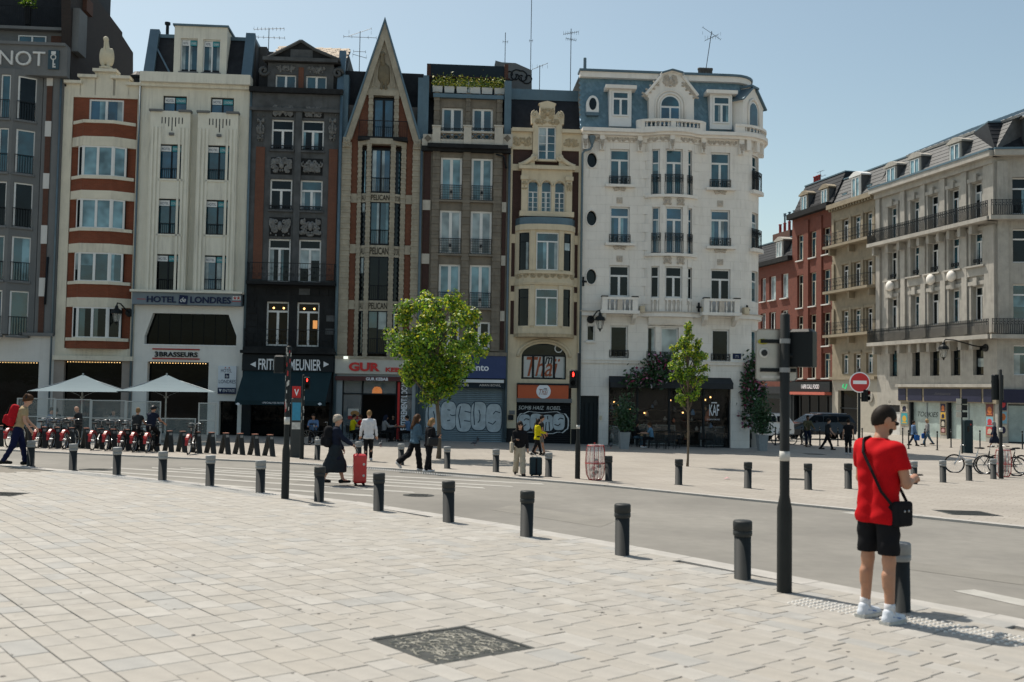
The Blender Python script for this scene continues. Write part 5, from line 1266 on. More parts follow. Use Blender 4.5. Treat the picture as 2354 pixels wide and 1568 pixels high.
o_ = lambda s:[((a+b)/2+(b-a)/2*s*math.copysign(abs(math.cos(q*6.2832/k))**.5,math.cos(q*6.2832/k)),(c+d)/2+(d-c)/2*s*(1+.08*math.sin(q*1.7))*math.copysign(abs(math.sin(q*6.2832/k))**.6,math.sin(q*6.2832/k))) for q in range(k)]
MB().prism(o_(1.0),-.135,-.133).build('graffiti',M_wsp,sh); MB().prism(o_(.95),-.133,-.132).build('graffiti',W_black,sh)
bubble('SOMS',(a+.1,b-.25,c+.12,d-.12),-.131,sh,M_graf,W_black); letter_mb('SOMB HAIZ  ROBEL',*B.r('G',645,1180,905,1203),-.134,shear=.2,th=.002).build('graffiti',M_wsp,sh)
B.box('plinth',(0,g0[0]-.02,0,.9),.03,.07,M_dst2); B.box('plinth',(g0[1]+.02,B.W,0,.9),.03,.07,M_dst2)
MB().fb(*B.r('G',587,1207,620,1232),.04,.12).build('meter_box',M_conc,B.o); MB().fb(*B.r('G',580,1235,612,1265),.04,.14).build('intercom',W_black,B.o); MB().fb(*B.r('G',938,955,966,1000),.04,.16).build('meter_box',M_thc,B.o)
plate('mansard',[(0,v_top,-.3),(B.W,v_top,-.3),(B.W,B.v('C',1100,385,-1.6),-1.6),(0,B.v('C',1100,385,-1.6),-1.6)],M_slate); vz = B.v('C',1100,385,-1.6)
MB().fb(0,B.W,vz-.1,B.v('C',1100,310,-1.6),-2.0,-1.5).build('zinc_ridge',M_zinc,B.o); MB().fb(0,B.W,v_top-.2,vz,-8,-1.75).build('roof_body',M_core,B.o)
pipe(B,[(B.W-.03,B.v('G',1010,120),.14),(B.W-.03,.3,.14)],.06,M_thc)
p = ROW.P(ub[6]-.35,-5.0); q = Frame(*ROW.P(ub[6]-.35,-5.0),ROW.a)
ct = thing('chimney_stack','broad grey chimney stack covered in dark graffiti behind the roof terrace','chimney',(p.x,p.y,B.z0),ROW.a)
cp = [(q.uz('C',x,y)[0],q.uz('C',x,y)[1]-B.z0) for x,y in ((780,520),(995,520),(995,142),(860,82),(740,75),(690,60),(680,110),(780,130))]
MB().prism(cp,-1.2,0).build('stack',M_conc,ct); mb = MB()
for k in range(4):c_ = q.uz('C',815+k*48,180+k*10); spiral(mb,c_[0],c_[1]-B.z0,.42,.02,1 if k%2 else -1,k,1.2,.04,12)
mb.build('graffiti',W_black,ct)
# ---- white corner house
B = Bld('white_corner_building','white six-storey corner building with blue scale-tiled mansard and stone balustrades',ROW,ub[7],ub[7]+8.4,group=GRP)
M_whs = mat('white_stone',(.78,.74,.68),.8,.06,1.3,.002,.34,0,(.3,.26,.22)); M_whj = mat('stone_joint',(.56,.52,.47),.9,.05); M_whc = mat('carved_white',(.54,.48,.41),.85,.16,6,.004,.3)
Ls = B.u('d',1690,603); CR = 1.85; SIDEL = 9.0
def corner(v):
 u,y,z = v
 if u<=Ls:return (u,y,z)
 a = min((u-Ls)/CR,math.pi/2*.95); rest = (u-Ls)-a*CR; r = CR-y
 x = Ls+r*math.sin(a); yy = CR-r*math.cos(a)
 return (x+rest*math.cos(a),yy+rest*math.sin(a),z)
bk = [B.u('D',x,850) for x in (630,700,815,925,1003)]
dd = [0,.36,.5,.36,0]
def bowd(u):
 if u<=bk[0] or u>=bk[4]:return 0.0
 t = (u-bk[2])/((bk[4]-bk[0])/2); return.52*max(0,1-t*t)**.7
flat_map = corner
def bow_map(v):return corner((v[0],v[1]-bowd(v[0]),v[2]))
bbk = [bk[0]+(bk[4]-bk[0])*k/10 for k in range(11)]
cbk = [Ls+CR*math.pi/2*k/8 for k in range(9)]
UE = Ls+CR*1.49+SIDEL
v_c = B.v('D',440,590); v_m1 = B.v('H',400,478); v_m2 = B.v('H',400,790); v_r = B.v('D',440,178,-.7)
mb = MB(); mb.add([(0,.5,v_m2),(Ls,.5,v_m2),(Ls+CR-.4,CR,v_m2),(Ls+CR-.5,10,v_m2),(0,10,v_m2)]+[(0,.5,v_c),(Ls,.5,v_c),(Ls+CR-.4,CR,v_c),(Ls+CR-.5,10,v_c),(0,10,v_c)],[(0,1,6,5),(1,2,7,6),(2,3,8,7),(3,4,9,8),(4,0,5,9),(5,6,7,8,9)]); mb.add([(0,.5,v_m2),(0,10,v_m2),(Ls+CR-.5,10,v_m2),(Ls+CR-.4,CR,v_m2),(Ls,.5,v_m2)],[(0,1,2,3,4)]); mb.build('house_body',M_core,B.o); MB().fb(0,Ls+CR-.6,-.3,v_m2,-10,-3.25).build('house_body',M_core,B.o)
W8 = []
au = (Ls+CR*.62,Ls+CR*1.08); av = (Ls+CR*1.49+1.0,Ls+CR*1.49+2.1); aw_ = (av[1]+1.8,av[1]+2.9)
for (L,y0,y1,kind) in (('D',705,968,4),('D',1128,1397,3),('H',166,370,2),('H',560,770,1)):
 if L == 'D':xs = ((368,512),(670,722),(763,888),(930,962),(1108,1250)); ym = (y0+y1)/2
 else:xs = ((322,453),(588,638),(674,786),(824,855),(985,1113)) if kind == 2 else ((328,443),(572,622),(660,775),(815,862),(992,1106)); ym = (y0+y1)/2
 for k,(x0,x1) in enumerate(xs):
  a,b = B.u(L,x0,ym),B.u(L,x1,ym)
  yb = y1+(70 if kind>2 and 0<k<4 else 0)
  off = (x0-xs[0][0])/(xs[4][0]-xs[0][0])*25
  W8.append((a,b,B.v(L,(x0+x1)/2,yb+off),B.v(L,(x0+x1)/2,y0+off),kind,k))
 for (a,b) in (au,av,aw_):W8.append((a,b,W8[-1 if False else -5][2] if False else [w for w in W8 if w[4]==kind and w[5]==4][0][2],[w for w in W8 if w[4]==kind and w[5]==4][0][3],kind,5))
ovals = [B.p(L,x,y) for L,x,y in (('D',235,785),('D',232,1212),('H',204,240))]
oR = [(u-.30,u+.30,v-.44,v+.44) for u,v in ovals]
sm = B.r('H',175,556,226,660)
shop = B.r('H',318,895,1115,1215); door = B.r('H',133,1018,253,1335)
shop = (shop[0],shop[1],.04,shop[3]); door = (door[0],door[1],.04,door[3])
sideshop = (Ls+CR*1.49+.6,Ls+CR*1.49+5.5,.04,shop[3]); cdoor = (Ls+CR*.55,Ls+CR*1.2,.04,shop[3])
ops_up = [w[:4] for w in W8 if w[4]>1]+oR; ops_1 = [w[:4] for w in W8 if w[4]==1]+[sm]; ops_0 = [shop,door,sideshop,cdoor]
B.mapf = bow_map; B.wall((0,UE,v_m1,v_c),ops_up,M_whj,-.012,.32,brk=bbk+cbk)
B.mapf = flat_map; B.wall((0,UE,v_m2,v_m1),ops_1,M_whj,-.012,.32,brk=cbk); B.wall((0,UE,0,v_m2),ops_0,M_whj,-.012,.45,brk=cbk)
def rect_minus(R,O):
 out = [R]
 for o in O:
  nx = []
  for r in out:
   if o[0]>=r[1] or o[1]<=r[0] or o[2]>=r[3] or o[3]<=r[2]:nx.append(r); continue
   if o[0]>r[0]:nx.append((r[0],o[0],r[2],r[3]))
   if o[1]<r[1]:nx.append((o[1],r[1],r[2],r[3]))
   a,b = max(r[0],o[0]),min(r[1],o[1])
   if o[2]>r[2]:nx.append((a,b,r[2],o[2]))
   if o[3]<r[3]:nx.append((a,b,o[3],r[3]))
  out = nx
 return [r for r in out if r[1]-r[0]>.05 and r[3]-r[2]>.04]
blocks = []
rows_ = [(0.0,v_m2,ops_0,flat_map),(v_m2,v_m1,ops_1,flat_map),(v_m1,v_c,ops_up,bow_map)]
for (va,vb,O,mp) in rows_:
 n = round((vb-va)/.5); h = (vb-va)/n
 for j in range(n):
  u = 0.0; first = .48 if j%2 else.9
  while u<UE-5:
   L_ = first if u == 0 else.92
   for r in rect_minus((u,min(u+L_,UE),va+h*j,va+h*(j+1)),O):blocks.append((r,mp))
   u += L_
blocks.sort(key=lambda q:-((q[0][1]-q[0][0])*(q[0][3]-q[0][2]) if q[0][0]<Ls+CR else 0))
def block_into(mb,r):
 cur = r[1]>Ls or (r[3]>v_m1 and r[1]>bk[0] and r[0]<bk[4])
 mb.fb(r[0]+.004,r[1]-.004,r[2]+.004,r[3]-.004,-.03,0,3 if cur else 1)
for r,mp in blocks[:300]:
 mb = MB(mp); block_into(mb,r); mb.build('stone_block',M_whs,B.o)
mbs = {0:MB(flat_map),1:MB(bow_map)}
for r,mp in blocks[300:]:block_into(mbs[1 if mp is bow_map else 0],r)
for k in mbs:o = mbs[k].build('stone_blocks',M_whs,B.o); o['kind'] = 'stuff'
for (a,b,v0,v1,kind,k) in W8:
 B.mapf = bow_map if kind>1 else flat_map
 nseg = 3 if (k in (1,2,3) or k==5) else 1
 wide = k in (0,2,4); cols = 2 if (wide and kind!=1) else 1
 g = {4:G_teal,3:G_blue,2:RW.choice((G_dark,G_teal)),1:(G_dark,G_dark,G_curw,G_dark,G_dark,G_teal)[k]}[kind]
 rl = None; rh = .9; rs = 'low'
 if kind>=3:rl = 'low' if k in (0,4) else 'deco'; rh = .5 if k in (0,4) else 1.15
 elif kind == 1 and k!=5:rl = 'low'; rh = .44
 tr = .30 if kind == 4 else (.27 if kind==3 else (.33 if kind==2 else 0))
 o = window(B,(a,b,v0,v1),-.2,cols,tr,.085 if wide else.06,W_white,g,0,None,None,n=nseg)
 if rl:railing(B,(a-.05,b+.05,v0+.02,v0+rh),.03,None,rl,o,n=nseg)
 if kind>=3 and k in (0,4):
  s_ = B.mb().fb(a-.28,b+.28,v0-.14,v0,-.05,.28).build('sill',M_whs,o); carving(B,(a+.12,b-.12,v0-.34,v0-.13),.05,M_whc,5,o,rad=.04)
  cu_ = (a+b)/2; q = B.mb().fb(cu_-.17,cu_+.17,v0-1.05,v0-.7,0,.03).build('carved_tile',M_whc,B.o); carving(B,(cu_-.15,cu_+.15,v0-1.04,v0-.72),.035,M_whc,6,rad=.025,name='tile_carving')
 if kind>=3 and k == 2:
  B.mb().fb(bk[0]-.05,bk[4]+.05,v0-.16,v0,-.1,.2,14).build('sill',M_whs,o); cu_ = (a+b)/2
  for s_ in (-1,1):carving(B,(cu_+s_*.38-.22,cu_+s_*.38+.22,v0-.62,v0-.16),.05,M_whc,9,o,rad=.04)
 if kind == 2:
  pass
 if k == 5 and a == au[0] and kind>=3:railing(B,(a-.15,b+.15,v0+.02,v0+1.1),.18,None,'deco',o,n=4); B.mb().fb(a-.2,b+.2,v0-.2,v0,-.1,.3,4).build('sill',M_whs,o)
 if k == 5 and a == au[0] and kind == 1:railing(B,(a-.1,b+.1,v0+.02,v0+.5),.1,None,'low',o,n=4)
B.mapf = bow_map
for (u,v) in ovals:
 k = 20
 ring = lambda s,t:[(u+.30*s*math.cos(q*6.2832/k),v+.44*s*math.sin(q*6.2832/k)) for q in range(k)]
 cor = []
 for s1 in (-1,1):
  for s2 in (-1,1):
   arc = [(u+s1*.30*math.cos(q*math.pi/2/6),v+s2*.44*math.sin(q*math.pi/2/6)) for q in range(7)]+[(u+s1*.30,v+s2*.44)]
   MB().prism(arc if s1*s2<0 else arc[::-1],-.3,-.001).build('window_corner',M_whs,B.o)
 MB().prism(ring(.99,0),-.28,-.24).build('oval_window',G_dark,B.o)
 mb = MB(); mb.tube([(u+.31*math.cos(q*6.2832/k),-.02,v+.45*math.sin(q*6.2832/k)) for q in range(k+1)],.035,6); mb.build('oval_frame',M_whs,B.o,True)
B.mapf = flat_map
window(B,sm,-.15,1,0,.06,W_white,G_dark,.12,M_whs)
def course(name,va,vb,w,m,mp):MB(mp).fb(0,UE,va,vb,-.1,w,60).build(name,m,B.o)
course('string_course',v_m2-.14,v_m2+.02,.10,M_whs,flat_map); course('string_course',v_m2+.02,v_m2+.08,.16,M_whs,flat_map)
course('string_course',v_m1-.18,v_m1+.04,.20,M_whs,bow_map); course('string_course',v_m1+.04,v_m1+.10,.26,M_whc,bow_map)
course('cornice',v_c-.02,v_c+.18,.52,M_whs,bow_map); course('cornice',v_c-.16,v_c-.02,.34,M_whs,bow_map); course('frieze',v_c-.5,v_c-.16,.06,M_whs,bow_map)
B.mapf = bow_map
for (x0,x1) in ((208,290),(338,565),(612,815),(868,1035),(1082,1300)):
 a,b = B.u('D',x0,625),B.u('D',x1,625); n_ = max(1,int((b-a)/.55))
 for k in range(n_):carving(B,(a+(b-a)*k/n_,a+(b-a)*(k+1)/n_,v_c-.46,v_c-.2),.07,M_whc,20,rad=.04,dens=.9,boss=False,name='frieze_carving')
for x in (183,306,584,805,1050,1325):
 u = B.u('D',x,650); o = B.mb().fb(u-.13,u+.13,v_c-1.0,v_c-.16,0,.26).build('bracket',M_whs,B.o); carving(B,(u-.11,u+.11,v_c-1.0,v_c-.35),.26,M_whc,33,o,rad=.035)
for k in range(4):u = Ls+CR*(.35+.36*k); B.mb().fb(u-.12,u+.12,v_c-.75,v_c-.16,0,.3).build('bracket',M_whs,B.o)
mb = MB(corner)
for k in range(11):
 t = k/10; mb.fb(bk[0]+.2,bk[4]-.2,v_m1-.18-.5*(t),v_m1-.18-.5*t+.06,-.05,.42*math.sqrt(max(0,1-t*t)),10)
mb.mapf = lambda v:(v[0],v[1]*max(0,1-((v[0]-bk[2])/((bk[4]-bk[0])/2))**2)**.5 if v[1]<0 else v[1],v[2]); mb.build('bow_corbel',M_whs,B.o)
for k in (0,4):
 w_ = [q for q in W8 if q[4]==2 and q[5]==k][0]; L_,x0,x1 = ('H',276,510) if k == 0 else ('H',942,1176)
 a,b = B.u(L_,x0,420,.8),B.u(L_,x1,420,.8); vb,vt = v_m1+.10,B.v(L_,(x0+x1)/2,372 if k==0 else 384,.8)
 bc = MB().fb(a-.1,b+.1,vb-.18,vb,0,.85).build('stone_balcony',M_whs,B.o); MB().fb(a,b,vt-.14,vt,.55,.82).build('handrail',M_whs,bc)
 for u in (a,b-.3):MB().fb(u,u+.3,vb,vt-.14,.56,.8).build('pier',M_whs,bc); MB().fb(u-.03,u+.33,vt,vt+.06,.5,.84).build('pier_cap',M_dst2,bc)
 cu_ = (a+b)/2; MB().fb(cu_-.14,cu_+.14,vb,vt-.14,.58,.79).build('pier',M_whc,bc)
 for u in (a+.1,b-.1):MB().box(u-.05,u+.05,-.62,-.0,vb,vt).build('side_wall',M_whs,bc)
 balusters(B,a+.3,cu_-.14,vb,vt-.14,.69,M_whs,bc,.2); balusters(B,cu_+.14,b-.3,vb,vt-.14,.69,M_whs,bc,.2)
 for u in (a+.15,b-.15):MB().add([(u-.1,-.0,vb-.75),(u+.1,0,vb-.75),(u+.1,-.75,vb-.18),(u-.1,-.75,vb-.18),(u-.1,0,vb-.18),(u+.1,0,vb-.18),(u+.1,-.6,vb-.42),(u-.1,-.6,vb-.42)],[(0,1,6,7),(7,6,2,3),(3,2,5,4),(0,7,3,4),(1,5,2,6)]).build('console',M_whs,bc)
for q in [q for q in W8 if q[4]==2 and q[5] in (1,2,3)]:
 vt = q[2]; pa = MB(bow_map).fb(q[0],q[1],vt-.14,vt-.01,-.15,.08,3).build('parapet_rail',M_whs,B.o)
 MB(bow_map).fb(q[0],q[1],v_m1+.05,vt-.14,-.011,.004,3).build('parapet_back',M_whj,pa); balusters(B,q[0],q[1],v_m1+.1,vt-.14,.05,M_whs,pa,.2,bow_map)
B.mapf = None
M_tile = [mat('blue_tile_%d'%i,c,.55,.12,4) for i,c in enumerate(((.13,.225,.28),(.115,.20,.25),(.155,.25,.305)))]
m0,m1,wm0,wm1 = v_c+.18,v_r-.1,-.12,-.75
def mp3(u,t,o=0.0):
 v = m0+(m1-m0)*t; w_ = wm0+(wm1-wm0)*t+o; return corner((u,-w_,v))
mb = MB(); n_ = 30
UM = Ls+CR*1.49+5
for i in range(n_):
 a,b = UM*i/n_,UM*(i+1)/n_; mb.add([mp3(a,0),mp3(b,0),mp3(b,1),mp3(a,1)],[(0,1,2,3)])
mans = mb.build('mansard',M_tile[1],B.o)
mb = MB(corner); mb.fb(-.05,UM,m1,m1+.32,-.9,-.45,30); mb.build('roof_band',M_whs,B.o); mb = MB(corner); mb.fb(-.1,UM,m1+.32,m1+.44,-1.2,-.35,30); mb.build('roof_edge',M_zinc,B.o)
MB().add([(0,.8,m1+.3),(Ls,.8,m1+.3),(Ls+CR-.9,CR,m1+.3),(Ls+CR-.9,10,m1+.3),(0,10,m1+.3)],[(0,1,2,3,4)]).build('roof_top',M_zinc,B.o)
dl,dr_ = B.r('D',362,268,525,535),B.r('D',1103,305,1265,555); ov = B.r('D',198,308,287,432)
gp_ = [B.p('D',x,y,.05) for x,y in ((655,500),(985,500),(985,338),(1012,312),(900,168),(900,150),(822,128),(745,150),(745,168),(628,305),(655,330))]
gx0,gx1 = gp_[0][0],gp_[1][0]
tw_,th_ = .24,.30; tiles = []; j = 0; v = m0
while v<m1-.1:
 i = 0; u = (.12 if j%2 else 0)
 while u<Ls+CR*1.0:
  c = (u,v+th_*.5)
  bad = any(r[0]-.15<c[0]<r[1]+.15 and r[2]-.2<c[1]<r[3]+.15 for r in (dl,dr_,ov)) or (gx0-.05<c[0]<gx1+.05)
  if not bad:tiles.append((u,v))
  u += tw_; i += 1
 v += th_*.5; j += 1
rt = random.Random(2); tset = tiles[:]; rt.shuffle(tset)
def tile_v(u,v):
 t0,t1,t2 = (v-m0)/(m1-m0),(v+th_*.5-m0)/(m1-m0),(v+th_-m0)/(m1-m0)
 P_ = [mp3(u,t0,.022),mp3(u+tw_/2*.95,t1,.014),mp3(u,min(t2,1.02),.004),mp3(u-tw_/2*.95,t1,.014)]
 Q_ = [mp3(u,t0,.004),mp3(u+tw_/2*.95,t1,.002),mp3(u,min(t2,1.02),.001),mp3(u-tw_/2*.95,t1,.002)]
 return P_+Q_,[(0,1,2,3),(0,3,7,4),(1,0,4,5),(2,1,5,6),(3,2,6,7)]
for (u,v) in tset[:300]:MB().add(*tile_v(u,v)).build('tile',rt.choice(M_tile),mans)
mb = MB()
for (u,v) in tset[300:]:mb.cm = rt.randrange(3); mb.add(*tile_v(u,v))
o = mb.build('tiles',M_tile,mans); o['kind'] = 'stuff'
for R,k in ((dl,0),(dr_,1)):
 dm_ = MB().fb(R[0],R[1],R[2]-.02,R[3],-.9,.02).build('dormer',W_white,B.o); MB().fb(R[0]-.25,R[1]+.25,R[3],R[3]+.2,-.5,.3).build('dormer_head',M_whs,dm_)
 e = .16; win_ = window(B,(R[0]+e,R[1]-e,R[2]+.3+(.25 if k==0 else 0),R[3]-.12),.022,2,.3,.08,W_white,G_teal)
u,v = (ov[0]+ov[1])/2,(ov[2]+ov[3])/2; rx,ry = (ov[1]-ov[0])/2,(ov[3]-ov[2])/2; k = 24
pl = [(u+rx*math.cos(q*6.2832/k),v+(ry if math.sin(q*6.2832/k)>0 else 0)*math.sin(q*6.2832/k)-(ry if math.sin(q*6.2832/k)<=-.01 else 0)) for q in range(k)]
pl = [(u-rx,v-ry),(u+rx,v-ry)]+[(u+rx*math.cos(math.pi*q/12),v+ry*math.sin(math.pi*q/12)) for q in range(13)]
o = MB().prism(pl,-.7,-.05).build('oval_dormer',W_white,B.o); MB().prism([(u+rx*.6*math.cos(q*.2618),v+ry*.72*math.sin(q*.2618)) for q in range(24)],-.05,-.03).build('pane',G_dark,o); MB().fb(u-rx*1.05,u+rx*1.05,v-ry-.18,v-ry,-.5,.0).build('sill',M_zinc,o)
gd = MB().prism(gp_,-1.6,.05).build('gable_dormer',M_whs,B.o); rp_ = [gp_[3],gp_[4],gp_[5],gp_[6],gp_[7],gp_[8],gp_[9]]
mb = MB()
for a,b in zip(rp_,rp_[1:]):mb.tube([(a[0],-.1,a[1]),(b[0],-.1,b[1])],.09,6)
mb.build('gable_moulding',M_whs,gd)
for a,b in ((gp_[4],gp_[5]),(gp_[5],gp_[6]),(gp_[6],gp_[7])):MB().slab([(a[0],-.3,a[1]+.05),(a[0],1.5,a[1]+.05),(b[0],1.5,b[1]+.05),(b[0],-.3,b[1]+.05)],(0,0,1),.08).build('gable_roof',M_zinc,gd)
aw1 = B.r('D',735,308,884,475,.05); um,ra = (aw1[0]+aw1[1])/2,(aw1[1]-aw1[0])/2; k = 16; vs_ = aw1[3]-ra
arch = [(um-ra,m0+.2),(um+ra,m0+.2)]+[(um+ra*math.cos(math.pi*q/k),vs_+ra*math.sin(math.pi*q/k)) for q in range(k+1)]
wo_ = MB().prism(arch,.045,.07).build('arched_window',W_white,gd); s9 = .86
MB().prism([(um-ra*s9,vs_-.05),(um+ra*s9,vs_-.05)]+[(um+ra*s9*math.cos(math.pi*q/k),vs_+ra*s9*math.sin(math.pi*q/k)) for q in range(k+1)],.07,.078).build('pane',G_teal,wo_)
for s_ in (-1,1):a,b = sorted((um+s_*.05,um+s_*ra*s9)); MB().fb(a,b,m0+.3,vs_-.16,.07,.078).build('pane',G_blue,wo_)
mb = MB()
for rr2,rd_ in ((ra+.1,.07),(ra+.26,.05)):mb.tube([(um-rr2,-.06,m0+.2)]+[(um+rr2*math.cos(math.pi-math.pi*q/k),-.07,vs_+rr2*math.sin(math.pi-math.pi*q/k)) for q in range(k+1)]+[(um+rr2,-.06,m0+.2)],rd_,6)
mb.build('arch_moulding',M_whs,gd,True)
carving(B,(um-.42,um+.42,gp_[6][1]-.95,gp_[6][1]-.25),.06,M_whc,50,gd,rad=.05,dens=1.4)
for s_ in (-1,1):
 for k2 in range(4):q = .2+.2*k2; uu = um+s_*(.6+(gx1-um-.3)*q); vv = gp_[4][1]-(gp_[4][1]-gp_[3][1])*q-.2; carving(B,(uu-.16,uu+.16,vv-.2,vv+.1),.06,M_whc,52,gd,rad=.04,dens=.8,boss=False)
def balustrade(name,u0,u1,vb,vt,w,mp,nseg,piers,par=None):
 o = MB(mp).fb(u0,u1,vb,vb+.1,w-.12,w+.12,nseg).build(name,M_whs,par or B.o); MB(mp).fb(u0,u1,vt-.14,vt,w-.14,w+.14,nseg).build('handrail',M_whs,o)
 pr = piers;
 for a,b in pr:MB(mp).fb(a,b,vb+.1,vt-.14,w-.11,w+.11,2).build('pier',M_whs,o)
 e = [u0]+[x for p_ in pr for x in p_]+[u1]
 for a,b in zip(e[0::2],e[1::2]):
  if b-a>.25:balusters(B,a,b,vb+.1,vt-.14,w,M_whs,o,.21,mp)
 return o
b0,b1 = B.u('D',566,540,.4),B.u('D',1076,540,.4); vtb = B.v('D',820,482,.8)
def bmap(v):
 t = (v[0]-(b0+b1)/2)/((b1-b0)/2); return (v[0],v[1]-.55*max(0,1-t*t)**.6,v[2])
cm_ = (b0+b1)/2; balustrade('balustrade',b0,b1,v_c+.18,vtb,.2,bmap,16,[(b0,b0+.42),(cm_-.14,cm_+.14),(b1-.42,b1)])
MB(bmap).fb(b0,b1,v_c-.05,v_c+.19,-.2,.34,16).build('balcony_slab',M_whs,B.o)
u0_,u1_ = Ls-.15,Ls+CR*1.35; vtc = B.v('D',1430,520,.5)
balustrade('balustrade',u0_,u1_,v_c+.18,vtc,.3,corner,12,[(u0_,u0_+.5),(u1_-.3,u1_)])
aC = .80; cx_,cy_ = Ls+(CR-.15)*math.sin(aC),CR-(CR-.15)*math.cos(aC)
Mc = Matrix.Translation((cx_,cy_,0))@Matrix.Rotation(aC,4,'Z'); mf = lambda v:tuple(Mc@Vector(v))
vtop_ = B.v('D',1420,200,.2); he = 1.25
mb = MB(mf); mb.prism([(-he,m0),(he,m0),(he,m0+1.9),(he+.12,m0+2.0),(.35,vtop_-.35),(.35,vtop_-.1),(0,vtop_),(-.35,vtop_-.1),(-.35,vtop_-.35),(-he-.12,m0+2.0),(-he,m0+1.9)],-1.6,.0); cdm = mb.build('gable_dormer',M_whs,B.o)
mb = MB(mf); ra2 = .55; vs2 = m0+1.55; k = 14
mb.prism([(-ra2,m0+.2),(ra2,m0+.2)]+[(ra2*math.cos(math.pi*q/k),vs2+ra2*math.sin(math.pi*q/k)) for q in range(k+1)],-.01,.03); mb.build('arched_window',W_white,cdm)
mb = MB(mf); mb.prism([(-ra2*.84,m0+.3),(ra2*.84,m0+.3)]+[(ra2*.84*math.cos(math.pi*q/k),vs2+ra2*.84*math.sin(math.pi*q/k)) for q in range(k+1)],.03,.04); mb.build('pane',G_teal,cdm)
mb = MB(mf); mb.tube([(-ra2-.12,-.03,m0+.2)]+[((ra2+.12)*math.cos(math.pi-math.pi*q/k),-.04,vs2+(ra2+.12)*math.sin(math.pi-math.pi*q/k)) for q in range(k+1)]+[(ra2+.12,-.03,m0+.2)],.07,6); mb.build('arch_moulding',M_whs,cdm,True)
mb = MB(mf)
for s_ in (-1,1):mb.slab([(s_*(he+.25),-.15,m0+1.95),(s_*.3,-.15,vtop_-.2),(s_*.3,1.7,vtop_-.2),(s_*(he+.25),1.7,m0+1.95)],(s_*.7,0,.7),.1)
mb.slab([(-.45,-.15,vtop_-.08),(.45,-.15,vtop_-.08),(.45,1.7,vtop_-.08),(-.45,1.7,vtop_-.08)],(0,0,1),.12); mb.build('dormer_roof',M_zinc,cdm)
cz = m1+.4; q = B.r('D',1008,140,1146,188,-2.5); MB().fb(q[0],q[1],cz-.3,q[2]+.15,-3.3,-2.3).build('chimney',M_brk1,B.o); n_ = 5
for k in range(n_):MB().lathe([(.14,0),(.12,.1),(.12,.45),(.15,.47),(.15,.58)],(q[0]+.25+(q[1]-q[0]-.5)*k/(n_-1),2.8,q[2]+.15),10).build('chimney_pot',M_core,B.o,True)
MB().lathe([(.2,0),(.2,.6),(.05,.62)],(B.u('D',365,150,-3),3,cz),10).build('flue',M_zinc,B.o); MB().lathe([(.12,0),(.12,.3),(.22,.32),(.22,.42),(.1,.44),(.2,.55),(.2,.62)],(B.u('D',528,160,-3),3,cz),10).build('flue',W_black,B.o)
MB().tube([(B.u('D',183,100,-1.5),1.5,cz-.3),(B.u('D',183,100,-1.5),1.5,B.v('D',183,35,-1.5))],.09,8).build('vent_pipe',M_pipe,B.o)
uh = B.u('D',232,640); u_p = B.u('D',160,900); pipe(B,[(uh,v_c-.55,.2),(uh,B.v('D',225,690),.2),(uh-.1,B.v('D',215,712),.2),(u_p+.1,B.v('D',175,722),.2),(u_p,B.v('D',160,745),.2),(u_p,.2,.2)],.065)
MB().lathe([(.08,0),(.2,.35),(.2,.45)],(uh,-.2,v_c-.7),8).build('rain_hopper',M_pipe,B.o)
for x,y,L_ in ((152,272,'H'),(906,440,'H'),(1228,455,'H')):
 u,v = B.p(L_,x,y); mb = MB(corner)
 mb.fb(u-.05,u+.05,v-.26,v+.26,0,.06); mb.fb(u-.2,u+.2,v-.05,v+.05,0,.055); mb.prism([(u,v+.1-.2),(u+.13,v),(u,v+.1),(u-.13,v)],0,.08); mb.build('wall_anchor',M_rail,B.o)
for x,y in ((530,452),(936,458),(1200,462)):u,v = B.p('H',x,y); MB(corner).fb(u-.13,u+.13,v-.2,v+.16,.1,.4).build('floodlight',M_thc,B.o)
a,b,c,d = B.r('H',1128,742,1182,778); pq = MB().fb(a,b,c,d,0,.03).build('street_name_plate',M_navy,B.o); letter_mb('Place',a+.15,b-.15,c+(d-c)*.55,d-.1,.03,th=.003).build('lettering',M_lit,pq); letter_mb('de la GARE',a+.12,b-.12,c+.1,c+(d-c)*.42,.03,th=.003).build('lettering',M_lit,pq)
MB().fb(door[0],door[1],door[2]-.04,door[3],-.4,-.3).build('door',mat('dark_green_door',(.012,.02,.024),.45,.15),B.o)
for k in range(4):a = door[0]+(door[1]-door[0])*(k+.5)/4; MB().fb(a-.16,a+.16,.4,door[3]-.4,-.3,-.285).build('door_panel',MT['dark_green_door'],B.o)
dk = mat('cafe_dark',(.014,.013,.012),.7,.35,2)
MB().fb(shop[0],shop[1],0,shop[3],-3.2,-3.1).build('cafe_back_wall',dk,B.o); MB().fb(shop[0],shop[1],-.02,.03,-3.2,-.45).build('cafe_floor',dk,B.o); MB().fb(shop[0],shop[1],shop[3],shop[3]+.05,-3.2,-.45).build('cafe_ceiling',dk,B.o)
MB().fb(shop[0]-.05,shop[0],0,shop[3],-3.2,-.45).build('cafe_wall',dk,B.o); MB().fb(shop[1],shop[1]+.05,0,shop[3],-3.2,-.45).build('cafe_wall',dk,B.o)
mus = [shop[0]]+[B.u('H',x,1050) for x in (510,720,945)]+[shop[1]]
mb = MB()
for u in mus:mb.fb(max(shop[0],u-.06),min(shop[1],u+.06),0,shop[3],-.3,-.18)
mb.fb(shop[0],shop[1],shop[3]-.55,shop[3]-.45,-.3,-.18); mb.fb(shop[0],shop[1],0,.12,-.3,-.18); mb.build('cafe_front_frame',W_black,B.o)
CG = clear_glass('cafe_glass',.10,(.02,.025,.025))
for a,b in zip(mus,mus[1:]):
 MB().fb(a+.06,b-.06,.12,shop[3]-.55,-.25,-.24).build('pane',CG,B.o)
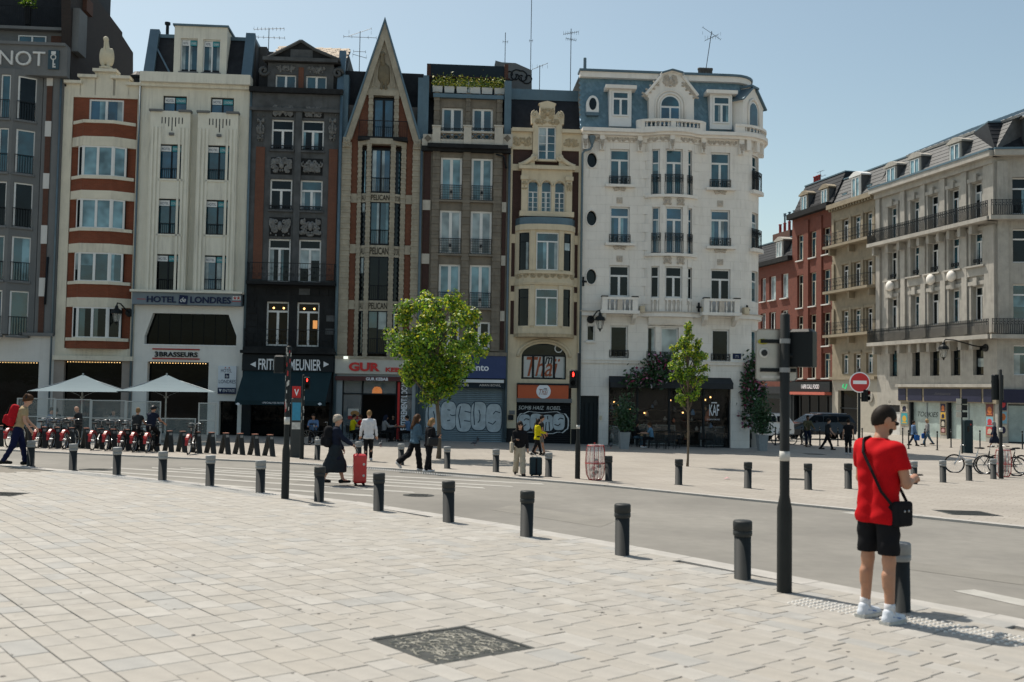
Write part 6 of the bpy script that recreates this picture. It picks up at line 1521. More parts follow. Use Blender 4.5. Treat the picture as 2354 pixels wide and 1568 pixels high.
for x0,x1 in ((384,446),(976,1040)):
 a,b,c,d = B.r('H',x0,1075,x1,1148,-.2); letter_mb('KAF',a,b,c,d,-.238,off=.01,th=.006).build('lettering',M_lit,B.o); MB().fb((a+b)/2-.16,(a+b)/2+.16,d+.07,d+.13,-.238,-.232).build('lettering',M_lit,B.o)
letter_mb('KITCHEN & PANCAKES',*B.r('H',962,1168,1046,1177,-.2),-.238,th=.004).build('lettering',M_lit,B.o)
rc = random.Random(9); cols_ = [mat('goods_%d'%i,tuple(2*q for q in c),.6,.2,4) for i,c in enumerate(((.30,.28,.26),(.25,.08,.04),(.10,.16,.16),(.32,.2,.1),(.04,.04,.04),(.06,.12,.20)))]
for k in range(40):
 u = rc.uniform(shop[0]+.3,shop[1]-.3); z = rc.uniform(.3,2.4); s_ = rc.uniform(.06,.16)
 MB().lathe([(s_,0),(s_*1.1,s_*1.5),(s_*.5,s_*2.2),(s_*.45,s_*2.8)],(u,rc.uniform(.9,2.6),z),8).build('shelf_item',rc.choice(cols_),B.o,True)
mb = MB()
for k in range(9):mb.ball((rc.uniform(shop[0]+.4,shop[1]-.4),rc.uniform(.8,2.4),rc.uniform(1.9,2.9)),.05,6,4)
mb.build('lamp_bulbs',MT['bulb_glow'],B.o)  # unseen bulbs, added to brighten the black cafe interior
for z in (.9,1.5,2.1):MB().fb(shop[0]+.3,shop[1]-.3,z-.05,z,-3.0,-1.2).build('shelf',mat('shelf_wood',(.05,.035,.02),.6,.2),B.o)
av_ = B.v('H',700,893,.5); aw = thing('awning','short dark grey awning along the top of the cafe windows','awning',tuple(ROW.P(ub[7],0))+(B.z0,),ROW.a)
M_awg = mat('grey_awning',(.035,.038,.042),.8,.12,2); y0 = av_-.02
MB().add([(shop[0],0,y0),(shop[1],0,y0),(shop[1]+.02,-.5,y0-.32),(shop[0]-.02,-.5,y0-.32),(shop[0],0,y0-.04),(shop[1],0,y0-.04),(shop[1]+.02,-.48,y0-.36),(shop[0]-.02,-.48,y0-.36)],[(0,3,2,1),(4,5,6,7),(2,3,7,6),(0,4,7,3),(1,2,6,5)]).build('canopy',M_awg,aw)
vl = MB().fb(shop[0],shop[1],y0-.62,y0-.33,.48,.5).build('valance',M_awg,aw)
MB(corner).fb(sideshop[0],sideshop[1],0,sideshop[3],-.4,-.35).build('side_window',G_shop,B.o); MB(corner).fb(cdoor[0],cdoor[1],0,cdoor[3],-.4,-.35,4).build('corner_door',G_shop,B.o)
B.box('letter_box',B.r('H',257,1148,272,1175),0,.05,M_thc)
# ---------------------------------------------------------------- houses along the side street
GR2 = 'houses along the side street'
def US(L,x,y):return SIDE.uz(L,x,y)[0]
su = [US('d',1700,650),US('d',1821,650),US('d',1913,650),US('d',2016,650),US('d',2291,650)]
M_lst = mat('limestone',(.40,.378,.335),.85,.16,1.6,.006,.6); M_tan = mat('tan_stone',(.28,.235,.165),.85,.18,1.6,.008,.45); M_red = brick('scarlet_brick',(.15,.036,.02),(.19,.046,.024),(.11,.05,.035),streak=.35)
M_sl2 = mat('grey_slate',(.085,.088,.09),.7,.22,3,.008)
def mansard(B,v0,v1,w1,m,u0=0.0,u1=None):
 u1 = B.W if u1 is None else u1; n_ = 7; h = (v1-v0)/n_; o = None
 for i in range(n_):
  t0,t1 = i/n_,(i+1)/n_; mb = MB(); mb.add([(u0,-(w1*t0+.03),v0+h*i),(u1,-(w1*t0+.03),v0+h*i),(u1,-(w1*t1),v0+h*(i+1)),(u0,-(w1*t1),v0+h*(i+1)),(u0,-(w1*t0)+.05,v0+h*i),(u1,-(w1*t0)+.05,v0+h*i)],[(0,1,2,3),(1,0,4,5)]); mb.build('slate_course',m,B.o)
 MB().fb(u0,u1,v1-.02,v1+.1,-8,w1+.1).build('roof_top',M_zinc,B.o); MB().add([(u0,0,v0),(u0,-w1,v1),(u0,8,v1),(u0,8,v0),(u1,0,v0),(u1,-w1,v1),(u1,8,v1),(u1,8,v0)],[(0,1,2,3),(7,6,5,4)]).build('roof_side',m,B.o)
def dormer(B,R,w,m=None,g=None,arch=False):
 u0,u1,v0,v1 = R; d_ = MB().fb(u0-.22,u1+.22,v0-.1,v1+.12,w-1.6,w).build('dormer',M_sl2,B.o); MB().fb(u0-.14,u1+.14,v0-.08,v1+.08,w-.01,w+.03).build('dormer_frame',m or M_lst,d_)
 MB().prism([(u0-.36,v1+.1),(u1+.36,v1+.1),(u1+.36,v1+.22),((u0+u1)/2+.2,v1+.52),((u0+u1)/2-.2,v1+.52),(u0-.36,v1+.22)],w-1.4,w+.16).build('dormer_roof',m or M_lst,d_)
 window(B,R,w+.032,2,0,.07,W_white,g or G_cur)
def side_house(name,label,i0,i1,m,rows,cols,vtop,reveal=.3,win_m=None,tr=.24,surround=None):
 B = Bld(name,label,SIDE,su[i0],su[i1],group=GR2); return B
B = Bld('limestone_building','large pale limestone corner block with two long iron balconies, at right',SIDE,su[3],su[4],group=GR2)
colx = [(822,866,615),(952,996,580),(1053,1106,545),(1171,1226,508),(1299,1359,472)]
ucol = [(B.u('I',a,y+80),B.u('I',b,y+80)) for a,b,y in colx]
vr = [(B.v('I',1080,735),B.v('I',1080,542)),(B.v('I',1085,990),B.v('I',1085,812)),(B.v('I',1090,1288),B.v('I',1090,1102)),(B.v('J',1305,478),B.v('J',1305,287))]
vcn = B.v('I',1075,430); vs_ = B.v('J',1300,560); v_b1,v_b2 = B.v('I',1080,752),B.v('I',1090,1372)
B.core(vcn+.1,12,-.45)
ops = [(a,b,v0,v1) for (v0,v1) in vr for (a,b) in ucol]
B.wall((0,B.W,vs_,vcn),ops,M_lst,0,.42)
for i,(v0,v1) in enumerate(vr):
 for j,(a,b) in enumerate(ucol):
  window(B,(a,b,v0,v1),-.36,2 if i<3 else 1,.26 if i<3 else.4,.09,W_white if i<3 else W_black,RW.choice((G_dark,G_teal,G_dark)),0)
  if i<3:
   sr = B.box('window_surround',(a-.3,a-.06,v0,v1+.1),0,.09,M_lst); B.box('window_surround',(b+.06,b+.3,v0,v1+.1),0,.09,M_lst); B.box('window_head',(a-.36,b+.36,v1+.1,v1+.38),0,.14,M_lst); B.box('keystone',((a+b)/2-.2,(a+b)/2+.2,v1+.05,v1+.62),0,.26,M_lst)
  if i == 1:
   B.box('apron',(a-.4,b+.4,v0-.75,v0-.05),0,.16,M_lst); B.box('sill',(a-.45,b+.45,v0-.12,v0),0,.34,M_lst); railing(B,(a,b,v0+.25,v0+.5),-.1,None,'low')
   if j in (0,2,3):f_ = MB(); f_.ball(((a+b)/2,-.3,v0-.5),(.42,.3,.42),12,8); f_.build('stone_medallion',M_whs,B.o,True)
pil = [.35]+[(ucol[k][1]+ucol[k+1][0])/2 for k in range(4)]+[B.W-.55]
for k,u in enumerate(pil):
 for (a,b) in ((v_b1+.2,vcn-.5),(v_b2+.2,v_b1-.5)):B.box('pilaster',(u-.28 if k<5 else u-.5,u+.28 if k<5 else u+.5,a,b),0,.18,M_lst)
B.box('cornice',(-.1,B.W+.3,vcn-.1,vcn+.3),-.3,.75,M_lst); B.box('frieze',(0,B.W,vcn-.5,vcn-.1),0,.3,M_lst); B.box('gutter',(-.1,B.W+.3,vcn+.3,vcn+.45),-.3,.8,M_zinc)
for vb in (v_b1,v_b2):
 o = MB().fb(0.02,B.W+.3,vb-.28,vb,0,1.0).build('balcony',M_lst,B.o); railing(B,(.05,B.W+.3,vb+.03,vb+1.1),.92,None,'deco',o,th=.036)
 for u in pil[:-1]+[(a+b)/2 for a,b in ucol]:MB().fb(u-.16,u+.16,vb-.95,vb-.28,0,.6).build('console',M_lst,B.o)
vmt = B.v('I',1075,268,-1.5); mansard(B,vcn+.4,vmt,-1.5,M_sl2)
for (x0,y0,x1,y1) in ((812,385,860,490),(948,335,1000,443),(1178,250,1232,368)):dormer(B,B.r('I',x0,y0,x1,y1,-.2),-.2)
rz0,rz1 = vmt+.1,vmt+2.6; ra_ = [(B.u('I',930,300,-1.5),-1.3,rz0),(B.W+.5,-1.3,rz0),(B.W-.5,-7,rz1),(B.u('I',1230,140,-6),-7,rz1)]
mb = MB().slab([(u,-w_,v) for u,w_,v in ra_],(0,-.5,.8),.2); zr = mb.build('zinc_roof',mat('bright_zinc',(.42,.43,.43),.45,.1,1,0,.1,.3),B.o)
for k in range(17):t = (k+.5)/17; a = Vector((ra_[0][0],1.3,ra_[0][2])).lerp(Vector((ra_[1][0],1.3,ra_[1][2])),t); b = Vector((ra_[3][0],7,ra_[3][2])).lerp(Vector((ra_[2][0],7,ra_[2][2])),t); MB().tube([a,b],.04,4).build('seam',M_zinc,zr)
MB().add([(ra_[0][0],1.3,rz0),(B.W+.5,1.3,rz0),(B.W+.5,9,rz0),(ra_[0][0],9,rz0)],[(0,1,2,3)]).build('roof_deck',M_zinc,B.o)
dr2 = B.r('J',965,680,1060,905); s1_,s2_ = B.r('J',1128,662,1335,918),B.r('J',1388,660,1652,935)
B.wall((0,B.W,0,vs_),[(dr2[0],dr2[1],.03,dr2[3]),(s1_[0],s1_[1],.1,s1_[3]),(s2_[0],s2_[1],.1,s2_[3])],M_lst,.0,.4)
M_navyp = mat('navy_fascia',(.028,.03,.06),.5,.1); fb0,fb1 = B.v('J',1390,655,.25),B.v('J',1390,568,.25)
for x0,x1 in ((1064,1115),(1130,1228),(1242,1490),(1505,1640),(1655,1712)):B.box('fascia_panel',(B.u('J',x0,610),B.u('J',x1,610),fb0,fb1),0,.22,M_navyp)
B.box('fascia_frame',(B.u('J',1062,610),B.W+.1,fb0-.08,fb1+.12),-.05,.18,M_tan); B.box('fascia_cornice',(B.u('J',1062,610)-.1,B.W+.2,fb1+.12,fb1+.35),0,.4,M_lst)
letter_mb('Ambiance',*B.r('J',1296,592,1410,612,.22),.22,shear=.3,th=.004).build('faded_lettering',mat('faded_print',(.09,.085,.10),.6,0),B.o)
M_wash = mat('whitewashed_glass',(.36,.44,.42),.35,.28,.9,0,.2)
for R in (s1_,s2_):
 o = MB().fb(R[0],R[1],.1,R[3],-.3,-.26).build('shop_window',M_wash,B.o); MB().fb(R[0]-.05,R[0]+.14,.05,R[3],-.3,.02).build('shop_frame',W_black,o); MB().fb((R[0]+R[1])/2-.03,(R[0]+R[1])/2+.03,.1,R[3],-.26,-.2).build('shop_frame',M_alu,o)
letter_mb('TOOKIES',*B.r('J',1180,728,1320,762,-.2),-.255,shear=.3,off=.0,th=.003).build('graffiti',W_black,B.o)
dd_ = MB().fb(dr2[0],dr2[1],0,dr2[3]-.55,-.3,-.2).build('door',M_wht,B.o); MB().fb(dr2[0]+.1,dr2[1]-.1,dr2[3]-.5,dr2[3]-.05,-.3,-.22).build('fanlight',G_dark,B.o); mb = MB()
for k in range(7):spiral(mb,(dr2[0]+dr2[1])/2+rc.uniform(-.3,.3),.5+.4*k*.9,.16,.2,1,k,1.2,.012,10)
mb.build('graffiti',W_black,B.o)
def posters(x0,x1,ys,L_,cols,w=.0):
 a,b = B.u(L_,x0,780),B.u(L_,x1,780); B.box('poster_board',(a-.08,b+.08,B.v(L_,(x0+x1)/2,ys[-1])-.1,B.v(L_,(x0+x1)/2,ys[0])+.1),-.1,.03,M_tan)
 for k in range(len(ys)-1):
  c,d = B.v(L_,(x0+x1)/2,ys[k+1]),B.v(L_,(x0+x1)/2,ys[k]); q = B.box('poster',(a,b,c+.04,d-.02),.03,.04,cols[k][0])
  MB().ball(((a+b)/2,-.042,(c+d)/2),((b-a)*.33,.004,(d-c)*.28),8,5).build('poster_print',cols[k][1],q); MB().fb(a+.1,b-.1,c+.1,c+.2,.04,.045).build('poster_print',cols[k][1],q)
pc = lambda n_,c:mat('poster_'+n_,c,.6,.1,5)
posters(1072,1115,(672,735,815),'J',[(pc('cream',(.5,.45,.36)),pc('ink',(.03,.03,.06))),(pc('teal',(.03,.3,.34)),pc('amber',(.6,.36,.03)))])
posters(1345,1377,(670,730,780,835,875),'J',[(pc('ink',(.03,.03,.06)),pc('orange',(.5,.14,.03))),(pc('amber',(.6,.36,.03)),pc('ink',(.03,.03,.06))),(pc('black',(.02,.02,.02)),pc('cream',(.5,.45,.36))),(pc('wine',(.12,.02,.02)),pc('pink',(.5,.3,.28)))])
posters(1660,1708,(672,760,830,890),'J',[(pc('wine',(.12,.02,.02)),pc('orange',(.5,.14,.03))),(pc('sky',(.2,.4,.5)),pc('red',(.5,.03,.04))),(pc('red',(.5,.03,.04)),pc('cream',(.5,.45,.36)))])
B3_ = B
cpt = SIDE.P(su[4],0); CHAM = Frame(cpt.x,cpt.y,RAD(-6)); z_ = B.z0
B = Bld('limestone_building_corner','shaded cut corner of the pale limestone block at the right edge',CHAM,0,9,group=GR2); dz = z_-B.z0
for v0,v1 in ((0,vs_+dz),(vs_+dz,vcn+dz)):
 if v0 == 0:ops = [(.7,3.0,.05,fb0+dz-.1),(4.2,8,.05,fb0+dz-.1)]
 else:ops = [(1.1,3.6,a+dz,b+dz) for a,b in vr]+[(5.6,7.4,a+dz,b+dz) for a,b in vr]
 B.wall((0,9,v0,v1),ops,M_lst,0,.4)
 for o_ in ops:window(B,o_,-.34,2 if v0 else 1,.3 if v0 else 0,.09,W_white if v0 else W_black,RW.choice((G_dark,G_teal)) if v0 else M_wash)
B.core(vcn+dz+.1,9,-.45)
B.box('cornice',(-.3,9,vcn+dz-.1,vcn+dz+.3),-.3,.7,M_lst); B.box('gutter',(-.3,9,vcn+dz+.3,vcn+dz+.45),-.3,.75,M_zinc); B.box('fascia',(.3,9,fb0+dz,fb1+dz),0,.25,M_navyp)
for vb in (v_b1,v_b2):o = MB().fb(-.7,9,vb+dz-.28,vb+dz,0,.95).build('balcony',M_lst,B.o); railing(B,(-.65,9,vb+dz+.03,vb+dz+1.1),.88,None,'deco',o,th=.036)
B.box('pilaster',(.05,.75,v_b2+dz+.1,vcn+dz-.4),0,.2,M_lst); B.box('pilaster',(4.0,4.7,v_b2+dz+.1,vcn+dz-.4),0,.2,M_lst)
mansard(B,vcn+dz+.4,vmt+dz,-1.5,M_slate); dormer(B,(2.2,3.6,vcn+dz+.6,vcn+dz+2.6),.1)
for x0,w_,cset in ((3.15,.8,0),(.1,.5,1)):
 for k in range(3):c = .5+k*.9; q = B.box('poster',(x0,x0+w_,c,c+.8),0,.03,(pc('ink',(.03,.03,.06)),pc('cream',(.5,.45,.36)),pc('sky',(.2,.4,.5)))[(k+cset)%3]); MB().ball((x0+w_/2,-.035,c+.45),(w_*.35,.004,.25),8,5).build('poster_print',(pc('red',(.5,.03,.04)),pc('ink',(.03,.03,.06)),pc('orange',(.5,.14,.03)))[(k+cset)%3],q)
B = Bld('tan_stone_building','narrow tan stone house with three scrolled iron balconies beside the red brick house',SIDE,su[2],su[3],group=GR2)
uc = [(B.u('I',a,730),B.u('I',b,730)) for a,b in ((550,586),(618,656),(688,727))]
vr2 = [(B.v('I',640,800),B.v('I',640,660)),(B.v('I',640,1070),B.v('I',640,928)),(B.v('I',645,1330),B.v('I',645,1198)),(B.v('J',770,462),B.v('J',770,325))]
vc2 = B.v('I',630,580); vsh2 = B.v('J',760,492); B.core(vc2+.1,10,-.4)
B.wall((0,B.W,vsh2,vc2),[(a,b,v0,v1) for v0,v1 in vr2 for a,b in uc],M_tan,0,.35)
for i,(v0,v1) in enumerate(vr2):
 for a,b in uc:window(B,(a,b,v0,v1),-.3,2,.24,.09,W_white,RW.choice((G_dark,G_teal)),0); B.box('window_head',(a-.2,b+.2,v1+.04,v1+.25),0,.12,M_tan)
for u in (.3,(uc[0][1]+uc[1][0])/2,(uc[1][1]+uc[2][0])/2,B.W-.3):
 for i in range(3):B.box('pilaster',(u-.18,u+.18,vr2[i][0]-.1,vr2[i][1]+.25),0,.14,M_tan)
for i in range(3):
 vb = vr2[i][0]-.12; o = MB().fb(-.05,B.W-.0,vb-.22,vb,0,.95).build('balcony',M_tan,B.o); railing(B,(-.03,B.W-.02,vb+.02,vb+1.05),.88,None,'scroll',o,th=.045,side=.8)
 for u in (.4,B.W/2,B.W-.4):MB().fb(u-.14,u+.14,vb-.8,vb-.22,0,.55).build('console',M_tan,B.o)
B.box('cornice',(-.05,B.W,vc2-.1,vc2+.3),-.3,.6,M_tan); B.box('frieze',(0,B.W,vc2-1.2,vc2-.1),0,.08,M_tan)
for k in range(16):u = B.W*(k+.5)/16; B.box('dentil',(u-.09,u+.09,vc2-.3,vc2-.1),.05,.45,M_tan)
mansard(B,vc2+.3,B.v('I',640,425,-1.2),-1.2,M_sl2); dormer(B,B.r('I',612,440,655,552,-.1),-.1,W_white)
for x in (572,715):R = B.r('I',x-14,530 if x<600 else 480,x+14,570 if x<600 else 525,-.5); MB().fb(*R,-.6,-.35).build('skylight',G_teal,B.o)
op = B.r('J',632,580,765,900); B.wall((0,B.W,0,vsh2),[(op[0],op[1],.03,op[3])],mat('putty_front',(.40,.37,.31),.8,.08),0,.4); MB().fb(op[0],op[1],0,op[3],-.35,-.3).build('shop_window',G_shop,B.o); B.box('transom',(op[0],op[1],op[3]-1.6,op[3]-1.5),-.3,-.2,W_black)
B.box('ledge',(0,B.W,vsh2-.15,vsh2+.1),0,.3,M_tan)
u,v = B.p('J',857,625); MB().lathe([(0,0),(.42,0),(.45,.1),(.3,.12),(.3,.06),(0,.06)],n=20,M=Matrix.Translation((u,0,v))@Matrix.Rotation(math.pi/2,4,'X')).build('medallion',M_lst,B.o)
letter_mb('LJ',*B.r('J',665,535,698,570),0.02,shear=.2,th=.06).build('lettering',emit('green_neon',(.05,.5,.2),.6),B.o)
B = Bld('red_brick_building','tall red brick house with two mansard dormers above a black restaurant front',SIDE,su[1],su[2],group=GR2)
uc = [(B.u('I',a,840),B.u('I',b,840)) for a,b in ((292,330),(364,405),(440,482))]
vr3 = [(B.v('I',385,900),B.v('I',385,748)),(B.v('I',388,1180),B.v('I',388,985)),(B.v('I',388,1415),B.v('I',388,1228)),(B.v('J',475,495),B.v('J',475,325))]
vc3 = B.v('I',380,640); vsh3 = B.v('J',450,515); B.core(vc3+.1,10,-.4)
B.wall((0,B.W,vsh3,vc3),[(a,b,v0,v1) for v0,v1 in vr3 for a,b in uc],M_red,0,.35)
for v0,v1 in vr3:
 for a,b in uc:window(B,(a,b,v0,v1),-.3,2,.26,.08,mat('cream_frame',(.55,.50,.40),.6,.05),RW.choice((G_dark,G_teal)),.2,M_wht)
for k in range(2):u = (uc[k][1]+uc[k+1][0])/2; B.box('brick_pier',(u-.45,u+.45,vsh3+.2,vc3-.6),0,.12,M_red)
B.box('cornice',(-.1,B.W,vc3-.15,vc3+.35),-.3,.6,M_dst2); mansard(B,vc3+.3,B.v('I',400,470,-1.4),-1.4,M_slate)
for r in ((318,548,350,648),(435,510,468,608)):dormer(B,B.r('I',*r,-.1),-.1,M_tan)
bl_ = B.r('J',298,520,605,588,.2); sg = B.box('sign',(0,B.W,bl_[2],bl_[3]),0,.25,W_black); letter_mb('I AFRI CALL FOOD',*B.r('J',378,538,502,568,.25),.25,off=.02,th=.02).build('lettering',M_lit,sg)
ra_ = B.r('J',300,590,590,602,.4); B.box('red_awning',(0.1,B.W-.1,ra_[2]-.1,ra_[3]),0,.7,mat('coral_awning',(.5,.12,.08),.7,.1))
B.wall((0,B.W,0,bl_[2]),[(.4,B.W-.4,.03,ra_[2]-.2)],W_black,0,.35); MB().fb(.4,B.W-.4,0,ra_[2]-.2,-.32,-.28).build('shop_window',G_shop,B.o)
for k in range(4):u = .4+(B.W-.8)*(k+.5)/4; B.box('shop_frame',(u-.05,u+.05,0,ra_[2]-.2),-.28,-.2,W_black)
q = B.r('I',358,450,420,500,-3); MB().fb(q[0],q[1],q[2]-1.5,q[2]+.2,-4,-3).build('chimney',M_brk1,B.o)
for k in range(3):MB().lathe([(.16,0),(.13,.1),(.13,1.0),(.17,1.02),(.17,1.12)],(q[0]+.3+k*.45,3.5,q[2]+.2),10).build('chimney_pot',mat('red_clay',(.30,.03,.03),.7,.1),B.o,True)
B = Bld('low_brick_building','lower red brick house with one dormer seen beside the white corner building',SIDE,su[0],su[1],group=GR2)
uc = [(B.u('I',a,1075),B.u('I',b,1075)) for a,b in ((82,110),(130,168),(200,239))]
vr4 = [(B.v('I',185,1140),B.v('I',185,1000)),(B.v('I',185,1380),B.v('I',185,1210))]
vc4 = B.v('I',185,925); B.core(vc4,9,-.4); B.wall((0,B.W,3.2,vc4),[(a,b,v0,v1) for v0,v1 in vr4 for a,b in uc],M_red,0,.35)
for i,(v0,v1) in enumerate(vr4):
 for a,b in uc:window(B,(a,b,v0,v1),-.3,2 if i else 1,0,.08,W_white,G_dark if i else G_curw,.2,M_wht)
B.box('cornice',(0,B.W,vc4-.15,vc4+.3),-.3,.5,M_dst2); mansard(B,vc4+.3,B.v('I',190,805,-1.2),-1.2,M_slate); dormer(B,B.r('I',175,812,208,898,-.1),-.1,M_lst,G_curw)
B.wall((0,B.W,0,3.2),[(.5,B.W-.5,.03,2.7)],W_black,.05,.3); MB().fb(.5,B.W-.5,0,2.7,-.25,-.2).build('shop_window',G_shop,B.o); B.box('sign',(0,B.W,3.2,3.9),0,.2,M_awg)
q = B.r('I',150,755,248,800,-2.5); MB().fb(q[0],q[1],q[2]-2,q[3],-3.8,-2.5).build('chimney',M_brk1,B.o)
for k in range(4):MB().lathe([(.18,0),(.15,.1),(.14,1.0),(.18,1.02),(.18,1.1)],(q[0]+.35+k*(q[1]-q[0]-.7)/3,3.2,q[3]),10).build('chimney_pot',MT['red_clay'],B.o,True);
for k in range(3):MB().lathe([(.09,0),(.09,.7),(.17,.72),(.17,.8),(.1,.82),(.17,.95),(.17,1.0)],(q[0]+.35+(k+1)*(q[1]-q[0]-.7)/3,3.2,q[3]+1.1),8).build('cowl',M_zinc,B.o,True)
# ---------------------------------------------------------------- street furniture
def place(L,x,y,h=TOPZ):p = gp(L,x,y); return Vector((p.x,p.y,gz(p.x,p.y)+h))
M_bol = mat('bollard_paint',(.030,.033,.033),.6,.12,6); M_cap = mat('bollard_cap',(.24,.25,.25),.6,.08,8); M_cap2 = mat('bollard_dark_cap',(.036,.039,.039),.55,.1,8)
bp = {}
def bollard(k):
 t = thing('bollard','x','bollard'); MB().lathe([(.118,-.05),(.118,.004),(.093,.006),(.093,.49)],n=20).build('post',M_bol,t,True)
 MB().lathe([(.093,.485),(.105,.50),(.106,.545),(.100,.548),(.100,.555),(.106,.558),(.106,.645),(.098,.658),(.02,.664)],n=20).build('cap',M_cap if k else M_cap2,t,True); return t
nearb = [(70,1077,1),(167,1087,1),(268,1098,1),(373,1111,1),(482,1124,1),(598,1140,1),(733,1161,0),(870,1182,0),(1031,1209,0),(1210,1242,0),(1430,1286,0),(1707,1342,0),(2070,1417,1)]
farb = [(729,1063,1),(824,1069,1),(922,1075,1),(1028,1083,1),(1140,1091,1),(1261,1102,1),(1399,1112,0),(1560,1121,0),(1719,1129,0),(1858,1132,0),(1950,1130,0),(2101,1119,1),(2168,1115,1),(2228,1111,1),(2284,1107,1)]
ords = 'first second third fourth fifth sixth seventh eighth ninth tenth eleventh twelfth thirteenth fourteenth fifteenth'.split()
for row,nm in ((nearb,'near'),(farb,'far')):
 for i,(x,y,k) in enumerate(row):
  if k not in bp:bp[k] = t = bollard(k)
  else:t = copy_tree(bp[k])
  t.location = place('d',x,y-3,.030 if nm=='near' else TOPZ); t.rotation_euler = (RAD(RW.uniform(-1,1)),RAD(RW.uniform(-1.2,1.2)),RW.uniform(0,6))
  t['label'] = '%s bollard from left in the %s row, dark with a %s cap'%(ords[i],nm,'pale grey' if k else 'dark'); t['category'] = 'bollard'; t['group'] = 'bollards along the %s side of the road'%nm
M_pole = mat('pole_paint',(.026,.028,.027),.6,.12,5); M_stk = mat('sticker_white',(.55,.54,.5),.6,.2,12); M_hd = mat('signal_black',(.010,.013,.015),.45,.1)
def pole(L,x,y,name,label,H,r0=.075,h0=1.0,r1=.05,cat='pole',band=None,h=TOPZ):
 p = place(L,x,y,h); t = thing(name,label,cat,p)
 MB().lathe([(r0*1.02,-.04),(r0,.02),(r0,h0-.08),(r1,h0+.06),(r1,H),(r1*.6,H+.02)],n=14).build('pole',M_pole,t,True)
 if band:MB().lathe([(r1+.003,band[0]),(r1+.003,band[1])],n=14).build('reflective_band',M_stk,t,True)
 return t
def head(t,x,y,z,w,d,h,rz=0.0,lit=None,name='signal_head'):
 M_ = Matrix.Translation((x,y,z))@Matrix.Rotation(rz,4,'Z'); o = MB().bbox(-w/2,w/2,-d/2,d/2,0,h,.03,M_).build(name,M_hd,t)
 for k in range(2):MB().lathe([(w*.36,0),(w*.36,.1),(w*.33,.1),(w*.33,0)],n=12,M=M_@Matrix.Translation((0,-d/2,h*(.28+.45*k)))@Matrix.Rotation(math.pi/2,4,'X')).build('visor',M_hd,o)
 if lit:
  mb = MB(); mb.ball((0,-d/2-.006,h*.84),(w*.07,.006,w*.07),8,5); mb.prism([(-w*.06,h*.62),(w*.06,h*.62),(w*.14,h*.79),(-w*.14,h*.79)],d/2+.001,d/2+.008)
  mb.v = [tuple(M_@Vector(v)) for v in mb.v]; mb.build('red_man',emit('red_signal',(1,.03,.02),5.0),o)
 MB().tube([(0,0,z+h*.3),(x*.8,y*.8,z+h*.3)],.025,6).build('bracket',M_hd,t); return o
S1 = pole('d',1803,1370,'traffic_light','dark traffic light pole with the back of a metal sign, near the man in red',2.9,.078,.95,.051,'traffic light',(1.37,1.47),.03)
Yp = S1.location.y; kx = Yp/F
M_backp = mat('sign_back',(.42,.40,.37),.38,.1,2.5,0,0,.75)
zq = lambda y:CAMZ+ray('d',1803,y).z*(Yp/ray('d',1803,y).y)-S1.location.z
zb,zt = zq(877),zq(756); x0,x1 = (1737-1801)*kx,(1834-1801)*kx
mb = MB().bbox(x0,x1,zb,zt,0,.02,.03,Matrix.Translation((0,.07,0))@Matrix(((1,0,0,0),(0,0,1,0),(0,1,0,0),(0,0,0,1)))); sb_ = mb.build('sign_plate',M_backp,S1)
for z in (zb+.12,zt-.13):MB().box(x0+.05,x1-.02,.045,.07,z-.02,z+.02).build('rail',M_hd,S1); MB().lathe([(.056,z-.025),(.056,z+.025)],n=12).build('clamp',M_cap,S1)
MB().ball((x0+.09,.06,zb+.30),(.055,.006,.055),12,6).build('sticker',M_stk,S1); MB().ball((x0+.09,.053,zb+.30),(.035,.004,.035),12,6).build('sticker',M_bol,S1); MB().ball((x0+.08,.06,zb+.42),(.06,.006,.03),10,6).build('sticker',mat('sticker_yellow',(.42,.38,.02),.6,.2,9),S1); MB().fb(x0+.06,x0+.26,zb+.03,zb+.06,-.067,-.062).build('sticker',M_stk,S1)
o = head(S1,.20,.05,zt-.40,.26,.2,.40,math.pi-.6)
S2 = pole('d',655,1151,'traffic_light','dark pole plastered with torn stickers standing before the chip shop',2.9,.075,1.0,.052,'traffic light',(1.42,1.56),.03)
head(S2,-.17,.05,2.40,.22,.2,.34,math.pi); rs = random.Random(6)
for k in range(16):a = rs.uniform(3.4,5.9); z = rs.uniform(1.6,2.85); s_ = rs.uniform(.02,.045); MB().add([(.0535*math.cos(a+u*s_*14),.0535*math.sin(a+u*s_*14),z+v*s_*rs.uniform(.8,2.0)) for u,v in ((-.5,-1),(.5,-.8),(.6,.9),(-.4,1))],[(0,1,2,3)]).build('sticker',rs.choice((M_stk,M_stk,M_redp)),S2)
S3 = pole('S',510,1493,'pedestrian_light','thin pole with a red pedestrian signal left of the kebab shop',2.75,.07,.95,.045,'traffic light'); head(S3,.12,-.02,2.28,.2,.18,.42,.2,True)
for k in range(8):a = rs.uniform(3.4,5.9); z = rs.uniform(1.2,2.5); s_ = .045; MB().add([(.047*math.cos(a+u*s_*14),.047*math.sin(a+u*s_*14),z+v*s_*1.5) for u,v in ((-.5,-1),(.5,-.8),(.6,.9),(-.4,1))],[(0,1,2,3)]).build('sticker',M_stk,S3)
S4 = pole('O',2188,688,'pedestrian_light','pole with a red pedestrian signal in front of the orange restaurant sign',3.4,.07,1.0,.045,'traffic light',(1.35,1.45)); head(S4,-.14,0,2.45,.22,.18,.50,-.15,True)
S5 = pole('d',1975,1098,'no_entry_sign','round red no-entry sign on a grey post behind the man in red',3.45,.05,.5,.045,'road sign'); Y5 = S5.location.y
zc = CAMZ+ray('d',1973,879).z*(Y5/ray('d',1973,879).y)-S5.location.z; RX = Matrix.Rotation(math.pi/2,4,'X')
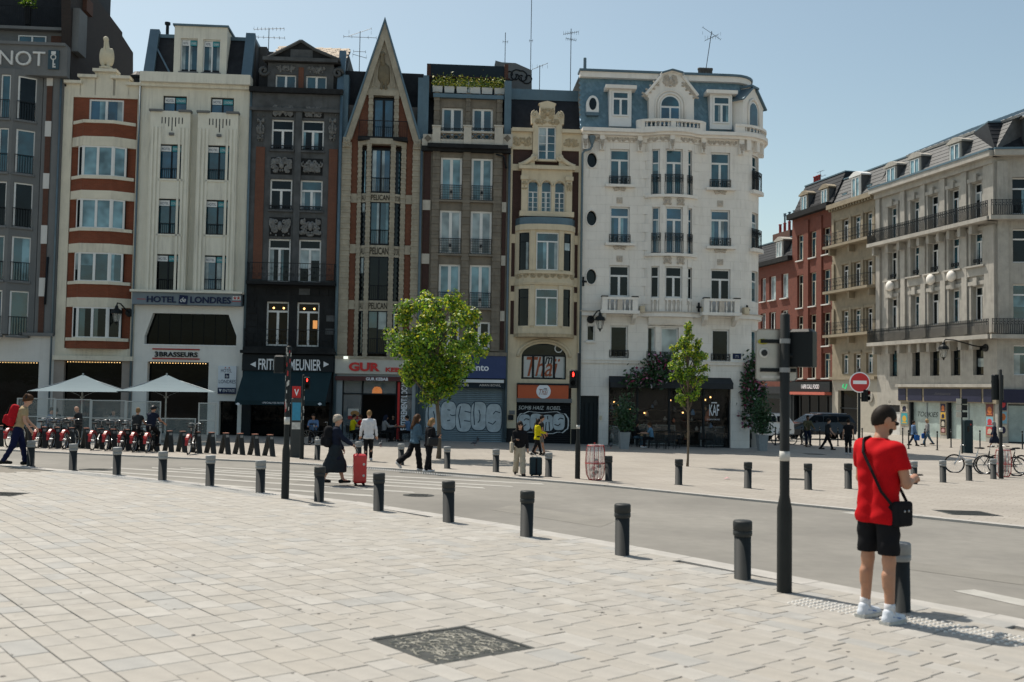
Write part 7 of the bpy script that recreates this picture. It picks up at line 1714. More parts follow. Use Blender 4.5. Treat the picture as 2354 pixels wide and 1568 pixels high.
MB().lathe([(0,0),(.33,0),(.335,.02),(.30,.024),(.0,.024)],n=36,M=Matrix.Translation((0,-.05,zc))@RX).build('sign_disc',M_lit,S5,False); MB().lathe([(0,0),(.298,0),(.298,.006),(0,.006)],n=36,M=Matrix.Translation((0,-.0735,zc))@RX).build('red_face',mat('sign_red',(.52,.015,.02),.4,.05),S5); MB().fb(-.22,.22,zc-.055,zc+.055,.078,.084).build('white_bar',M_lit,S5); head(S5,.18,0,zc-.62,.2,.16,.40,.5,True)
S6 = pole('L',1782,1372,'traffic_light','traffic light pole among parked bicycles at the right edge',3.6,.075,1.0,.052,'traffic light',(1.55,1.68)); head(S6,-.02,.16,2.6,.34,.2,.85,math.pi)
S7 = pole('L',1207,994,'sign_post','thin post with two small signs seen from behind near the whitewashed shop',3.1,.04,.4,.035,'sign post')
for x in (-.16,.16):
 for z in (2.0,2.4,2.75):MB().box(x-.14,x+.14,-.02,.02,z,z+.3).build('sign_plate',M_hd if x>0 else M_backp,S7)
p = place('L',1283,985); t = thing('parking_meter','dark blue ticket machine on the right-hand pavement','ticket machine',p,.1); MB().bbox(-.25,.25,-.2,.2,0,1.85,.03).build('body',mat('meter_blue',(.012,.028,.035),.5,.1),t); MB().fb(-.1,.02,1.2,1.5,.2,.21).build('screen',G_dark,t); MB().ball((.1,-.2,1.6),(.05,.01,.05)).build('badge',M_redp,t)
p = place('S',460,1478); t = thing('info_column','grey terminal column with blue poster and red bicycle hire badge','terminal',p,.12); MB().bbox(-.18,.18,-.11,.11,0,2.0,.03).build('body',mat('terminal_grey',(.055,.06,.06),.5,.1),t); MB().fb(-.14,.14,1.25,1.85,.11,.12).build('poster',mat('poster_blue',(.03,.26,.42),.5,.12,9),t); MB().fb(-.14,.14,.95,1.18,.11,.12).build('notice',M_stk,t); MB().fb(-.17,.12,2.0,2.4,-.02,.02).build('badge',M_redl,t); letter_mb('V',-.1,.06,2.08,2.3,.02,off=.03,th=.01).build('lettering',M_lit,t)
po = None
for i,(L,x,y) in enumerate((('L',335,874),('L',422,925),('L',662,890),('L',843,944),('L',1045,905),('L',1471,919),('L',2095,930),('K',1365,571),('K',1596,581),('K',1823,590),('K',2130,590),('K',1035,580))):
 if po is None:
  po = t = thing('street_post','x','post'); MB().lathe([(.09,-.03),(.09,.02),(.04,.05),(.038,1.02),(.05,1.03),(.05,1.1),(.02,1.12)],n=10).build('post',M_rail,t,True); MB().lathe([(.042,.96),(.042,1.0)],n=10).build('ring',M_cap,t)
 else:t = copy_tree(po)
 t.location = place(L,x,y); t['label'] = 'slim black post with pale ring, '+('second left of the ticket machine row|third left of the ticket machine|behind the walker with the blue bag|left of the thin sign post|between the two whitewashed windows|right of the ticket machine|at the right edge behind the bicycles|beside the cyclist in olive|in front of the dark van|left of the man in black|just left of the no-entry post|left of the near traffic light pole'.split('|')[i]); t['category'] = 'post'; t['group'] = 'slim posts guarding the side street'
M_lan = mat('lantern_black',(.012,.014,.015),.45,.1); LG = clear_glass('lantern_glass',.35,(.6,.6,.55))
def lantern(fr,u,v,z0,label,arm=.9,s=1.0,side=-1):
 p = fr.P(u,0); t = thing('wall_lantern',label,'lantern',(p.x,p.y,z0+v),fr.a)
 MB().lathe([(.22*s,0),(.22*s,.08),(.1*s,.1)],n=12,M=Matrix.Translation((0,0,0))@RX).build('wall_plate',M_lan,t)
 e = side*.35*s; MB().tube([(0,0,0),(e*.2,-arm*.35,.12*s),(e*.7,-arm*.8,.42*s),(e,-arm,.45*s),(e*1.05,-arm*1.05,.3*s)],.035*s,8).build('arm',M_lan,t,True)
 c = (e*1.05,-arm*1.05,0)
 MB().lathe([(.04*s,.32*s),(.08*s,.28*s),(.1*s,.16*s),(.26*s,.05*s),(.30*s,-.1*s),(.27*s,-.12*s)],c,8).build('hood',M_lan,t); MB().lathe([(.22*s,-.12*s),(.13*s,-.55*s),(.10*s,-.56*s)],c,6).build('glass',LG,t)
 mb = MB()
 for k in range(6):a = k*math.pi/3; mb.tube([(c[0]+.225*s*math.cos(a),c[1]+.225*s*math.sin(a),-.12*s),(c[0]+.13*s*math.cos(a),c[1]+.13*s*math.sin(a),-.56*s)],.012*s,4)
 mb.lathe([(.13*s,-.56*s),(.06*s,-.62*s),(.03*s,-.72*s)],c,6); mb.build('cage',M_lan,t)
z0 = gz(*ROW.P(ub[1]))
u,v = ROW.uz('E',795,610); lantern(ROW,u,v,0,'old black wall lantern on a curved arm on the cream and brick house',1.0,1.0)
u,v = ROW.uz('H',200,520); lantern(ROW,u,v,0,'old black wall lantern on the left side of the white corner building',1.0,1.0,1)
u,v = SIDE.uz('J',1655,285); lantern(SIDE,u,v,0,'large bracket lantern on the limestone corner block',2.6,1.25,-2)
M_dock = mat('dock_grey',(.040,.042,.042),.45,.1,4); M_dko = mat('dock_orange',(.48,.20,.13),.5,.1)
dk0 = None; dpos = [('N',x,y) for x,y in ((10,597),(165,603),(300,607),(440,611),(570,615),(712,618),(862,622),(1000,626),(1125,634),(1255,638),(1395,641),(1540,646),(1680,652),(1812,657),(1957,664),(2095,670),(2238,676))]+[('S',20,1458),('S',145,1466),('S',270,1472)]
DA = RAD(-24)
for i,(L,x,y) in enumerate(dpos):
 if dk0 is None:
  dk0 = t = thing('bike_dock','x','bicycle dock')
  mb = MB(); mb.add([(-.08,-.06,0),(.08,-.06,0),(.08,.03,0),(-.08,.03,0),(-.08,.14,.72),(.08,.14,.72),(.08,.24,.72),(-.08,.24,.72)],[(0,3,2,1),(4,5,6,7),(0,1,5,4),(1,2,6,5),(2,3,7,6),(3,0,4,7)]); mb.build('front_leg',M_dock,t)
  mb = MB(); mb.add([(-.075,.52,0),(.075,.52,0),(.075,.61,0),(-.075,.61,0),(-.075,.20,.70),(.075,.20,.70),(.075,.30,.70),(-.075,.30,.70)],[(0,3,2,1),(4,5,6,7),(0,1,5,4),(1,2,6,5),(2,3,7,6),(3,0,4,7)]); mb.build('rear_leg',M_dock,t)
  MB().box(-.085,.085,.13,.30,.715,.735).build('top_plate',M_dko,t); MB().box(-.05,.05,.08,.13,.58,.66).build('lock',M_cap,t)
 else:t = copy_tree(dk0)
 t.location = place(L,x,y); t.rotation_euler = (0,0,RAD(42)); t['label'] = 'grey A-shaped hire bicycle dock, '+(ords[i]+' from the left' if i<14 else ords[19-i]+' from the right end'); t['category'] = 'bicycle dock'; t['group'] = 'row of hire bicycle docks'
M_tyre = mat('tyre',(.014,.014,.015),.8,.1); M_chr = mat('chrome',(.45,.46,.47),.3,.05,3,0,0,.9); M_bkf = mat('bike_black',(.016,.018,.02),.4,.05); M_fend = mat('bike_red',(.34,.012,.014),.38,.05,3,0,0,0)
def bicycle(label,frame=None,fender=None,basket=False,group=None):
 t = thing('bicycle',label,'bicycle',group=group); frame = frame or M_bkf; R = .33; wb = 1.05
 RYm = Matrix.Rotation(math.pi/2,4,'Y')
 for y in (0,wb):
  wl = MB(); n = 28
  wl.tube([(0,y+R*math.cos(2*math.pi*k/n),R+R*math.sin(2*math.pi*k/n)) for k in range(n+1)],.022,6); w_ = wl.build('wheel',M_tyre,t,True)
  rim = MB(); rim.tube([(0,y+(R-.028)*math.cos(2*math.pi*k/n),R+(R-.028)*math.sin(2*math.pi*k/n)) for k in range(n+1)],.010,4)
  for k in range(14):a = 2*math.pi*k/14; rim.tube([(.02*(-1)**k,y,R),(0,y+(R-.03)*math.cos(a),R+(R-.03)*math.sin(a))],.003,3,False)
  rim.tube([(-.06,y,R),(.06,y,R)],.025,8); rim.build('rim',M_chr,w_)
 fr = MB(); bb = (0,.42,.30); sd = (0,.27,.78); hd_ = (0,.86,.82); hb = (0,.89,.62)
 for a,b,r in ((bb,sd,.02),(bb,hb,.032),((0,.33,.58),hb,.026),(hd_,hb,.024),((.05,0,R),(.01,.40,.3),.012),((-.05,0,R),(-.01,.40,.3),.012),((.05,0,R),(.01,.30,.68),.011),((-.05,0,R),(-.01,.30,.68),.011),(hb,(.05,wb,R),.016),(hb,(-.05,wb,R),.016)):fr.tube([a,b],r,6)
 fr.build('frame',frame,t)
 MB().tube([hd_,(0,.84,.98),(.1,.83,1.02),(.28,.72,1.0)],.013,6).tube([(0,.84,.98),(-.1,.83,1.02),(-.28,.72,1.0)],.013,6).build('handlebar',M_chr,t,True)
 MB().tube([(.20,.765,1.005),(.30,.71,1.0)],.018,6).tube([(-.20,.765,1.005),(-.30,.71,1.0)],.018,6).build('grips',M_tyre,t)
 MB().tube([sd,(0,.25,.90)],.014,6).build('seat_post',M_chr,t); MB().ball((0,.16,.92),(.10,.13,.035),10,6).ball((0,.30,.92),(.035,.10,.025),8,5).build('saddle',M_tyre,t,True)
 MB().tube([(-.08,.42,.30),(.08,.42,.30)],.012,6).tube([(.08,.42,.30),(.08,.50,.16)],.011,5).tube([(-.08,.42,.30),(-.08,.34,.44)],.011,5).box(.08,.17,.46,.55,.15,.17).box(-.17,-.08,.30,.39,.43,.45).build('pedals',M_bkf,t); MB().lathe([(.09,-.004),(.09,.004)],n=16,M=Matrix.Translation((.05,.42,.3))@RYm).build('chainring',M_chr,t)
 if fender:
  n = 10
  for y,a0,a1,m_,hw in ((0,.55,3.2,fender,.042),(wb,.6,2.8,M_bkf,.03)):
   mb = MB()
   for k in range(n):
    q0,q1 = a0+(a1-a0)*k/n,a0+(a1-a0)*(k+1)/n; f_ = lambda q,r_,x:(x,y+r_*math.cos(q),R+r_*math.sin(q)); d_ = .045+.07*max(0,math.sin((q0+q1)/2-.6))*(1 if y==0 else 0)
    mb.add([f_(q0,.36,-hw),f_(q0,.36,hw),f_(q1,.36,hw),f_(q1,.36,-hw)],[(0,1,2,3)])
    for sx in (-hw,hw):mb.add([f_(q0,.36,sx),f_(q1,.36,sx),f_(q1,.36-d_,sx),f_(q0,.36-d_,sx)],[(0,1,2,3)])
   mb.build('mudguard',m_,t)
  MB().box(-.03,.03,-.42,-.36,.52,.58).build('rear_lamp',M_redl,t)
 if basket:
  mb = MB()
  for z in (.80,.90,1.0):mb.tube([(-.18,.95,z),(.18,.95,z),(.18,1.22,z),(-.18,1.22,z),(-.18,.95,z)],.009,4)
  for k in range(6):mb.tube([(-.18+.072*k,.95,.80),(-.18+.072*k,.95,1.0)],.006,4).tube([(-.18+.072*k,1.22,.80),(-.18+.072*k,1.22,1.0)],.006,4)
  mb.box(-.18,.18,.95,1.22,.795,.80); mb.build('basket',M_bkf,t)
 return t
bk0 = None
for i,(x,y) in enumerate(((85,606),(365,612),(500,618),(632,624),(905,634),(1042,638),(1192,642),(1310,652),(1442,658),(1848,676))):
 if bk0 is None:bk0 = t = bicycle('x',M_bkf,M_fend,True)
 else:t = copy_tree(bk0)
 t.location = place('N',x,y); t.rotation_euler = (0,0,RAD(4)); t['label'] = ords[i]+' red and black hire bicycle from the left, parked nose-in at a dock' if i<9 else 'lone red and black hire bicycle docked right of all the others'; t['category'] = 'bicycle'; t['group'] = 'hire bicycles in the dock row'
for L,x,y,rz,lab,fr_ in (('L',1560,1300,75,'silver grey bicycle leaning by the rightmost bollards',M_chr),('L',2010,1330,60,'black bicycle chained behind the right-hand traffic light',M_bkf),('L',2080,1290,100,'dark bicycle cut by the right edge of the picture',M_bkf),('K',1245,572,100,'black bicycle with a large front wheel standing before the dark van',M_bkf),('S',560,1372,-88,'black cargo style bicycle parked under the dark green awning',M_bkf)):
 t = bicycle(lab,fr_); t.location = place(L,x,y); t.rotation_euler = (0,0,RAD(rz))
M_post = mat('screen_alu',(.32,.36,.38),.4,.06,2,0,0,.5); SG = clear_glass('screen_glass',.16,(.30,.38,.40))
def screen(pts,H,label,mid=True,low=0.0,m=None):
 a,b = Vector(pts[0]),Vector(pts[1]); d = (b-a).xy; L_ = d.length; t = thing('glass_screen',label,'glass screen',a,math.atan2(d.y,d.x)); t.location.z = min(a.z,b.z)
 MB().box(0,.05,-.025,.025,0,H).build('post',m or M_post,t); MB().box(L_-.05,L_,-.025,.025,0,H).build('post',m or M_post,t); MB().box(.05,L_-.05,-.02,.02,H-.04,H).build('rail',m or M_post,t); MB().box(.05,L_-.05,-.02,.02,.04,.09).build('rail',m or M_post,t)
 if mid:MB().box(.05,L_-.05,-.02,.02,H*.58,H*.58+.04).build('rail',m or M_post,t)
 MB().box(.05,L_-.05,-.006,.006,.09,H-.04).build('pane',SG,t)
tp = [place('N',x,560+i*5) for i,x in enumerate((150,525,880,1222,1568))]
for i in range(4):screen((tp[i],tp[i+1]),1.75,('leftmost','second','third','fourth')[i]+' tall glass wind screen behind the hire bicycles')
q = place('N',1915,588); screen((tp[4],q),1.1,'low glass wind screen behind the lone hire bicycle',False); screen((q+Vector((.08,0,0)),place('N',2115,590)),1.75,'tall glass screen beside the hotel entrance')
M_par = mat('parasol_cloth',(.13,.185,.21),.85,.06,1.2)
for i,(x,y,lab) in enumerate(((505,1102,'left pale grey-blue parasol over the brasserie terrace'),(1018,1110,'right pale grey-blue parasol in front of the hotel'))):
 X,Y_ = pxy('E',x,y); r = ray('d',X,Y_); k = 43.0/r.y; pp = Vector((r.x*k,43.0,gz(r.x*k,43.0)+TOPZ)); t = thing('parasol',lab,'parasol',pp,RAD(20),'parasols on the brasserie terrace'); hw = 1.95
 ze = CAMZ+ray('E',x,1090).z*(43/ray('E',x,1090).y)-pp.z; za = ze+.72
 cs = [(-hw,-hw),(hw,-hw),(hw,hw),(-hw,hw)]; mb = MB()
 for k in range(4):
  a,b = Vector((*cs[k],ze)),Vector((*cs[(k+1)%4],ze)); ap = Vector((0,0,za)); m_ = (a+b)/2+Vector((0,0,.10)); n_ = 6
  for i_ in range(n_):
   for j_ in range(n_):
    def g(s,q):e = a.lerp(b,q); e = e+Vector((0,0,.0)); p_ = ap.lerp(e,s); p_.z-=.10*math.sin(math.pi*s)*(1-abs(2*q-1)*.3); return p_
    s0,s1 = .03+.97*i_/n_,.03+.97*(i_+1)/n_; q0,q1 = j_/n_,(j_+1)/n_; mb.add([g(s0,q0),g(s1,q0),g(s1,q1),g(s0,q1)],[(0,1,2,3)])
 mb.build('canopy',M_par,t); mb = MB()
 for c in cs:mb.tube([(c[0],c[1],ze-.02),(0,0,za-.08)],.014,4).tube([(c[0]*.5,c[1]*.5,(ze+za)/2-.12),(0,0,ze-.25)],.012,4)
 mb.build('ribs',M_post,t); MB().tube([(0,0,0),(0,0,za+.06)],.035,8).build('pole',M_post,t); MB().bbox(-.35,.35,-.35,.35,0,.08,.02).build('base',M_dock,t); MB().lathe([(.09,ze-.3),(.09,ze-.2)],n=8).build('hub',M_cap,t)
M_bag = clear_glass('litter_bag',.35,(.75,.75,.72))
for L,x,y,lab in (('d',1368,1107,'red wire litter cage with a clear bag beside the pole at centre right'),('L',1815,1345,'red wire litter cage with a clear bag behind the right-hand traffic light')):
 p = place(L,x,y); t = thing('litter_cage',lab,'litter bin',p); prof = [(.16,.0),(.24,.15),(.27,.45),(.25,.8),(.22,.92)]
 MB().lathe([(r*.93,z+.03) for r,z in prof],n=16).build('bag',M_bag,t,True); mb = MB()
 for k in range(14):a = 2*math.pi*k/14; mb.tube([(r*math.cos(a),r*math.sin(a),z) for r,z in prof],.007,4)
 for r,z in ((.27,.45),(.22,.92),(.16,.01)):mb.tube([(r*math.cos(k*.3142),r*math.sin(k*.3142),z) for k in range(21)],.012,5)
 mb.build('hoops',M_redp,t); rl = random.Random(3); mb = MB()
 for k in range(9):mb.cm = k%3; mb.ball((rl.uniform(-.1,.1),rl.uniform(-.1,.1),.12+.05*k),(.07,.06,.05),6,4)
 mb.build('rubbish',[M_stk,M_redp,M_bkf],t); MB().tube([(0,.3,0),(0,.3,.98)],.02,6).tube([(0,.3,.9),(0,.2,.92)],.012,4).build('stand',M_redp,t)
# ---------------------------------------------------------------- people
sk = lambda n,c:mat('skin_'+n,c,.55,.06,9)
SKL,SKM,SKD = sk('light',(.50,.28,.19)),sk('tan',(.40,.20,.12)),sk('brown',(.17,.085,.05))
cl = lambda n,c,r = .85:mat('cloth_'+n,c,r,.12,7,.003)
M_eye = plain('eye_dark',(.01,.01,.012),.3)
HR = {k:mat('hair_'+k,c,.6,.25,25) for k,c in dict(black=(.02,.015,.012),brown=(.07,.035,.018),fair=(.24,.15,.07),blond=(.42,.30,.17),grey=(.38,.33,.27)).items()}
D2 = lambda a:(math.sin(RAD(a)),math.cos(RAD(a)))
def person(label,L,x,y,top,facing,skin=SKL,hair=('short','brown'),shirt=None,trs=None,shoe=None,l=(0,0,0,0),aL=(5,8,12,0),aR=(5,8,12,0),lean=0,hd=(0,0),sleeve=1.0,wide=.0,hem=.0,legs='long',vox=.022,H=None,spread=.09,seat=None,bulk=1.0,z=TOPZ,extra=None,beard=False,glasses=False,pz=None,name='person'):
 p = place(L,x,y,z)
 if H is None:
  X,Y_ = pxy(L,x,y); tx,ty = (X,top) if L == 'd' else pxy(L,x,top); H = min(1.95,max(1.5,(Y_-ty)*p.y/F*1.0/(1-.10*math.sin(RAD(abs(lean))))))
 s = H/1.76; t = thing(name,label,'person',p,-RAD(facing))
 V = lambda*a:np.array(a,float)
 J = {}
 for k,sd in (('L',-1),('R',1)):
  h,kn = (l[0],l[1]) if k == 'L' else (l[2],l[3]); sx = sd*spread
  hip = V(sd*.088,0,-.02); kne = hip+V((sx-sd*.088)*.5,D2(h)[0]*.43,-D2(h)[1]*.43); an = kne+V((sx-sd*.088)*.5,D2(h-kn)[0]*.41,-D2(h-kn)[1]*.41); J['hip'+k],J['kn'+k],J['an'+k] = hip,kne,an
  fa = h-kn if kn>25 and seat is None else 0; J['toe'+k] = an+V(sd*.03,math.cos(RAD(fa))*.17,math.sin(RAD(fa))*.17-.045); J['heel'+k] = an+V(0,-.05,-.04)
 low = min(min(J['toe'+k][2],J['an'+k][2]-.05,J['heel'+k][2]) for k in 'LR'); zs = (seat/s+.10) if seat else -low+.035
 sl_,cl_ = D2(lean); up = V(0,sl_,cl_); fw = V(0,cl_,-sl_); chest = up*.40; nb = up*.50
 for k,sd,a in (('L',-1,aL),('R',1,aR)):
  sh = up*.455+V(sd*.175,0,0); ud = V(sd*D2(a[1])[0],D2(a[0]+lean*.0)[0]*D2(a[1])[1],-D2(a[0])[1]*D2(a[1])[1]); el = sh+ud*.28
  f2 = a[0]+a[2]; fd = V(sd*D2(a[1])[0]*.6-sd*D2(a[3])[0],D2(f2)[0],-D2(f2)[1]); fd/=np.linalg.norm(fd); wr = el+fd*.25; J['sh'+k],J['el'+k],J['wr'+k],J['fd'+k] = sh,el,wr,fd
 hp,hy = hd; hc = nb+V(0,.02+.10*D2(lean+hp)[0],.05+.12*D2(lean+hp)[1])+V(0,.0,.03)
 cy_,sy_ = math.cos(RAD(-hy)),math.sin(RAD(-hy)); cp,sp_ = math.cos(RAD(-hp-lean*.5)),math.sin(RAD(-hp-lean*.5))
 Rh = np.array([[cy_,-sy_*cp,sy_*sp_],[sy_,cy_*cp,-cy_*sp_],[0,sp_,cp]])
 hq = lambda*a:hc+Rh@V(*a); b = bulk
 leg = lambda k,e0,e1,e2:[rcone(J['hip'+k],J['kn'+k],.082*b+e0,.054*b+e1),rcone(J['kn'+k],J['an'+k],.054*b+e1,.036*b+e2)]
 arm = lambda k,e:[rcone(J['sh'+k],J['el'+k],.05*b+e,.039*b+e),rcone(J['el'+k],J['wr'+k],.039*b+e,.027*b+e)]
 tor = lambda e:[rcone(V(-.062*b,0,.0),chest+V(-.072*b,-.005,0),.088*b+e,.100*b+e),rcone(V(.062*b,0,.0),chest+V(.072*b,-.005,0),.088*b+e,.100*b+e),rcone(up*.455+V(-.15,-.01,0),up*.455+V(.15,-.01,0),.058+e,.058+e),rcone(up*.44,nb+up*.03,.085+e,.055+e)]
 headf = [ellip(hq(0,0,.01),(.076,.096,.112),Rh),ellip(hq(0,.03,-.055),(.056,.062,.06),Rh),rcone(hq(0,.088,.02),hq(0,.108,-.022),.011,.017),ellip(hq(-.079,-.005,-.005),(.012,.024,.034),Rh),ellip(hq(.079,-.005,-.005),(.012,.024,.034),Rh),rcone(nb,hc+V(0,-.015,-.06),.056,.052)]
 pts = [v for k_,v in J.items() if not k_.startswith('fd')]+[hc+V(0,0,.16),V(0,0,-.1)]; lo = np.min(pts,0)-.17; hi = np.max(pts,0)+.17
 hand = [rcone(J['wr'+k],J['wr'+k]+J['fd'+k]*.075,.028,.034) for k in 'LR']
 off = V(0,0,zs)
 def fin(mb):
  for k,sd in (('L',-1),('R',1)):
   w_,f_ = J['wr'+k],J['fd'+k]; si = np.cross(f_,V(0,0,1)); si = si/np.linalg.norm(si) if np.linalg.norm(si)>.3 else V(1,0,0); dn = np.cross(si,f_)*1.0
   dn = dn if dn[2]<0 or abs(dn[2])<.2 else -dn
   for q in range(4):
    r0 = w_+f_*.085+si*(.016*(q-1.5)); ln = (.062,.075,.070,.055)[q]; mb.tube([r0-f_*.03,r0+f_*ln*.5+dn*.006,r0+f_*ln*.8+dn*ln*.45,r0+f_*ln*.7+dn*ln*.75],[.0085,.0085,.0075,.006],5)
   th_ = w_+f_*.03+si*(-sd*.026); mb.tube([th_,th_+si*(-sd*.03)+f_*.035+dn*.01,th_+si*(-sd*.022)+f_*.075+dn*.018],[.011,.010,.008],5)
  n0 = len(mb.f)
  for sx in (-1,1):mb.ball(hq(sx*.030,.087,.015),.011,6,4)
  if not glasses:mb.tube([hq(-.022,.094,-.058),hq(0,.099,-.056),hq(.022,.094,-.058)],[.003,.005,.003],5)
  mb.m[n0:] = [1]*(len(mb.f)-n0)
  if len(mb.m)<len(mb.f):mb.m += [0]*(len(mb.f)-len(mb.m))
 def grow(fs,nm,m,k=.03,extra_=None,v_=None,lo_=None,hi_=None):
  q = union(fs,k) if isinstance(fs,list) else fs
  if nm in ('top','trousers','shorts','skirt'):
   q0 = q; am = .0045 if vox<.015 else.007
   q = lambda X,Y,Z:q0(X,Y,Z)+am*np.sin(21*Z+13*X+3*np.sin(9*Y+7*X+x))*np.sin(9*X-8*Z+6*Y+2*np.sin(13*Z))+am*.5*np.sin(47*Z-25*X+19*Y)
  o = net_obj(q,lo if lo_ is None else lo_,hi if hi_ is None else hi_,v_ or vox,nm,m,t,extra_); o.location = off*s; o.scale = (s,s,s); return o
 kf = .02
 skinp = headf+tor(-.01)+arm('L',0)+arm('R',0)+leg('L',-.004,-.002,0)+leg('R',-.004,-.002,0)+hand+([rcone(J['an'+k],J['toe'+k],.04,.03) for k in 'LR'] if shoe is not None else [])
 for k in 'LR':c_ = J['kn'+k]*.72+J['an'+k]*.28+V(0,-.024,0); skinp.append(rcone(c_,c_+(J['an'+k]-J['kn'+k])*.2,.047*b,.040*b))
 grow(skinp,'body',[skin,M_eye],kf,fin)
 if trs is not None:
  if legs == 'skirt':
   hz_ = (J['knL'][2]+J['anL'][2])/2
   f = union(leg('L',.06,.10,.09)+leg('R',.06,.10,.09)+[rcone(V(0,0,-.02),V(0,.02,hz_),.13,.17),rcone(V(-.05,0,-.02),V(.05,0,-.02),.09,.09)],.08); f = cut(f,lambda X,Y,Z:hz_-Z)
  elif legs == 'shorts':
   ls_ = []
   for k in 'LR':ls_ += [rcone(J['hip'+k],J['kn'+k]*.97+J['hip'+k]*.03,.10*b,.083*b)]
   zc_ = J['knR'][2]+.05; f = union(ls_+[rcone(V(-.055*b,0,-.04),V(.055*b,0,-.04),.10*b,.10*b)],.03); f = cut(f,lambda X,Y,Z:zc_-Z)
  else:f = union(leg('L',.018,.018+wide*.5,.022+wide)+leg('R',.018,.018+wide*.5,.022+wide)+[rcone(V(-.055,-.005,-.03),V(.055,-.005,-.03),.095*b,.095*b)],.03); zc_ = min(J['anL'][2],J['anR'][2])-.02; f = cut(f,lambda X,Y,Z:zc_-Z)
  grow(f,'trousers' if legs=='long' else legs,trs)
 if shirt is not None:
  fs = tor(.021)
  if hem:fs += [rcone(V(-.065,0,0),V(-.075,-.01,-hem),.106*b,.116*b+hem*.05),rcone(V(.065,0,0),V(.075,-.01,-hem),.106*b,.116*b+hem*.05)]
  for k in 'LR':
   if sleeve>=1:fs += arm(k,.018)
   else:e = J['sh'+k]+(J['el'+k]-J['sh'+k])*sleeve; d_ = (J['el'+k]-J['sh'+k])/np.linalg.norm(J['el'+k]-J['sh'+k]); fs += [cut(rcone(J['sh'+k],e+d_*.06,.062*b,.064*b),(lambda e,d_:lambda X,Y,Z:(X-e[0])*d_[0]+(Y-e[1])*d_[1]+(Z-e[2])*d_[2])(e,d_))]
  zb_ = -.05-hem; f = cut(union(fs,.022),lambda X,Y,Z:zb_-Z)
  nz = nb+up*.045; f1 = f; f = lambda X,Y,Z:np.maximum(f1(X,Y,Z),(X-nz[0])*up[0]+(Y-nz[1])*up[1]+(Z-nz[2])*up[2])
  grow(f,'top',shirt)
 if shoe is not None:
  f = union([rcone(J['heel'+k]+V(0,-.02,.005),J['toe'+k],.046,.040) for k in 'LR']+[rcone(J['an'+k]+V(0,0,.0),J['heel'+k],.044,.045) for k in 'LR'],.02)
  zf = lambda k:min(J['toe'+k][2],J['heel'+k][2])-.032
  grow(f,'shoes',shoe,v_=min(vox,.018))
 st,hcol = hair
 if st!='none':
  pl = (-.035,.62) if st in ('short','curly') else ((-.045,.85) if st=='fade' else (-.06,.75)); sz = {'curly':.03,'fade':.005}.get(st,.012)
  if st == 'hood':pl = (-.30,.10)
  e0 = ellip(hq(0,-.012,.014),(.078+sz,.098+sz,.114+sz),Rh); nh = Rh[:,2]-Rh[:,1]*pl[1]; nh = nh/np.linalg.norm(nh); pc_ = hq(0,0,pl[0]+.02)
  f = cut(e0,lambda X,Y,Z:-((X-pc_[0])*nh[0]+(Y-pc_[1])*nh[1]+(Z-pc_[2])*nh[2]))
  more = []
  if st == 'long':more = [rcone(hq(-.05,-.06,.02),hq(-.07,-.09,-.25),.055,.05),rcone(hq(.05,-.06,.02),hq(.07,-.09,-.25),.055,.05),rcone(hq(0,-.08,.0),hq(0,-.12,-.34),.06,.045),rcone(hq(-.075,.0,.03),hq(-.10,.02,-.22),.025,.03),rcone(hq(.075,.0,.03),hq(.10,.02,-.22),.025,.03)]
  if st == 'bob':more = [rcone(hq(-.05,-.05,.02),hq(-.07,-.05,-.11),.055,.045),rcone(hq(.05,-.05,.02),hq(.07,-.05,-.11),.055,.045),rcone(hq(0,-.07,.0),hq(0,-.08,-.12),.06,.05)]
  if st == 'bun':more = [ellip(hq(0,-.09,.07),(.055,.055,.05))]
  if st == 'pony':more = [rcone(hq(0,-.10,.04),hq(0,-.17,-.18),.035,.02)]
  if st == 'curly':
   rq = random.Random(int(x*7+y)); more = [ellip(hq(rq.uniform(-.085,.085),rq.uniform(-.11,.03),rq.uniform(.0,.13)),(.035,.035,.035)) for _ in range(22)]
  if st == 'hood':more = [rcone(hq(0,-.05,-.05),nb,.10,.11)]
  f = union([f]+more,.02); wl = hc-.34; wh = hc+.24
  grow(f,'hair' if st!='hood' else 'headscarf',HR.get(hcol,hcol) if isinstance(hcol,str) else hcol,v_=min(vox,.016),lo_=np.minimum(wl,hc-.5),hi_=wh)
 if beard:grow(cut(union([ellip(hq(0,.034,-.062),(.062,.066,.062),Rh)],.01),lambda X,Y,Z:(Z-hq(0,0,-.035)[2])),'beard',HR['black'],v_=.010,lo_=hc-.2,hi_=hc+.2)
 if glasses:
  mb = MB()
  for sx in (-1,1):mb.ball(hq(sx*.033,.094,.016),(.020,.020,.017),8,5); mb.tube([hq(sx*.06,.08,.02),hq(sx*.082,.0,.015)],.004,4)
  mb.tube([hq(-.01,.1,.02),hq(.01,.1,.02)],.004,4); o = mb.build('sunglasses',M_eye,t); o.location = off*s; o.scale = (s,s,s)
 W = lambda v:t.matrix_basis@Vector((np.array(v)+off)*s)
 t['hl'] = 0; del t['hl']
 bpy.context.view_layer.update() if False else None
 Mw = Matrix.Translation(p)@Matrix.Rotation(-RAD(facing),4,'Z')
 return dict(t=t,J=J,M=Mw,W=lambda v:Mw@Vector((np.array(v,float)+off)*s),s=s,up=up,zs=zs,facing=facing)
def prop(P,name,label,cat,f,lo,hi,h,m,pt,extra=None):
 o = thing(name,label,cat,P['W'](pt),-RAD(P['facing'])); o.rotation_mode = 'XYZ'; o.rotation_euler = (-math.atan2(P['up'][1],P['up'][2]),0,-RAD(P['facing'])); net_obj(f,lo,hi,h,'body',m,o)
 if extra:extra(o)
 return o
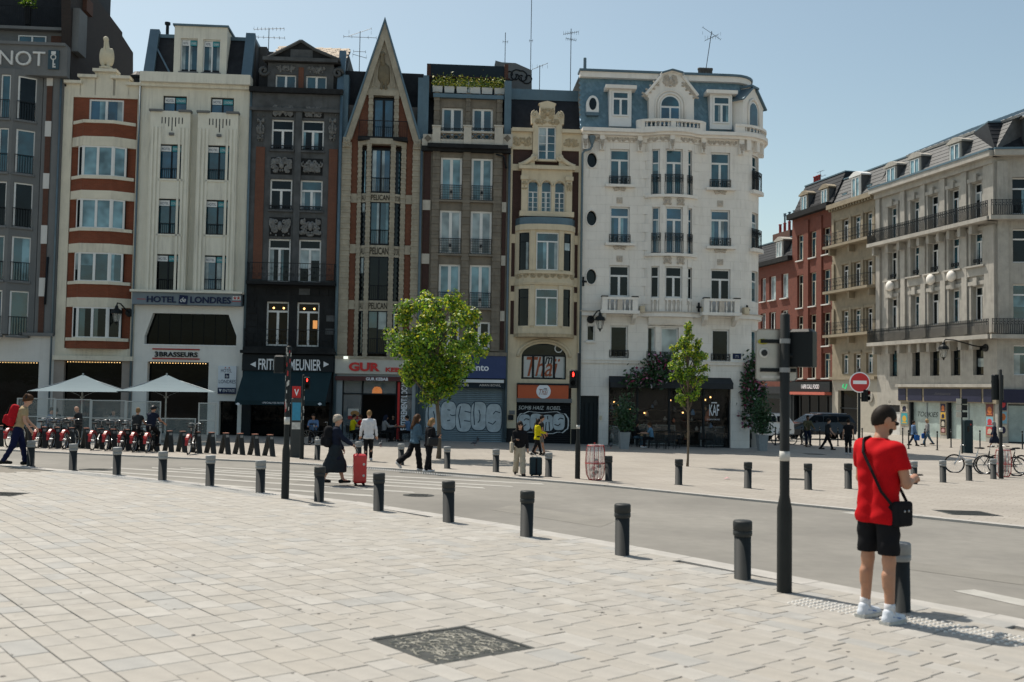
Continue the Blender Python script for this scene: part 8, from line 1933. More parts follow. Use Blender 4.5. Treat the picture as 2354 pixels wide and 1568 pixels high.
def rbox(c,r,e):
 return lambda X,Y,Z:np.sqrt(np.maximum(np.abs(X-c[0])-r[0],0)**2+np.maximum(np.abs(Y-c[1])-r[1],0)**2+np.maximum(np.abs(Z-c[2])-r[2],0)**2)+np.minimum(np.maximum(np.maximum(np.abs(X-c[0])-r[0],np.abs(Y-c[1])-r[1]),np.abs(Z-c[2])-r[2]),0)-e
def backpack(P,label,m,big=1.0,name='backpack'):
 k = big; M2 = cl('strap_black',(.015,.015,.016))
 f = union([rbox((0,-.09*k,.08*k),(.07*k,.03*k,.14*k),.08),rbox((0,-.19*k,.0*k),(.05*k,.015*k,.05*k),.055),rbox((0,-.1*k,.27*k),(.06*k,.02*k,.0),.065),rbox((-.16*k,-.09*k,-.02*k),(.0,.01,.05),.04),rbox((.16*k,-.09*k,-.02*k),(.0,.01,.05),.04)],.025)
 def ex(o):
  mb = MB()
  for sx in (-1,1):mb.tube([(sx*.08,-.04,.28*k),(sx*.10,.06,.33),(sx*.11,.17,.22),(sx*.13,.14,.0),(sx*.14,-.03,-.06)],.016,6)
  mb.tube([(-.1*k,-.23*k,.12*k),(.1*k,-.23*k,.12*k)],.010,5).tube([(0,-.1,.32*k),(0,-.2*k,.28*k),(0,-.235*k,.0)],.010,5); mb.build('strap',M2,o)
 return prop(P,name,label,'backpack',f,(-.3,-.42,-.3),(.3,.12,.55),.02,m,P['up']*.16+np.array([0,-.085,0]),ex)
K_blk,K_navy,K_wht,K_grey,K_red = cl('black',(.012,.012,.014)),cl('navy',(.014,.018,.034)),cl('white',(.62,.62,.64)),cl('grey',(.22,.22,.22)),cl('red',(.46,.006,.010))
K_den,K_bei,K_yel,K_oli,K_tan,K_blu,K_char = cl('denim',(.075,.13,.18)),cl('beige',(.42,.37,.29)),cl('yellow',(.50,.44,.01)),cl('olive',(.09,.085,.05)),cl('tan',(.38,.29,.17)),cl('blue',(.10,.17,.30)),cl('charcoal',(.03,.033,.036))
S_wht,S_blk = cl('shoe_white',(.55,.55,.56),.6),cl('shoe_black',(.015,.015,.015),.6)
def phone(P,k,label):
 o = thing('phone',label,'phone',P['W'](P['J']['wr'+k]+P['J']['fd'+k]*.11+np.array([0,0,.012])),-RAD(P['facing'])); MB().bbox(-.037,.037,-.07,.07,0,.012,.006).build('body',M_eye,o); MB().box(-.033,.033,-.064,.064,.012,.013).build('screen',G_dark,o)
P = person('man in a red t-shirt and black shorts standing at the kerb with a phone','d',2020,1436,940,56,SKM,('fade','black'),K_red,K_blk,None,(2,2,-3,1),(18,14,65,30),(4,13,92,34),2,(24,30),.60,0,.10,'shorts',.0105,spread=.14,z=.040,beard=True,glasses=True,bulk=.99)
J = P['J']
for k in 'LR':
 o = thing('trainer','white and blue %s trainer worn by the man in red'%('left' if k=='L' else 'right'),'shoe',P['W'](J['an'+k]),-RAD(56)); s = P['s']
 e = J['an'+k]; f = union([rcone((0,-.045,-.05),(0,.17,-.062),.047,.040),rcone((0,-.02,-.0),(0,.02,-.04),.050,.05),rcone((0,.03,-.02),(0,.12,-.05),.042,.036)],.02); zf = -.088
 net_obj(cut(f,lambda X,Y,Z:-.085-Z),(-.1,-.14,-.13),(.1,.26,.1),.010,'upper',mat('trainer_white',(.60,.64,.70),.6,.12,14),o); MB().add([(x*(.052 if y<.16 else.038),y,z) for z in (-.094,-.062) for (x,y) in ((-1,-.085),(1,-.085),(1.05,.1),(1,.2),(-1,.2),(-1.05,.1))],[(5,4,3,2,1,0),(6,7,8,9,10,11)]+[(i,(i+1)%6,6+(i+1)%6,6+i) for i in range(6)]).build('sole',M_stk,o); MB().lathe([(.049,.0),(.047,.085),(.044,.087)],n=12).build('sock',K_wht,o,True)
 mb = MB()
 for q in range(4):mb.tube([(-.03,.03+.026*q,.012-.011*q),(.03,.03+.026*q,.012-.011*q)],.004,4)
 mb.tube([(-.047,-.02,-.02),(-.045,.1,-.045)],.006,5).tube([(.047,-.02,-.02),(.045,.1,-.045)],.006,5); mb.build('laces',mat('trainer_blue',(.08,.17,.42),.6,.1),o)
o = thing('shoulder_bag','black shoulder bag with a cross-body strap on the man in red','bag',P['W']((.20,.03,-.06)),-RAD(56)); net_obj(rbox((0,0,0),(.015,.085,.085),.028),(-.12,-.2,-.2),(.12,.2,.2),.014,'body',K_blk,o)
mb = MB(); ci = P['M'].inverted(); w0 = np.array((.20,.03,-.06))
path = [(-.09,.02,.535),(-.10,-.05,.52),(-.05,-.125,.42),(.04,-.14,.28),(.12,-.130,.12),(.18,-.08,.02),(.20,.0,.02)]; path2 = [(-.09,.02,.535),(-.06,.11,.42),(.06,.145,.2),(.2,.10,.02)]
for pp in (path,path2):
 for a,b in zip(pp,pp[1:]):a,b = np.array(a)-w0,np.array(b)-w0; q = np.array([.009,0,.010]); mb.add([(a-q)*P['s'],(b-q)*P['s'],(b+q)*P['s'],(a+q)*P['s'],(a-q)*P['s']*1.03,(b-q)*P['s']*1.03,(b+q)*P['s']*1.03,(a+q)*P['s']*1.03],[(0,1,2,3),(7,6,5,4),(0,4,5,1),(3,2,6,7)])
mb.build('strap',K_blk,o)
for q in (-.03,.03):MB().ball((.045,q,.03),.012,6,4).build('clasp',M_chr,o)
phone(P,'R','dark phone held by the man in red'); MB().lathe([(.030,0),(.030,.035)],n=12).build('watch',M_eye,P['t']).location = (np.array(J['wrR'])+np.array([0,0,P['zs']-.02]))*P['s']
P = person('man with headphones, tan shirt and red hiking backpack walking at the left edge','N',165,788,105,68,SKL,('curly','brown'),K_tan,cl('ink',(.010,.013,.045)),S_blk,(14,4,-14,14),(15,6,30,0),(8,8,25,0),14,(18,0),.55)
backpack(P,'big red hiking backpack on the man at the left edge',cl('pack_red',(.42,.012,.02)),1.3); hp_ = P
o = thing('headphones','dark over-ear headphones on the man with the red backpack','headphones',P['W']((0,.16,.72)),-RAD(68)); MB().tube([(.1*math.cos(a*.3142),0,.12*math.sin(a*.3142)) for a in range(11)],.012,6).ball((-.095,0,-.01),(.025,.04,.045)).ball((.095,0,-.01),(.025,.04,.045)).build('body',M_bkf,o)
P = person('bald man in dark clothes looking at his phone behind the bike docks','d',180,1031,943,272,SKL,('none',0),K_char,K_char,S_blk,(0,2,3,2),(30,6,75,10),(30,6,75,10),6,(28,0),.5); phone(P,'L','phone held by the bald man behind the bike docks')
person('woman with fair hair in a bun standing astride a hire bicycle','N',1330,642,238,5,SKL,('bun','fair'),K_char,K_blk,S_blk,(4,4,-4,2),(30,12,30,0),(30,12,30,0),8,(5,0),.45)
P = person('rider in a dark jersey and cycle helmet on a hire bicycle','N',1470,648,205,14,SKM,('short','black'),K_navy,K_blk,S_blk,(4,4,60,70),(38,12,25,0),(38,12,25,0),12,(5,15),.45)
o = thing('bicycle_helmet','black cycle helmet on the rider in the dark jersey','helmet',P['W'](P['up']*.5+np.array([0,.045,.19])),-RAD(14)); net_obj(cut(ellip((0,0,0),(.115,.14,.12)),lambda X,Y,Z:-.01-Z),(-.16,-.18,-.1),(.16,.18,.16),.018,'shell',M_bkf,o)
P = person('woman in a long navy coat with short fair hair pulling a red suitcase','O',400,726,225,78,SKL,('curly','grey'),K_navy,cl('slate',(.022,.028,.034)),S_blk,(16,3,-16,10),(10,8,20,0),(38,8,18,0),3,(4,8),1.0,0,.26,'skirt',bulk=1.12); backpack(P,'black backpack on the woman pulling the red suitcase',K_blk,1.05); WS = P
P = person('man in an untucked white shirt seen from behind','O',648,556,187,-8,SKL,('short','fair'),K_wht,K_blk,S_wht,(-6,6,8,2),(0,15,14,0),(-4,14,14,0),0,(0,-20),1.0,0,.12)
P = person('woman with long brown hair in a denim jacket and wide black trousers','O',990,630,218,52,SKL,('long','brown'),K_den,K_blk,S_wht,(-24,34,10,2),(0,8,25,0),(8,8,40,10),3,(10,15),1.0,.035,.04)
P = person('woman in black with light brown hair and a shoulder bag looking at her phone','O',1092,641,247,55,SKL,('bob','fair'),K_blk,K_blk,S_wht,(8,3,-8,6),(20,6,70,20),(8,6,100,30),5,(18,10),1.0,.01,.06); phone(P,'R','phone held by the woman in black')
prop(P,'handbag','black leather handbag on the shoulder of the woman in black','bag',rbox((0,0,0),(.03,.12,.08),.04),(-.15,-.25,-.2),(.15,.25,.2),.02,mat('bag_leather',(.02,.02,.022),.35,.1),(.24,.0,.06),lambda o:MB().tube([(0,-.1,.1),(-.04,-.04,.38),(-.04,.04,.38),(0,.1,.1)],.010,5).build('strap',K_blk,o))
P = person('woman in a black top and beige trousers walking this way with a wheeled bag','O',1760,664,265,172,SKL,('long','black'),K_blk,K_bei,S_blk,(14,2,-12,12),(0,10,12,0),(18,5,85,15),0,(8,0),1.0,.035,.0,glasses=True); phone(P,'R','pale phone held by the woman in beige trousers'); WB = P
prop(P,'tote_bag','cream cloth bag hanging at the arm of the woman in beige trousers','bag',rbox((0,0,0),(.02,.11,.13),.02),(-.1,-.2,-.22),(.1,.2,.22),.02,K_bei,(.27,.02,-.02),lambda o:MB().tube([(0,-.08,.12),(0,0,.3),(0,.08,.12)],.008,4).build('handle',K_bei,o))
P = person('man with a grey backpack walking beside the woman in yellow','O',1915,508,218,78,SKM,('short','black'),K_char,cl('shorts_grey',(.16,.15,.14)),S_blk,(16,4,-16,12),(15,6,30,0),(0,6,20,0),3,(5,0),.6,0,0,'shorts'); backpack(P,'grey backpack on the man beside the woman in yellow',K_char)
person('woman in a bright yellow jacket walking past the graffiti shutter','O',1890,512,250,72,SKM,('bob','black'),K_yel,K_blk,S_blk,(18,3,-14,12),(10,6,40,0),(20,6,60,10),2,(5,0),1.0,0,.12)
P = person('cyclist in an olive jacket riding towards the square','K',1435,598,205,178,SKD,('short','black'),K_oli,K_navy,S_blk,(42,50,20,18),(42,10,25,6),(42,10,25,6),8,(0,0)); t = bicycle('blue bicycle with a front basket under the cyclist in olive',cl('bike_blue',(.03,.06,.09)),None,True); q = place('K',1425,590); t.location = q+Vector((0,.45,0)); t.rotation_euler = (0,0,math.pi)
person('person in dark clothes striding past the parked van','K',1690,640,235,85,SKL,('short','black'),K_char,K_blk,S_blk,(24,3,-22,14),(15,6,20,0),(12,6,30,0),6,(0,0),.5)
person('man in black t-shirt standing behind the man in red','K',1955,700,255,20,SKL,('short','black'),K_blk,K_blk,S_wht,(6,2,-6,6),(0,10,15,0),(0,10,15,0),0,(0,0),.5)
for (x,y,top,fc,lab,hr,shc,tr,lg,bag) in ((490,880,505,85,'walker in a pale waistcoat carrying a blue plastic bag',('short','black'),K_blu,K_navy,'long','left'),(700,868,478,275,'woman with fair hair and patterned cardigan carrying a blue plastic bag',('bob','blond'),K_grey,K_den,'long','right'),(1685,902,515,280,'woman in headscarf and long navy skirt near the poster column',('hood',K_grey),K_navy,K_navy,'skirt',None)):
 P = person(lab,'L',x,y,top,fc,SKM,hr,shc,tr,S_blk,(22,3,-20,14),(10,8,15,0),(5,8,20,0),2,(0,0),1.0,0,.1,lg)
 if bag:prop(P,'carrier_bag','blue plastic bag carried by the %s of two walkers by the shop'%bag,'bag',union([rbox((0,0,-.18),(.04,.12,.12),.05),rcone((0,0,-.05),(0,0,.02),.05,.02)],.06),(-.2,-.3,-.45),(.2,.3,.1),.03,cl('plastic_blue',(.02,.10,.34),.4),P['J']['wrR']+np.array([0,0,-.08]))
def suitcase(P,k,w,d,h,m,label,handle,lx,x,y,dots=False):
 p = place(lx,x,y,.004); o = thing('suitcase',label,'suitcase',p,-RAD(P['facing'])+(1.57 if False else 0)); net_obj(rbox((0,0,h/2+.06),(w/2-.05,d/2-.05,h/2-.05),.05),(-w,-d,-.02),(w,d,h+.2),.016,'shell',m,o)
 MB().box(-.022,.022,-d/2-.004,d/2+.004,.08,h+.04).build('zip_band',K_blk,o); mb = MB()
 for sx in (-1,1):
  for sy in (-1,1):mb.lathe([(.03,-.014),(.03,.014)],n=10,M=Matrix.Translation((sx*(w/2-.06),sy*(d/2-.06),.03))@Matrix.Rotation(math.pi/2,4,'Y')); mb.box(sx*(w/2-.06)-.016,sx*(w/2-.06)+.016,sy*(d/2-.06)-.016,sy*(d/2-.06)+.016,.03,.075)
 mb.build('wheels',M_tyre,o); hw = P['W'](P['J']['wr'+k]+P['J']['fd'+k]*.07); hl = Matrix.Rotation(RAD(P['facing']),4,'Z')@(hw-p); a = (0,-d*.1,h+.06)
 MB().tube([(a[0]-.06,a[1],a[2]),(hl.x-.06,hl.y,hl.z)],.009,5).tube([(a[0]+.06,a[1],a[2]),(hl.x+.06,hl.y,hl.z)],.009,5).tube([(hl.x-.07,hl.y,hl.z),(hl.x+.07,hl.y,hl.z)],.014,6).build('handle',handle,o)
 if dots:
  for z in (.24,.50):MB().ball((w/2,0.08,z),(.008,.03,.03),10,6).build('badge',M_stk,o); MB().ball((.08,-d/2,z),(.03,.008,.03),10,6).build('badge',M_stk,o)
suitcase(WS,'R',.46,.30,.66,mat('red_shell',(.50,.008,.012),.28,.03,3,0,0,0,coat=.5),'large glossy red hard-shell suitcase with black zip',K_blk,'d',826,1116,True)
suitcase(WB,'L',.34,.22,.50,mat('teal_shell',(.012,.03,.04),.4,.06),'small dark wheeled suitcase beside the woman in beige trousers',M_chr,'O',1880,668)
# ---------------------------------------------------------------- terraces
M_wood = mat('table_wood',(.24,.15,.09),.6,.2,6)
def table(L,x,y,label,m,w=.7,d=.7,h=.74,rz=0.0,group=None):
 t = thing('table',label,'table',place(L,x,y),rz,group); MB().bbox(-w/2,w/2,-d/2,d/2,h-.03,h,.01).build('table_top',m,t)
 for sx in (-1,1):
  for sy in (-1,1):MB().tube([(sx*(w/2-.06),sy*(d/2-.06),0),(sx*(w/2-.08),sy*(d/2-.08),h-.03)],.018,5).build('leg',M_rail,t)
 return t
def chair(L,x,y,facing,label,group,m=None):
 t = thing('chair',label,'chair',place(L,x,y),-RAD(facing),group); MB().bbox(-.21,.21,-.2,.21,.43,.46,.015).build('seat',m or M_bkf,t); mb = MB()
 for k in range(5):a = -.2+.1*k; mb.box(a-.035,a+.035,-.24-.02*(1-abs(k-2)/2),-.215,.48,.82)
 mb.build('backrest',m or M_bkf,t)
 for sx in (-1,1):
  for sy in (-1,1):MB().tube([(sx*.2,sy*.2,0),(sx*.17,sy*.17,.44)],.014,5).build('leg',M_rail,t)
def sitter(lab,L,x,y,facing,skin,hair,shirt,trs,shoe=S_blk,sleeve=1.0,lean=8,hd=(5,0),a=(35,8,60,8),H=1.72):
 return person(lab,L,x,y,0,facing,skin,hair,shirt,trs,shoe,(82,88,86,84),a,a,lean,hd,sleeve,H=H,seat=.47,vox=.026,spread=.1)
GK,GC = 'chairs outside the kebab shop','chairs on the cafe terrace'
for x,lab in ((640,'black table outside the kebab shop door, left'),(1290,'black table outside the kebab shop, middle'),(1460,'black table outside the kebab shop, right')):table('M',x,840,lab,M_bkf,.75,.75)
for i,(x,f,lab,hr,st,sk_,sl) in enumerate(((560,60,'diner in a yellow t-shirt outside the kebab shop',('short','black'),K_yel,SKM,.5),(735,-75,'diner in a red and white top outside the kebab shop',('short','brown'),K_red,SKL,.5),(1120,70,'diner in a pale grey hoodie with hood up',('hood',K_navy),K_grey,SKL,1.0),(1290,178,'diner in dark clothes facing the square outside the kebab shop',('short','black'),K_blk,SKL,1.0),(1560,-80,'diner in a light blue shirt behind the woman in denim',('short','black'),K_blu,SKM,.5))):
 y = 850 if i!=3 else 800; sitter(lab,'M',x,y,f,sk_,hr,st,K_blk,S_wht if i<2 else S_blk,sl); chair('M',x,y,f,'black chair under the '+lab.split(' outside')[0].split(' with')[0].split(' behind')[0],GK)
sitter('man in a blue shirt seated under the dark green awning','S',605,1360,175,SKM,('short','black'),K_blu,K_blk); chair('S',605,1360,175,'chair under the man in the blue shirt by the awning',GK)
for i,x in enumerate((640,900,1390,1680)):table('P',x,(1120,1125,1105,1105)[i],('leftmost','second','third','rightmost')[i]+' wooden table on the cafe terrace',M_wood,1.2 if i else.8,.7,.76,RAD(4),'wooden tables on the cafe terrace')
P = sitter('woman in a blue patterned shirt seated at the leftmost cafe table','P',720,1130,-78,SKL,('pony','brown'),cl('print_blue',(.12,.24,.36)),K_blk,S_wht,.8,12); chair('P',725,1130,-78,'black chair under the woman in the blue patterned shirt',GC)
sitter('person in dark clothes opposite the woman in the blue shirt','P',530,1115,80,SKM,('bob','black'),K_blk,K_den); chair('P',525,1115,80,'black chair at the left end of the cafe terrace',GC)
sitter('person in a white shirt bending over a cafe table','P',1490,1095,-70,SKL,('short','brown'),K_wht,K_blk,S_blk,1.0,40); chair('P',1492,1095,-70,'black chair under the person in the white shirt',GC)
sitter('person in a blue top in the cafe doorway','P',1175,1060,170,SKL,('bob','brown'),K_blu,K_blk); chair('P',1175,1060,170,'black chair in the cafe doorway',GC)
for i,(x,y,f) in enumerate(((820,1140,20),(930,1140,-10),(1000,1110,200),(1280,1120,10),(1350,1125,-10),(1560,1120,0),(1640,1122,20),(1760,1118,-15))):chair('P',x,y,f,ords[i]+' empty black chair from the left on the cafe terrace',GC)
for i,(x,f,c_) in enumerate(((470,80,K_blu),(560,-80,K_blk),(1110,170,K_grey),(1500,150,K_blk))):
 lab = ('guest in blue behind the second glass wind screen','guest in black behind the second glass wind screen','guest in grey behind the third glass wind screen','guest in black behind the fourth glass wind screen')[i]; sitter(lab,'N',x,545,f,SKM,('short','black'),c_,K_blk); chair('N',x,545,f,'dark chair under the '+lab,'chairs on the brasserie terrace')
for i,x in enumerate((515,1110,1430)):table('N',x,552,('left','middle','right')[i]+' dark table behind the glass wind screens',M_bkf,.7,.7,.74,0,'tables on the brasserie terrace')
M_cr = mat('cream_frame_alu',(.36,.40,.40),.5,.05,2)
sp = [place('P',x,y) for x,y in ((205,1080),(360,1112))]; screen(sp,1.08,'angled glass screen at the left end of the cafe terrace',False,m=M_cr)
for i,(a,b) in enumerate((((525,1085),(672,1087)),((680,1087),(975,1092)),((1255,1110),(1535,1112)),((1545,1112),(1830,1115)),((1840,1115),(1910,1100)))):screen((place('P',*a),place('P',*b)),1.15,('short glass screen behind the left cafe table','glass screen behind the second cafe table','glass screen reading sale, third along the cafe','long glass screen at the right of the cafe','end screen by the right plant pot')[i],False,m=M_cr)
# ---------------------------------------------------------------- plants and trees
def leafmat(name,c,tr=.35):
 m,n,l,p = newmat(name); p.inputs['Roughness'].default_value = .5; tc = n.new('ShaderNodeTexCoord').outputs['Object']
 col = ramp(n,l,noise(n,l,tc,2.2,4),.3,.7,c4(c,.65),c4(c,1.35)); l.new(col,p.inputs['Base Color'])
 t = n.new('ShaderNodeBsdfTranslucent'); hs = n.new('ShaderNodeHueSaturation'); hs.inputs['Value'].default_value = 1.6; hs.inputs['Hue'].default_value = .485; l.new(col,hs.inputs['Color']); l.new(hs.outputs[0],t.inputs[0])
 mx = n.new('ShaderNodeMixShader'); mx.inputs[0].default_value = tr; l.new(p.outputs[0],mx.inputs[1]); l.new(t.outputs[0],mx.inputs[2]); l.new(mx.outputs[0],n['Material Output'].inputs[0]); return m
LF = [leafmat('leaf_mid',(.09,.20,.014)),leafmat('leaf_light',(.22,.33,.018)),leafmat('leaf_deep',(.018,.055,.008)),leafmat('leaf_sunlit',(.42,.43,.025))]  # the brightest yellow paints sunlight into the leaf colour
M_bark = mat('bark',(.13,.10,.07),.9,.3,14,.02)
def tree(label,L,x,y,top,base,hw,n,seed,lean=0.0,lsz=.10,clumps=46,shape=1.0):
 p = place(L,x,y); t = thing('tree',label,'tree',p); rd = random.Random(seed); ky = p.y/F; X,Y_ = pxy(L,x,y); Ht = (Y_-top)*ky; Hb = (Y_-base)*ky; R = hw*ky; cz = (Ht+Hb)/2; hz = (Ht-Hb)/2; mb = MB()
 mb.tube([(0,0,-.05),(.02,0,.3),(.03+lean*.3,0,Hb*.6),(lean,0,Hb+.2),(lean*1.1,0,cz),(lean,0,Ht-.5)],[R*.042+.025,R*.036+.015,R*.032+.015,R*.03+.012,R*.025+.01,.012],8); tips = []
 for k in range(clumps):
  while True:
   a = Vector((rd.uniform(-1,1),rd.uniform(-1,1),rd.uniform(-1,1)))
   if.25<a.length<1:break
  wz = (1-max(0,a.z)**2*.55*shape)*(1 if a.z>-.55 else.8); c = Vector((lean+a.x*R*wz,a.y*R*wz,cz+a.z*hz)); tips.append((c,rd.uniform(.15,.27)*min(R,1.6)))
  if k%2 == 0:
   b0 = Vector((lean,0,max(Hb*.92,c.z-rd.uniform(.4,1.0)*hz*.7))); b0.z = min(b0.z,Ht-.6); m_ = b0.lerp(c,.5)+Vector((0,0,-.06)); mb.tube([b0,m_,c],[.028,.018,.006],5)
 mb.build('trunk',M_bark,t,True); cm = MB()
 for i in range(n):
  c,r = tips[rd.randrange(len(tips))]; d_ = Vector((rd.gauss(0,1),rd.gauss(0,1),rd.gauss(0,.85))); d_ = d_.normalized()*r*rd.random()**.4; q = c+d_
  nrm = (d_.normalized()+Vector((rd.gauss(0,.7),rd.gauss(0,.7),.5+rd.gauss(0,.6)))).normalized(); u_ = nrm.orthogonal().normalized(); th = rd.uniform(0,6.28); u_ = u_*math.cos(th)+nrm.cross(u_)*math.sin(th); v_ = nrm.cross(u_); s = lsz*rd.uniform(.6,1.15)
  hgt = (q.z-Hb)/(Ht-Hb); cm.cm = rd.choices((0,1,2,3),(4,2.2,2.2,.6 if hgt<.55 else 2.2))[0]  # bright yellow weighted to the upper crown, a painted sunlit top
  cm.add([q-u_*s*.55,q-u_*s*.1+v_*s*.46,q+u_*s*.6+nrm*s*.12,q-u_*s*.1-v_*s*.46],[(0,1,2),(0,2,3)])
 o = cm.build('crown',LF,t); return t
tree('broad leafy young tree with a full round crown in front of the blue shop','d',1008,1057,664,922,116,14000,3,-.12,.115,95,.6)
tree('slim young tree with a narrow pointed crown in front of the cafe','d',1580,1075,748,940,45,6000,8,.0,.08,80,1.6)
M_pot = mat('stone_pot',(.27,.29,.30),.8,.12,6); PG = [leafmat('shrub_deep',(.018,.055,.018),.2),leafmat('shrub_mid',(.03,.085,.028),.2),leafmat('shrub_grey',(.05,.09,.05),.2)]; FL = [PG[0],PG[1]]*5+[PG[0],mat('bloom_white',(.42,.40,.43),.6,.1),mat('bloom_plum',(.22,.02,.07),.6,.2),mat('bloom_pink',(.45,.2,.32),.6,.2)]
for L,x,y,lab in (('P',412,1138,'leafy shrub in a pale square pot at the left of the cafe'),('P',1935,1158,'leafy shrub in a pale square pot at the right of the cafe')):
 t = thing('potted_shrub',lab,'potted plant',place(L,x,y),.1); MB().add([(sx*(.20 if z==0 else.27),sy*(.20 if z==0 else.27),z*.85) for z in (0,1) for sy in (-1,1) for sx in (-1,1)],[(0,2,3,1),(4,5,7,6),(0,1,5,4),(2,6,7,3),(0,4,6,2),(1,3,7,5)]).build('pot',M_pot,t)
 MB().tube([(0,0,.8),(.03,0,1.5),(0,0,2.4)],[.04,.03,.015],6).build('stem',M_bark,t); mb = MB(); leaf_cloud(mb,lambda rd:(rd.gauss(0,.24),rd.gauss(0,.22),min(2.8,.95+abs(rd.gauss(.7,.5)))),1100,.10,77+x,3); o = mb.build('foliage',PG,t); o['kind'] = 'stuff'
def garland(label,fr,pts,n,seed,w,z0,sz=.13):
 p = fr.P(pts[0][0],w); t = thing('flower_garland',label,'flowers',(p.x,p.y,z0),fr.a); u0 = pts[0][0]
 mb = MB(); mb.tube([(u-u0,0,v-z0) for u,v in pts],.035,5); mb.build('branch',M_bark,t); mb = MB()
 def fn(rd):k = rd.uniform(0,len(pts)-1.001); i = int(k); f = k-i; a,b = pts[i],pts[i+1]; return (a[0]+(b[0]-a[0])*f-u0+rd.gauss(0,.22),rd.gauss(-.05,.14),a[1]+(b[1]-a[1])*f-z0+rd.gauss(-.05,.26))
 leaf_cloud(mb,fn,n,sz,seed,14); o = mb.build('blossom',FL,t); o['kind'] = 'stuff'
fz = lambda L,*q:[ROW.uz(L,x,y,.55) for x,y in q]
garland('garland of white and plum flowers above the cafe awning',ROW,fz('P',(450,350),(560,345),(700,300),(850,310),(900,260)),900,1,.55,0); garland('arch of pink flowers under the first floor window of the cafe',ROW,fz('P',(680,215),(760,160),(860,165),(960,215)),500,2,.35,0)
cz_ = [ROW.uz('P',x,y,.3) for x,y in ((1830,130),(1850,260),(1800,360),(1790,520),(1800,640),(1790,860))]; garland('tall flowering climber on the rounded corner of the white building',ROW,cz_,900,3,.1,0,.14); cz_ = [ROW.uz('P',x,y,.3) for x,y in ((1860,330),(1940,420),(1960,500),(1920,640),(1930,780))]; garland('second flowering climber right of the white building corner',ROW,cz_,800,4,-.6,0,.14)
u,v = ROW.uz('A',185,60,-1.3); p = ROW.P(u,-1.3); t = thing('potted_plant','small green pot plant on the high terrace at far left','potted plant',(p.x,p.y,ROW.uz('A',185,163,-1.3)[1]-.0),0); MB().lathe([(.16,0),(.22,.9),(.2,.95)],n=10).build('pot',M_dst2,t); mb = MB(); leaf_cloud(mb,lambda rd:(rd.gauss(0,.22),rd.gauss(0,.2),1.05+abs(rd.gauss(0,.22))),260,.1,5); o = mb.build('leaves',LF[:3],t); o['kind'] = 'stuff'
# ---------------------------------------------------------------- vehicles in the side street
def van(label,L,x,y,rz,m):
 t = thing('parked_car',label,'car',place(L,x,y,.04),rz); prof = [(-2.35,.45),(-2.40,.75),(-2.25,1.05),(-1.55,1.18),(-.75,1.72),(.2,1.80),(1.9,1.76),(2.3,1.15),(2.35,.6),(2.3,.38),(-2.2,.32)]; mb = MB(); n_ = len(prof)
 for s_,w in ((-1,.80),(-1,.90),(1,.90),(1,.80)):pass
 rows_ = [[(px,s_*(.91 if pz<1.2 else.91-(pz-1.2)*.32)*k,pz+(0 if k==1 else.02)) for px,pz in prof] for s_,k in ((-1,1),(-1,.88),(1,.88),(1,1))]
 vs = [v for r in rows_ for v in r]; fs = [tuple(range(n_))[::-1],tuple(range(3*n_,4*n_))]
 for r in range(3):fs += [(r*n_+i,r*n_+(i+1)%n_,(r+1)*n_+(i+1)%n_,(r+1)*n_+i) for i in range(n_)]
 mb.add(vs,fs); mb.build('body',m,t)
 sw = lambda z:.91-(z-1.2)*.32 if z>1.2 else.91
 for s_ in (-1,1):
  for a,b in ((-.85,-.1),(0.0,.95),(1.05,1.85)):
   q = [(a-.42 if a<-.5 else a,1.24),(b,1.24),(b-(.0 if b<1.5 else -.12),1.24),(b,1.64),(a+.0,1.64)]; MB().add([(px,s_*(sw(pz)+.004),pz) for px,pz in (q[0],q[1],q[3],q[4])],[(0,1,2,3),(3,2,1,0)]).build('window',G_dark,t)
  MB().add([(-2.33,s_*.6,.80),(-2.30,s_*.88,.82),(-2.20,s_*.88,.98),(-2.28,s_*.6,.96)],[(0,1,2,3),(3,2,1,0)]).build('headlight',M_lit,t); MB().box(-.75,-.6,s_*.92,s_*1.08,1.2,1.32).build('mirror',m,t); MB().tube([(-.4,s_*.66,1.83),(1.7,s_*.66,1.81)],.025,5).build('roof_rail',M_chr,t)
  for wx in (-1.5,1.45):o = MB().lathe([(.2,-.11),(.33,-.11),(.34,0),(.33,.11),(.2,.11)],n=20,M=Matrix.Translation((wx,s_*.84,.30))@Matrix.Rotation(math.pi/2,4,'X')).build('wheel',M_tyre,t); MB().lathe([(.02,.10),(.2,.115),(.21,.10),(.05,-.10)] if s_<0 else [(.05,.10),(.21,-.10),(.2,-.115),(.02,-.10)],n=10,M=Matrix.Translation((wx,s_*.84,.30))@Matrix.Rotation(math.pi/2,4,'X')).build('rim',M_chr,o)
 MB().add([(-1.50,-.74,1.22),(-1.50,.74,1.22),(-.82,.66,1.68),(-.82,-.66,1.68)],[(3,2,1,0),(0,1,2,3)]).build('windscreen',G_dark,t).location = (-.02,0,.02); MB().box(-2.42,-2.36,-.26,.26,.55,.66).build('number_plate',M_lit,t)
M_car = mat('car_navy',(.010,.014,.020),.22,.03,2,0,0,.3,coat=.6)
van('dark blue people carrier parked in front of the black restaurant','K',1590,500,RAD(8),M_car); van('white car nose showing behind the right-hand potted shrub','K',800,512,RAD(20),mat('car_white',(.6,.6,.6),.25,.03,2,0,0,0,coat=.6))
p = place('d',1672,1105); t = thing('litter','crumpled pink and white paper lying on the sunlit far pavement','litter',p); MB().add([(-.1,-.05,.01),(.0,-.08,.05),(.1,-.02,.01),(.06,.08,.04),(-.07,.07,.015),(0,0,.07)],[(0,1,5),(1,2,5),(2,3,5),(3,4,5),(4,0,5)]).build('paper',mat('pink_paper',(.5,.25,.27),.7,.3,12),t)
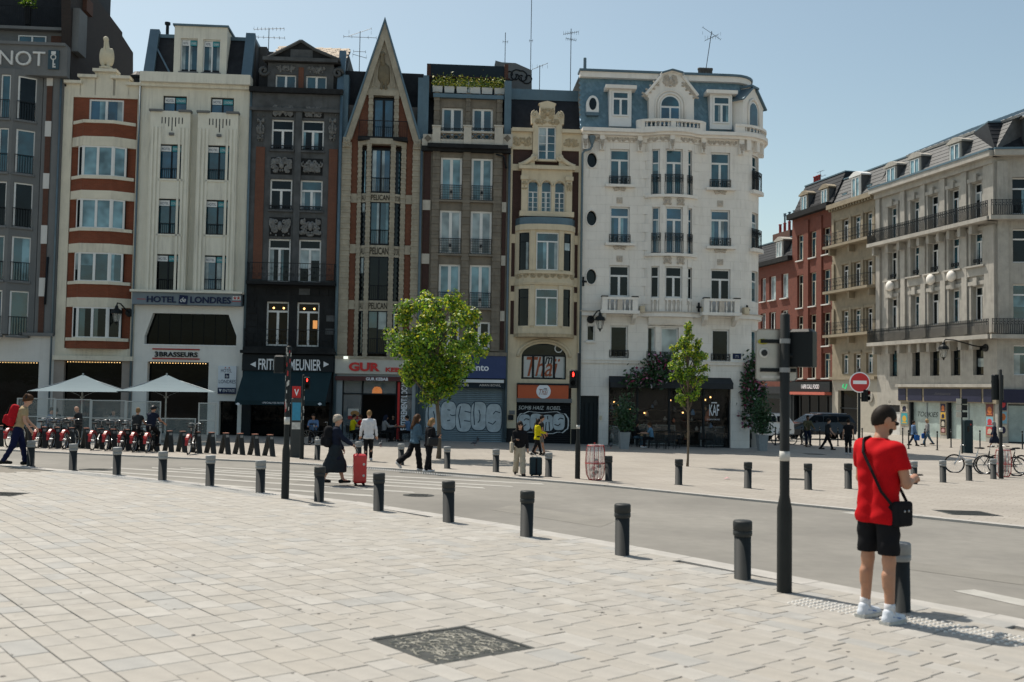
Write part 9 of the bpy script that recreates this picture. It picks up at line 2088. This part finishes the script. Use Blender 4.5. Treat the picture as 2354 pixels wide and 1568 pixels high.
# ---------------------------------------------------------------- roof aerials and birds
def aerial(label,fr,L,x,ytop,ybase,w,bars,tilt=0.0):
 u,v1 = fr.uz(L,x,ytop,w); v0 = fr.uz(L,x,ybase,w)[1]; p = fr.P(u,w); t = thing('roof_aerial',label,'aerial',(p.x,p.y,v0),fr.a); H = v1-v0
 MB().tube([(tilt*-1,0,-.6),(0,0,H)],.022,5).build('mast',M_rail,t); mb = MB()
 for (z,ln,n_,sl) in bars:
  mb.tube([(-ln,0,H*z-sl),(ln,0,H*z+sl)],.014,4)
  for k in range(n_):a = -ln+2*ln*k/max(1,n_-1); mb.tube([(a,-.18,H*z-sl+2*sl*k/max(1,n_-1)+.0),(a,.18,H*z-sl+2*sl*k/max(1,n_-1))],.008,3).tube([(a,0,H*z-.10),(a,0,H*z+.10)],.008,3)
 if bars:mb.build('elements',M_rail,t)
aerial('aerial with two comb arms on the roof right of the hotel',ROW,'B',190,185,260,-2,[(.95,.85,9,.06),(.2,.9,7,0)])
aerial('tall many-armed aerial left of the pointed gable',ROW,'B',785,205,500,-3,[(.98,.65,2,.25),(.87,.95,5,0),(.55,.35,3,0),(.45,.4,2,-.1)])
aerial('short aerial mast above the roof terrace',ROW,'d',1162,75,160,-6,[(.75,.15,3,0)]); aerial('very tall thin mast on the graffiti chimney',ROW,'d',1223,-60,160,-5.6,[(.3,.1,2,0)]); aerial('bent aerial pole above the ornate cream house',ROW,'d',1241,150,205,-2,[(.95,.45,4,.2)])
aerial('comb aerial on a mast above the ornate cream house',ROW,'d',1313,66,190,-3,[(.92,.45,8,.1),(.8,.3,6,-.05)]); aerial('leaning fish-bone aerial on the white corner building',ROW,'d',1636,72,168,-2.8,[(.95,.55,3,-.35),(.85,.4,6,.2)],.45); aerial('small aerial above the red brick house',SIDE,'I',425,402,470,-3,[(.95,.5,3,0),(.5,.9,4,0)])
for i,(L,x,y,f) in enumerate((('M',1070,940,20),('O',1432,440,80),('O',1456,410,200),('P',265,1132,60))):
 t = thing('pigeon',('grey pigeon on the shaded paving by the kebab tables','dark pigeon walking before the graffiti shutter','pigeon nearest the shutter with the silver graffiti','pigeon on the paving beside the left cafe pot')[i],'pigeon',place(L,x,y),-RAD(f),'pigeons on the shaded pavement')
 net_obj(union([ellip((0,0,.15),(.06,.11,.065)),rcone((0,.08,.18),(0,.10,.25),.035,.025),ellip((0,.11,.27),(.025,.03,.026)),rcone((0,.13,.265),(0,.16,.258),.008,.004),rcone((0,-.08,.14),(0,-.19,.11),.035,.02)],.02),(-.12,-.25,.02),(.12,.2,.34),.016,'body',mat('pigeon_grey',(.08,.085,.095),.6,.25,12),t); MB().tube([(-.025,0,0),(-.02,0,.11)],.006,4).tube([(.025,0,0),(.02,0,.11)],.006,4).box(-.035,-.015,-.01,.04,0,.006).box(.015,.035,-.01,.04,0,.006).build('legs',M_redp,t)
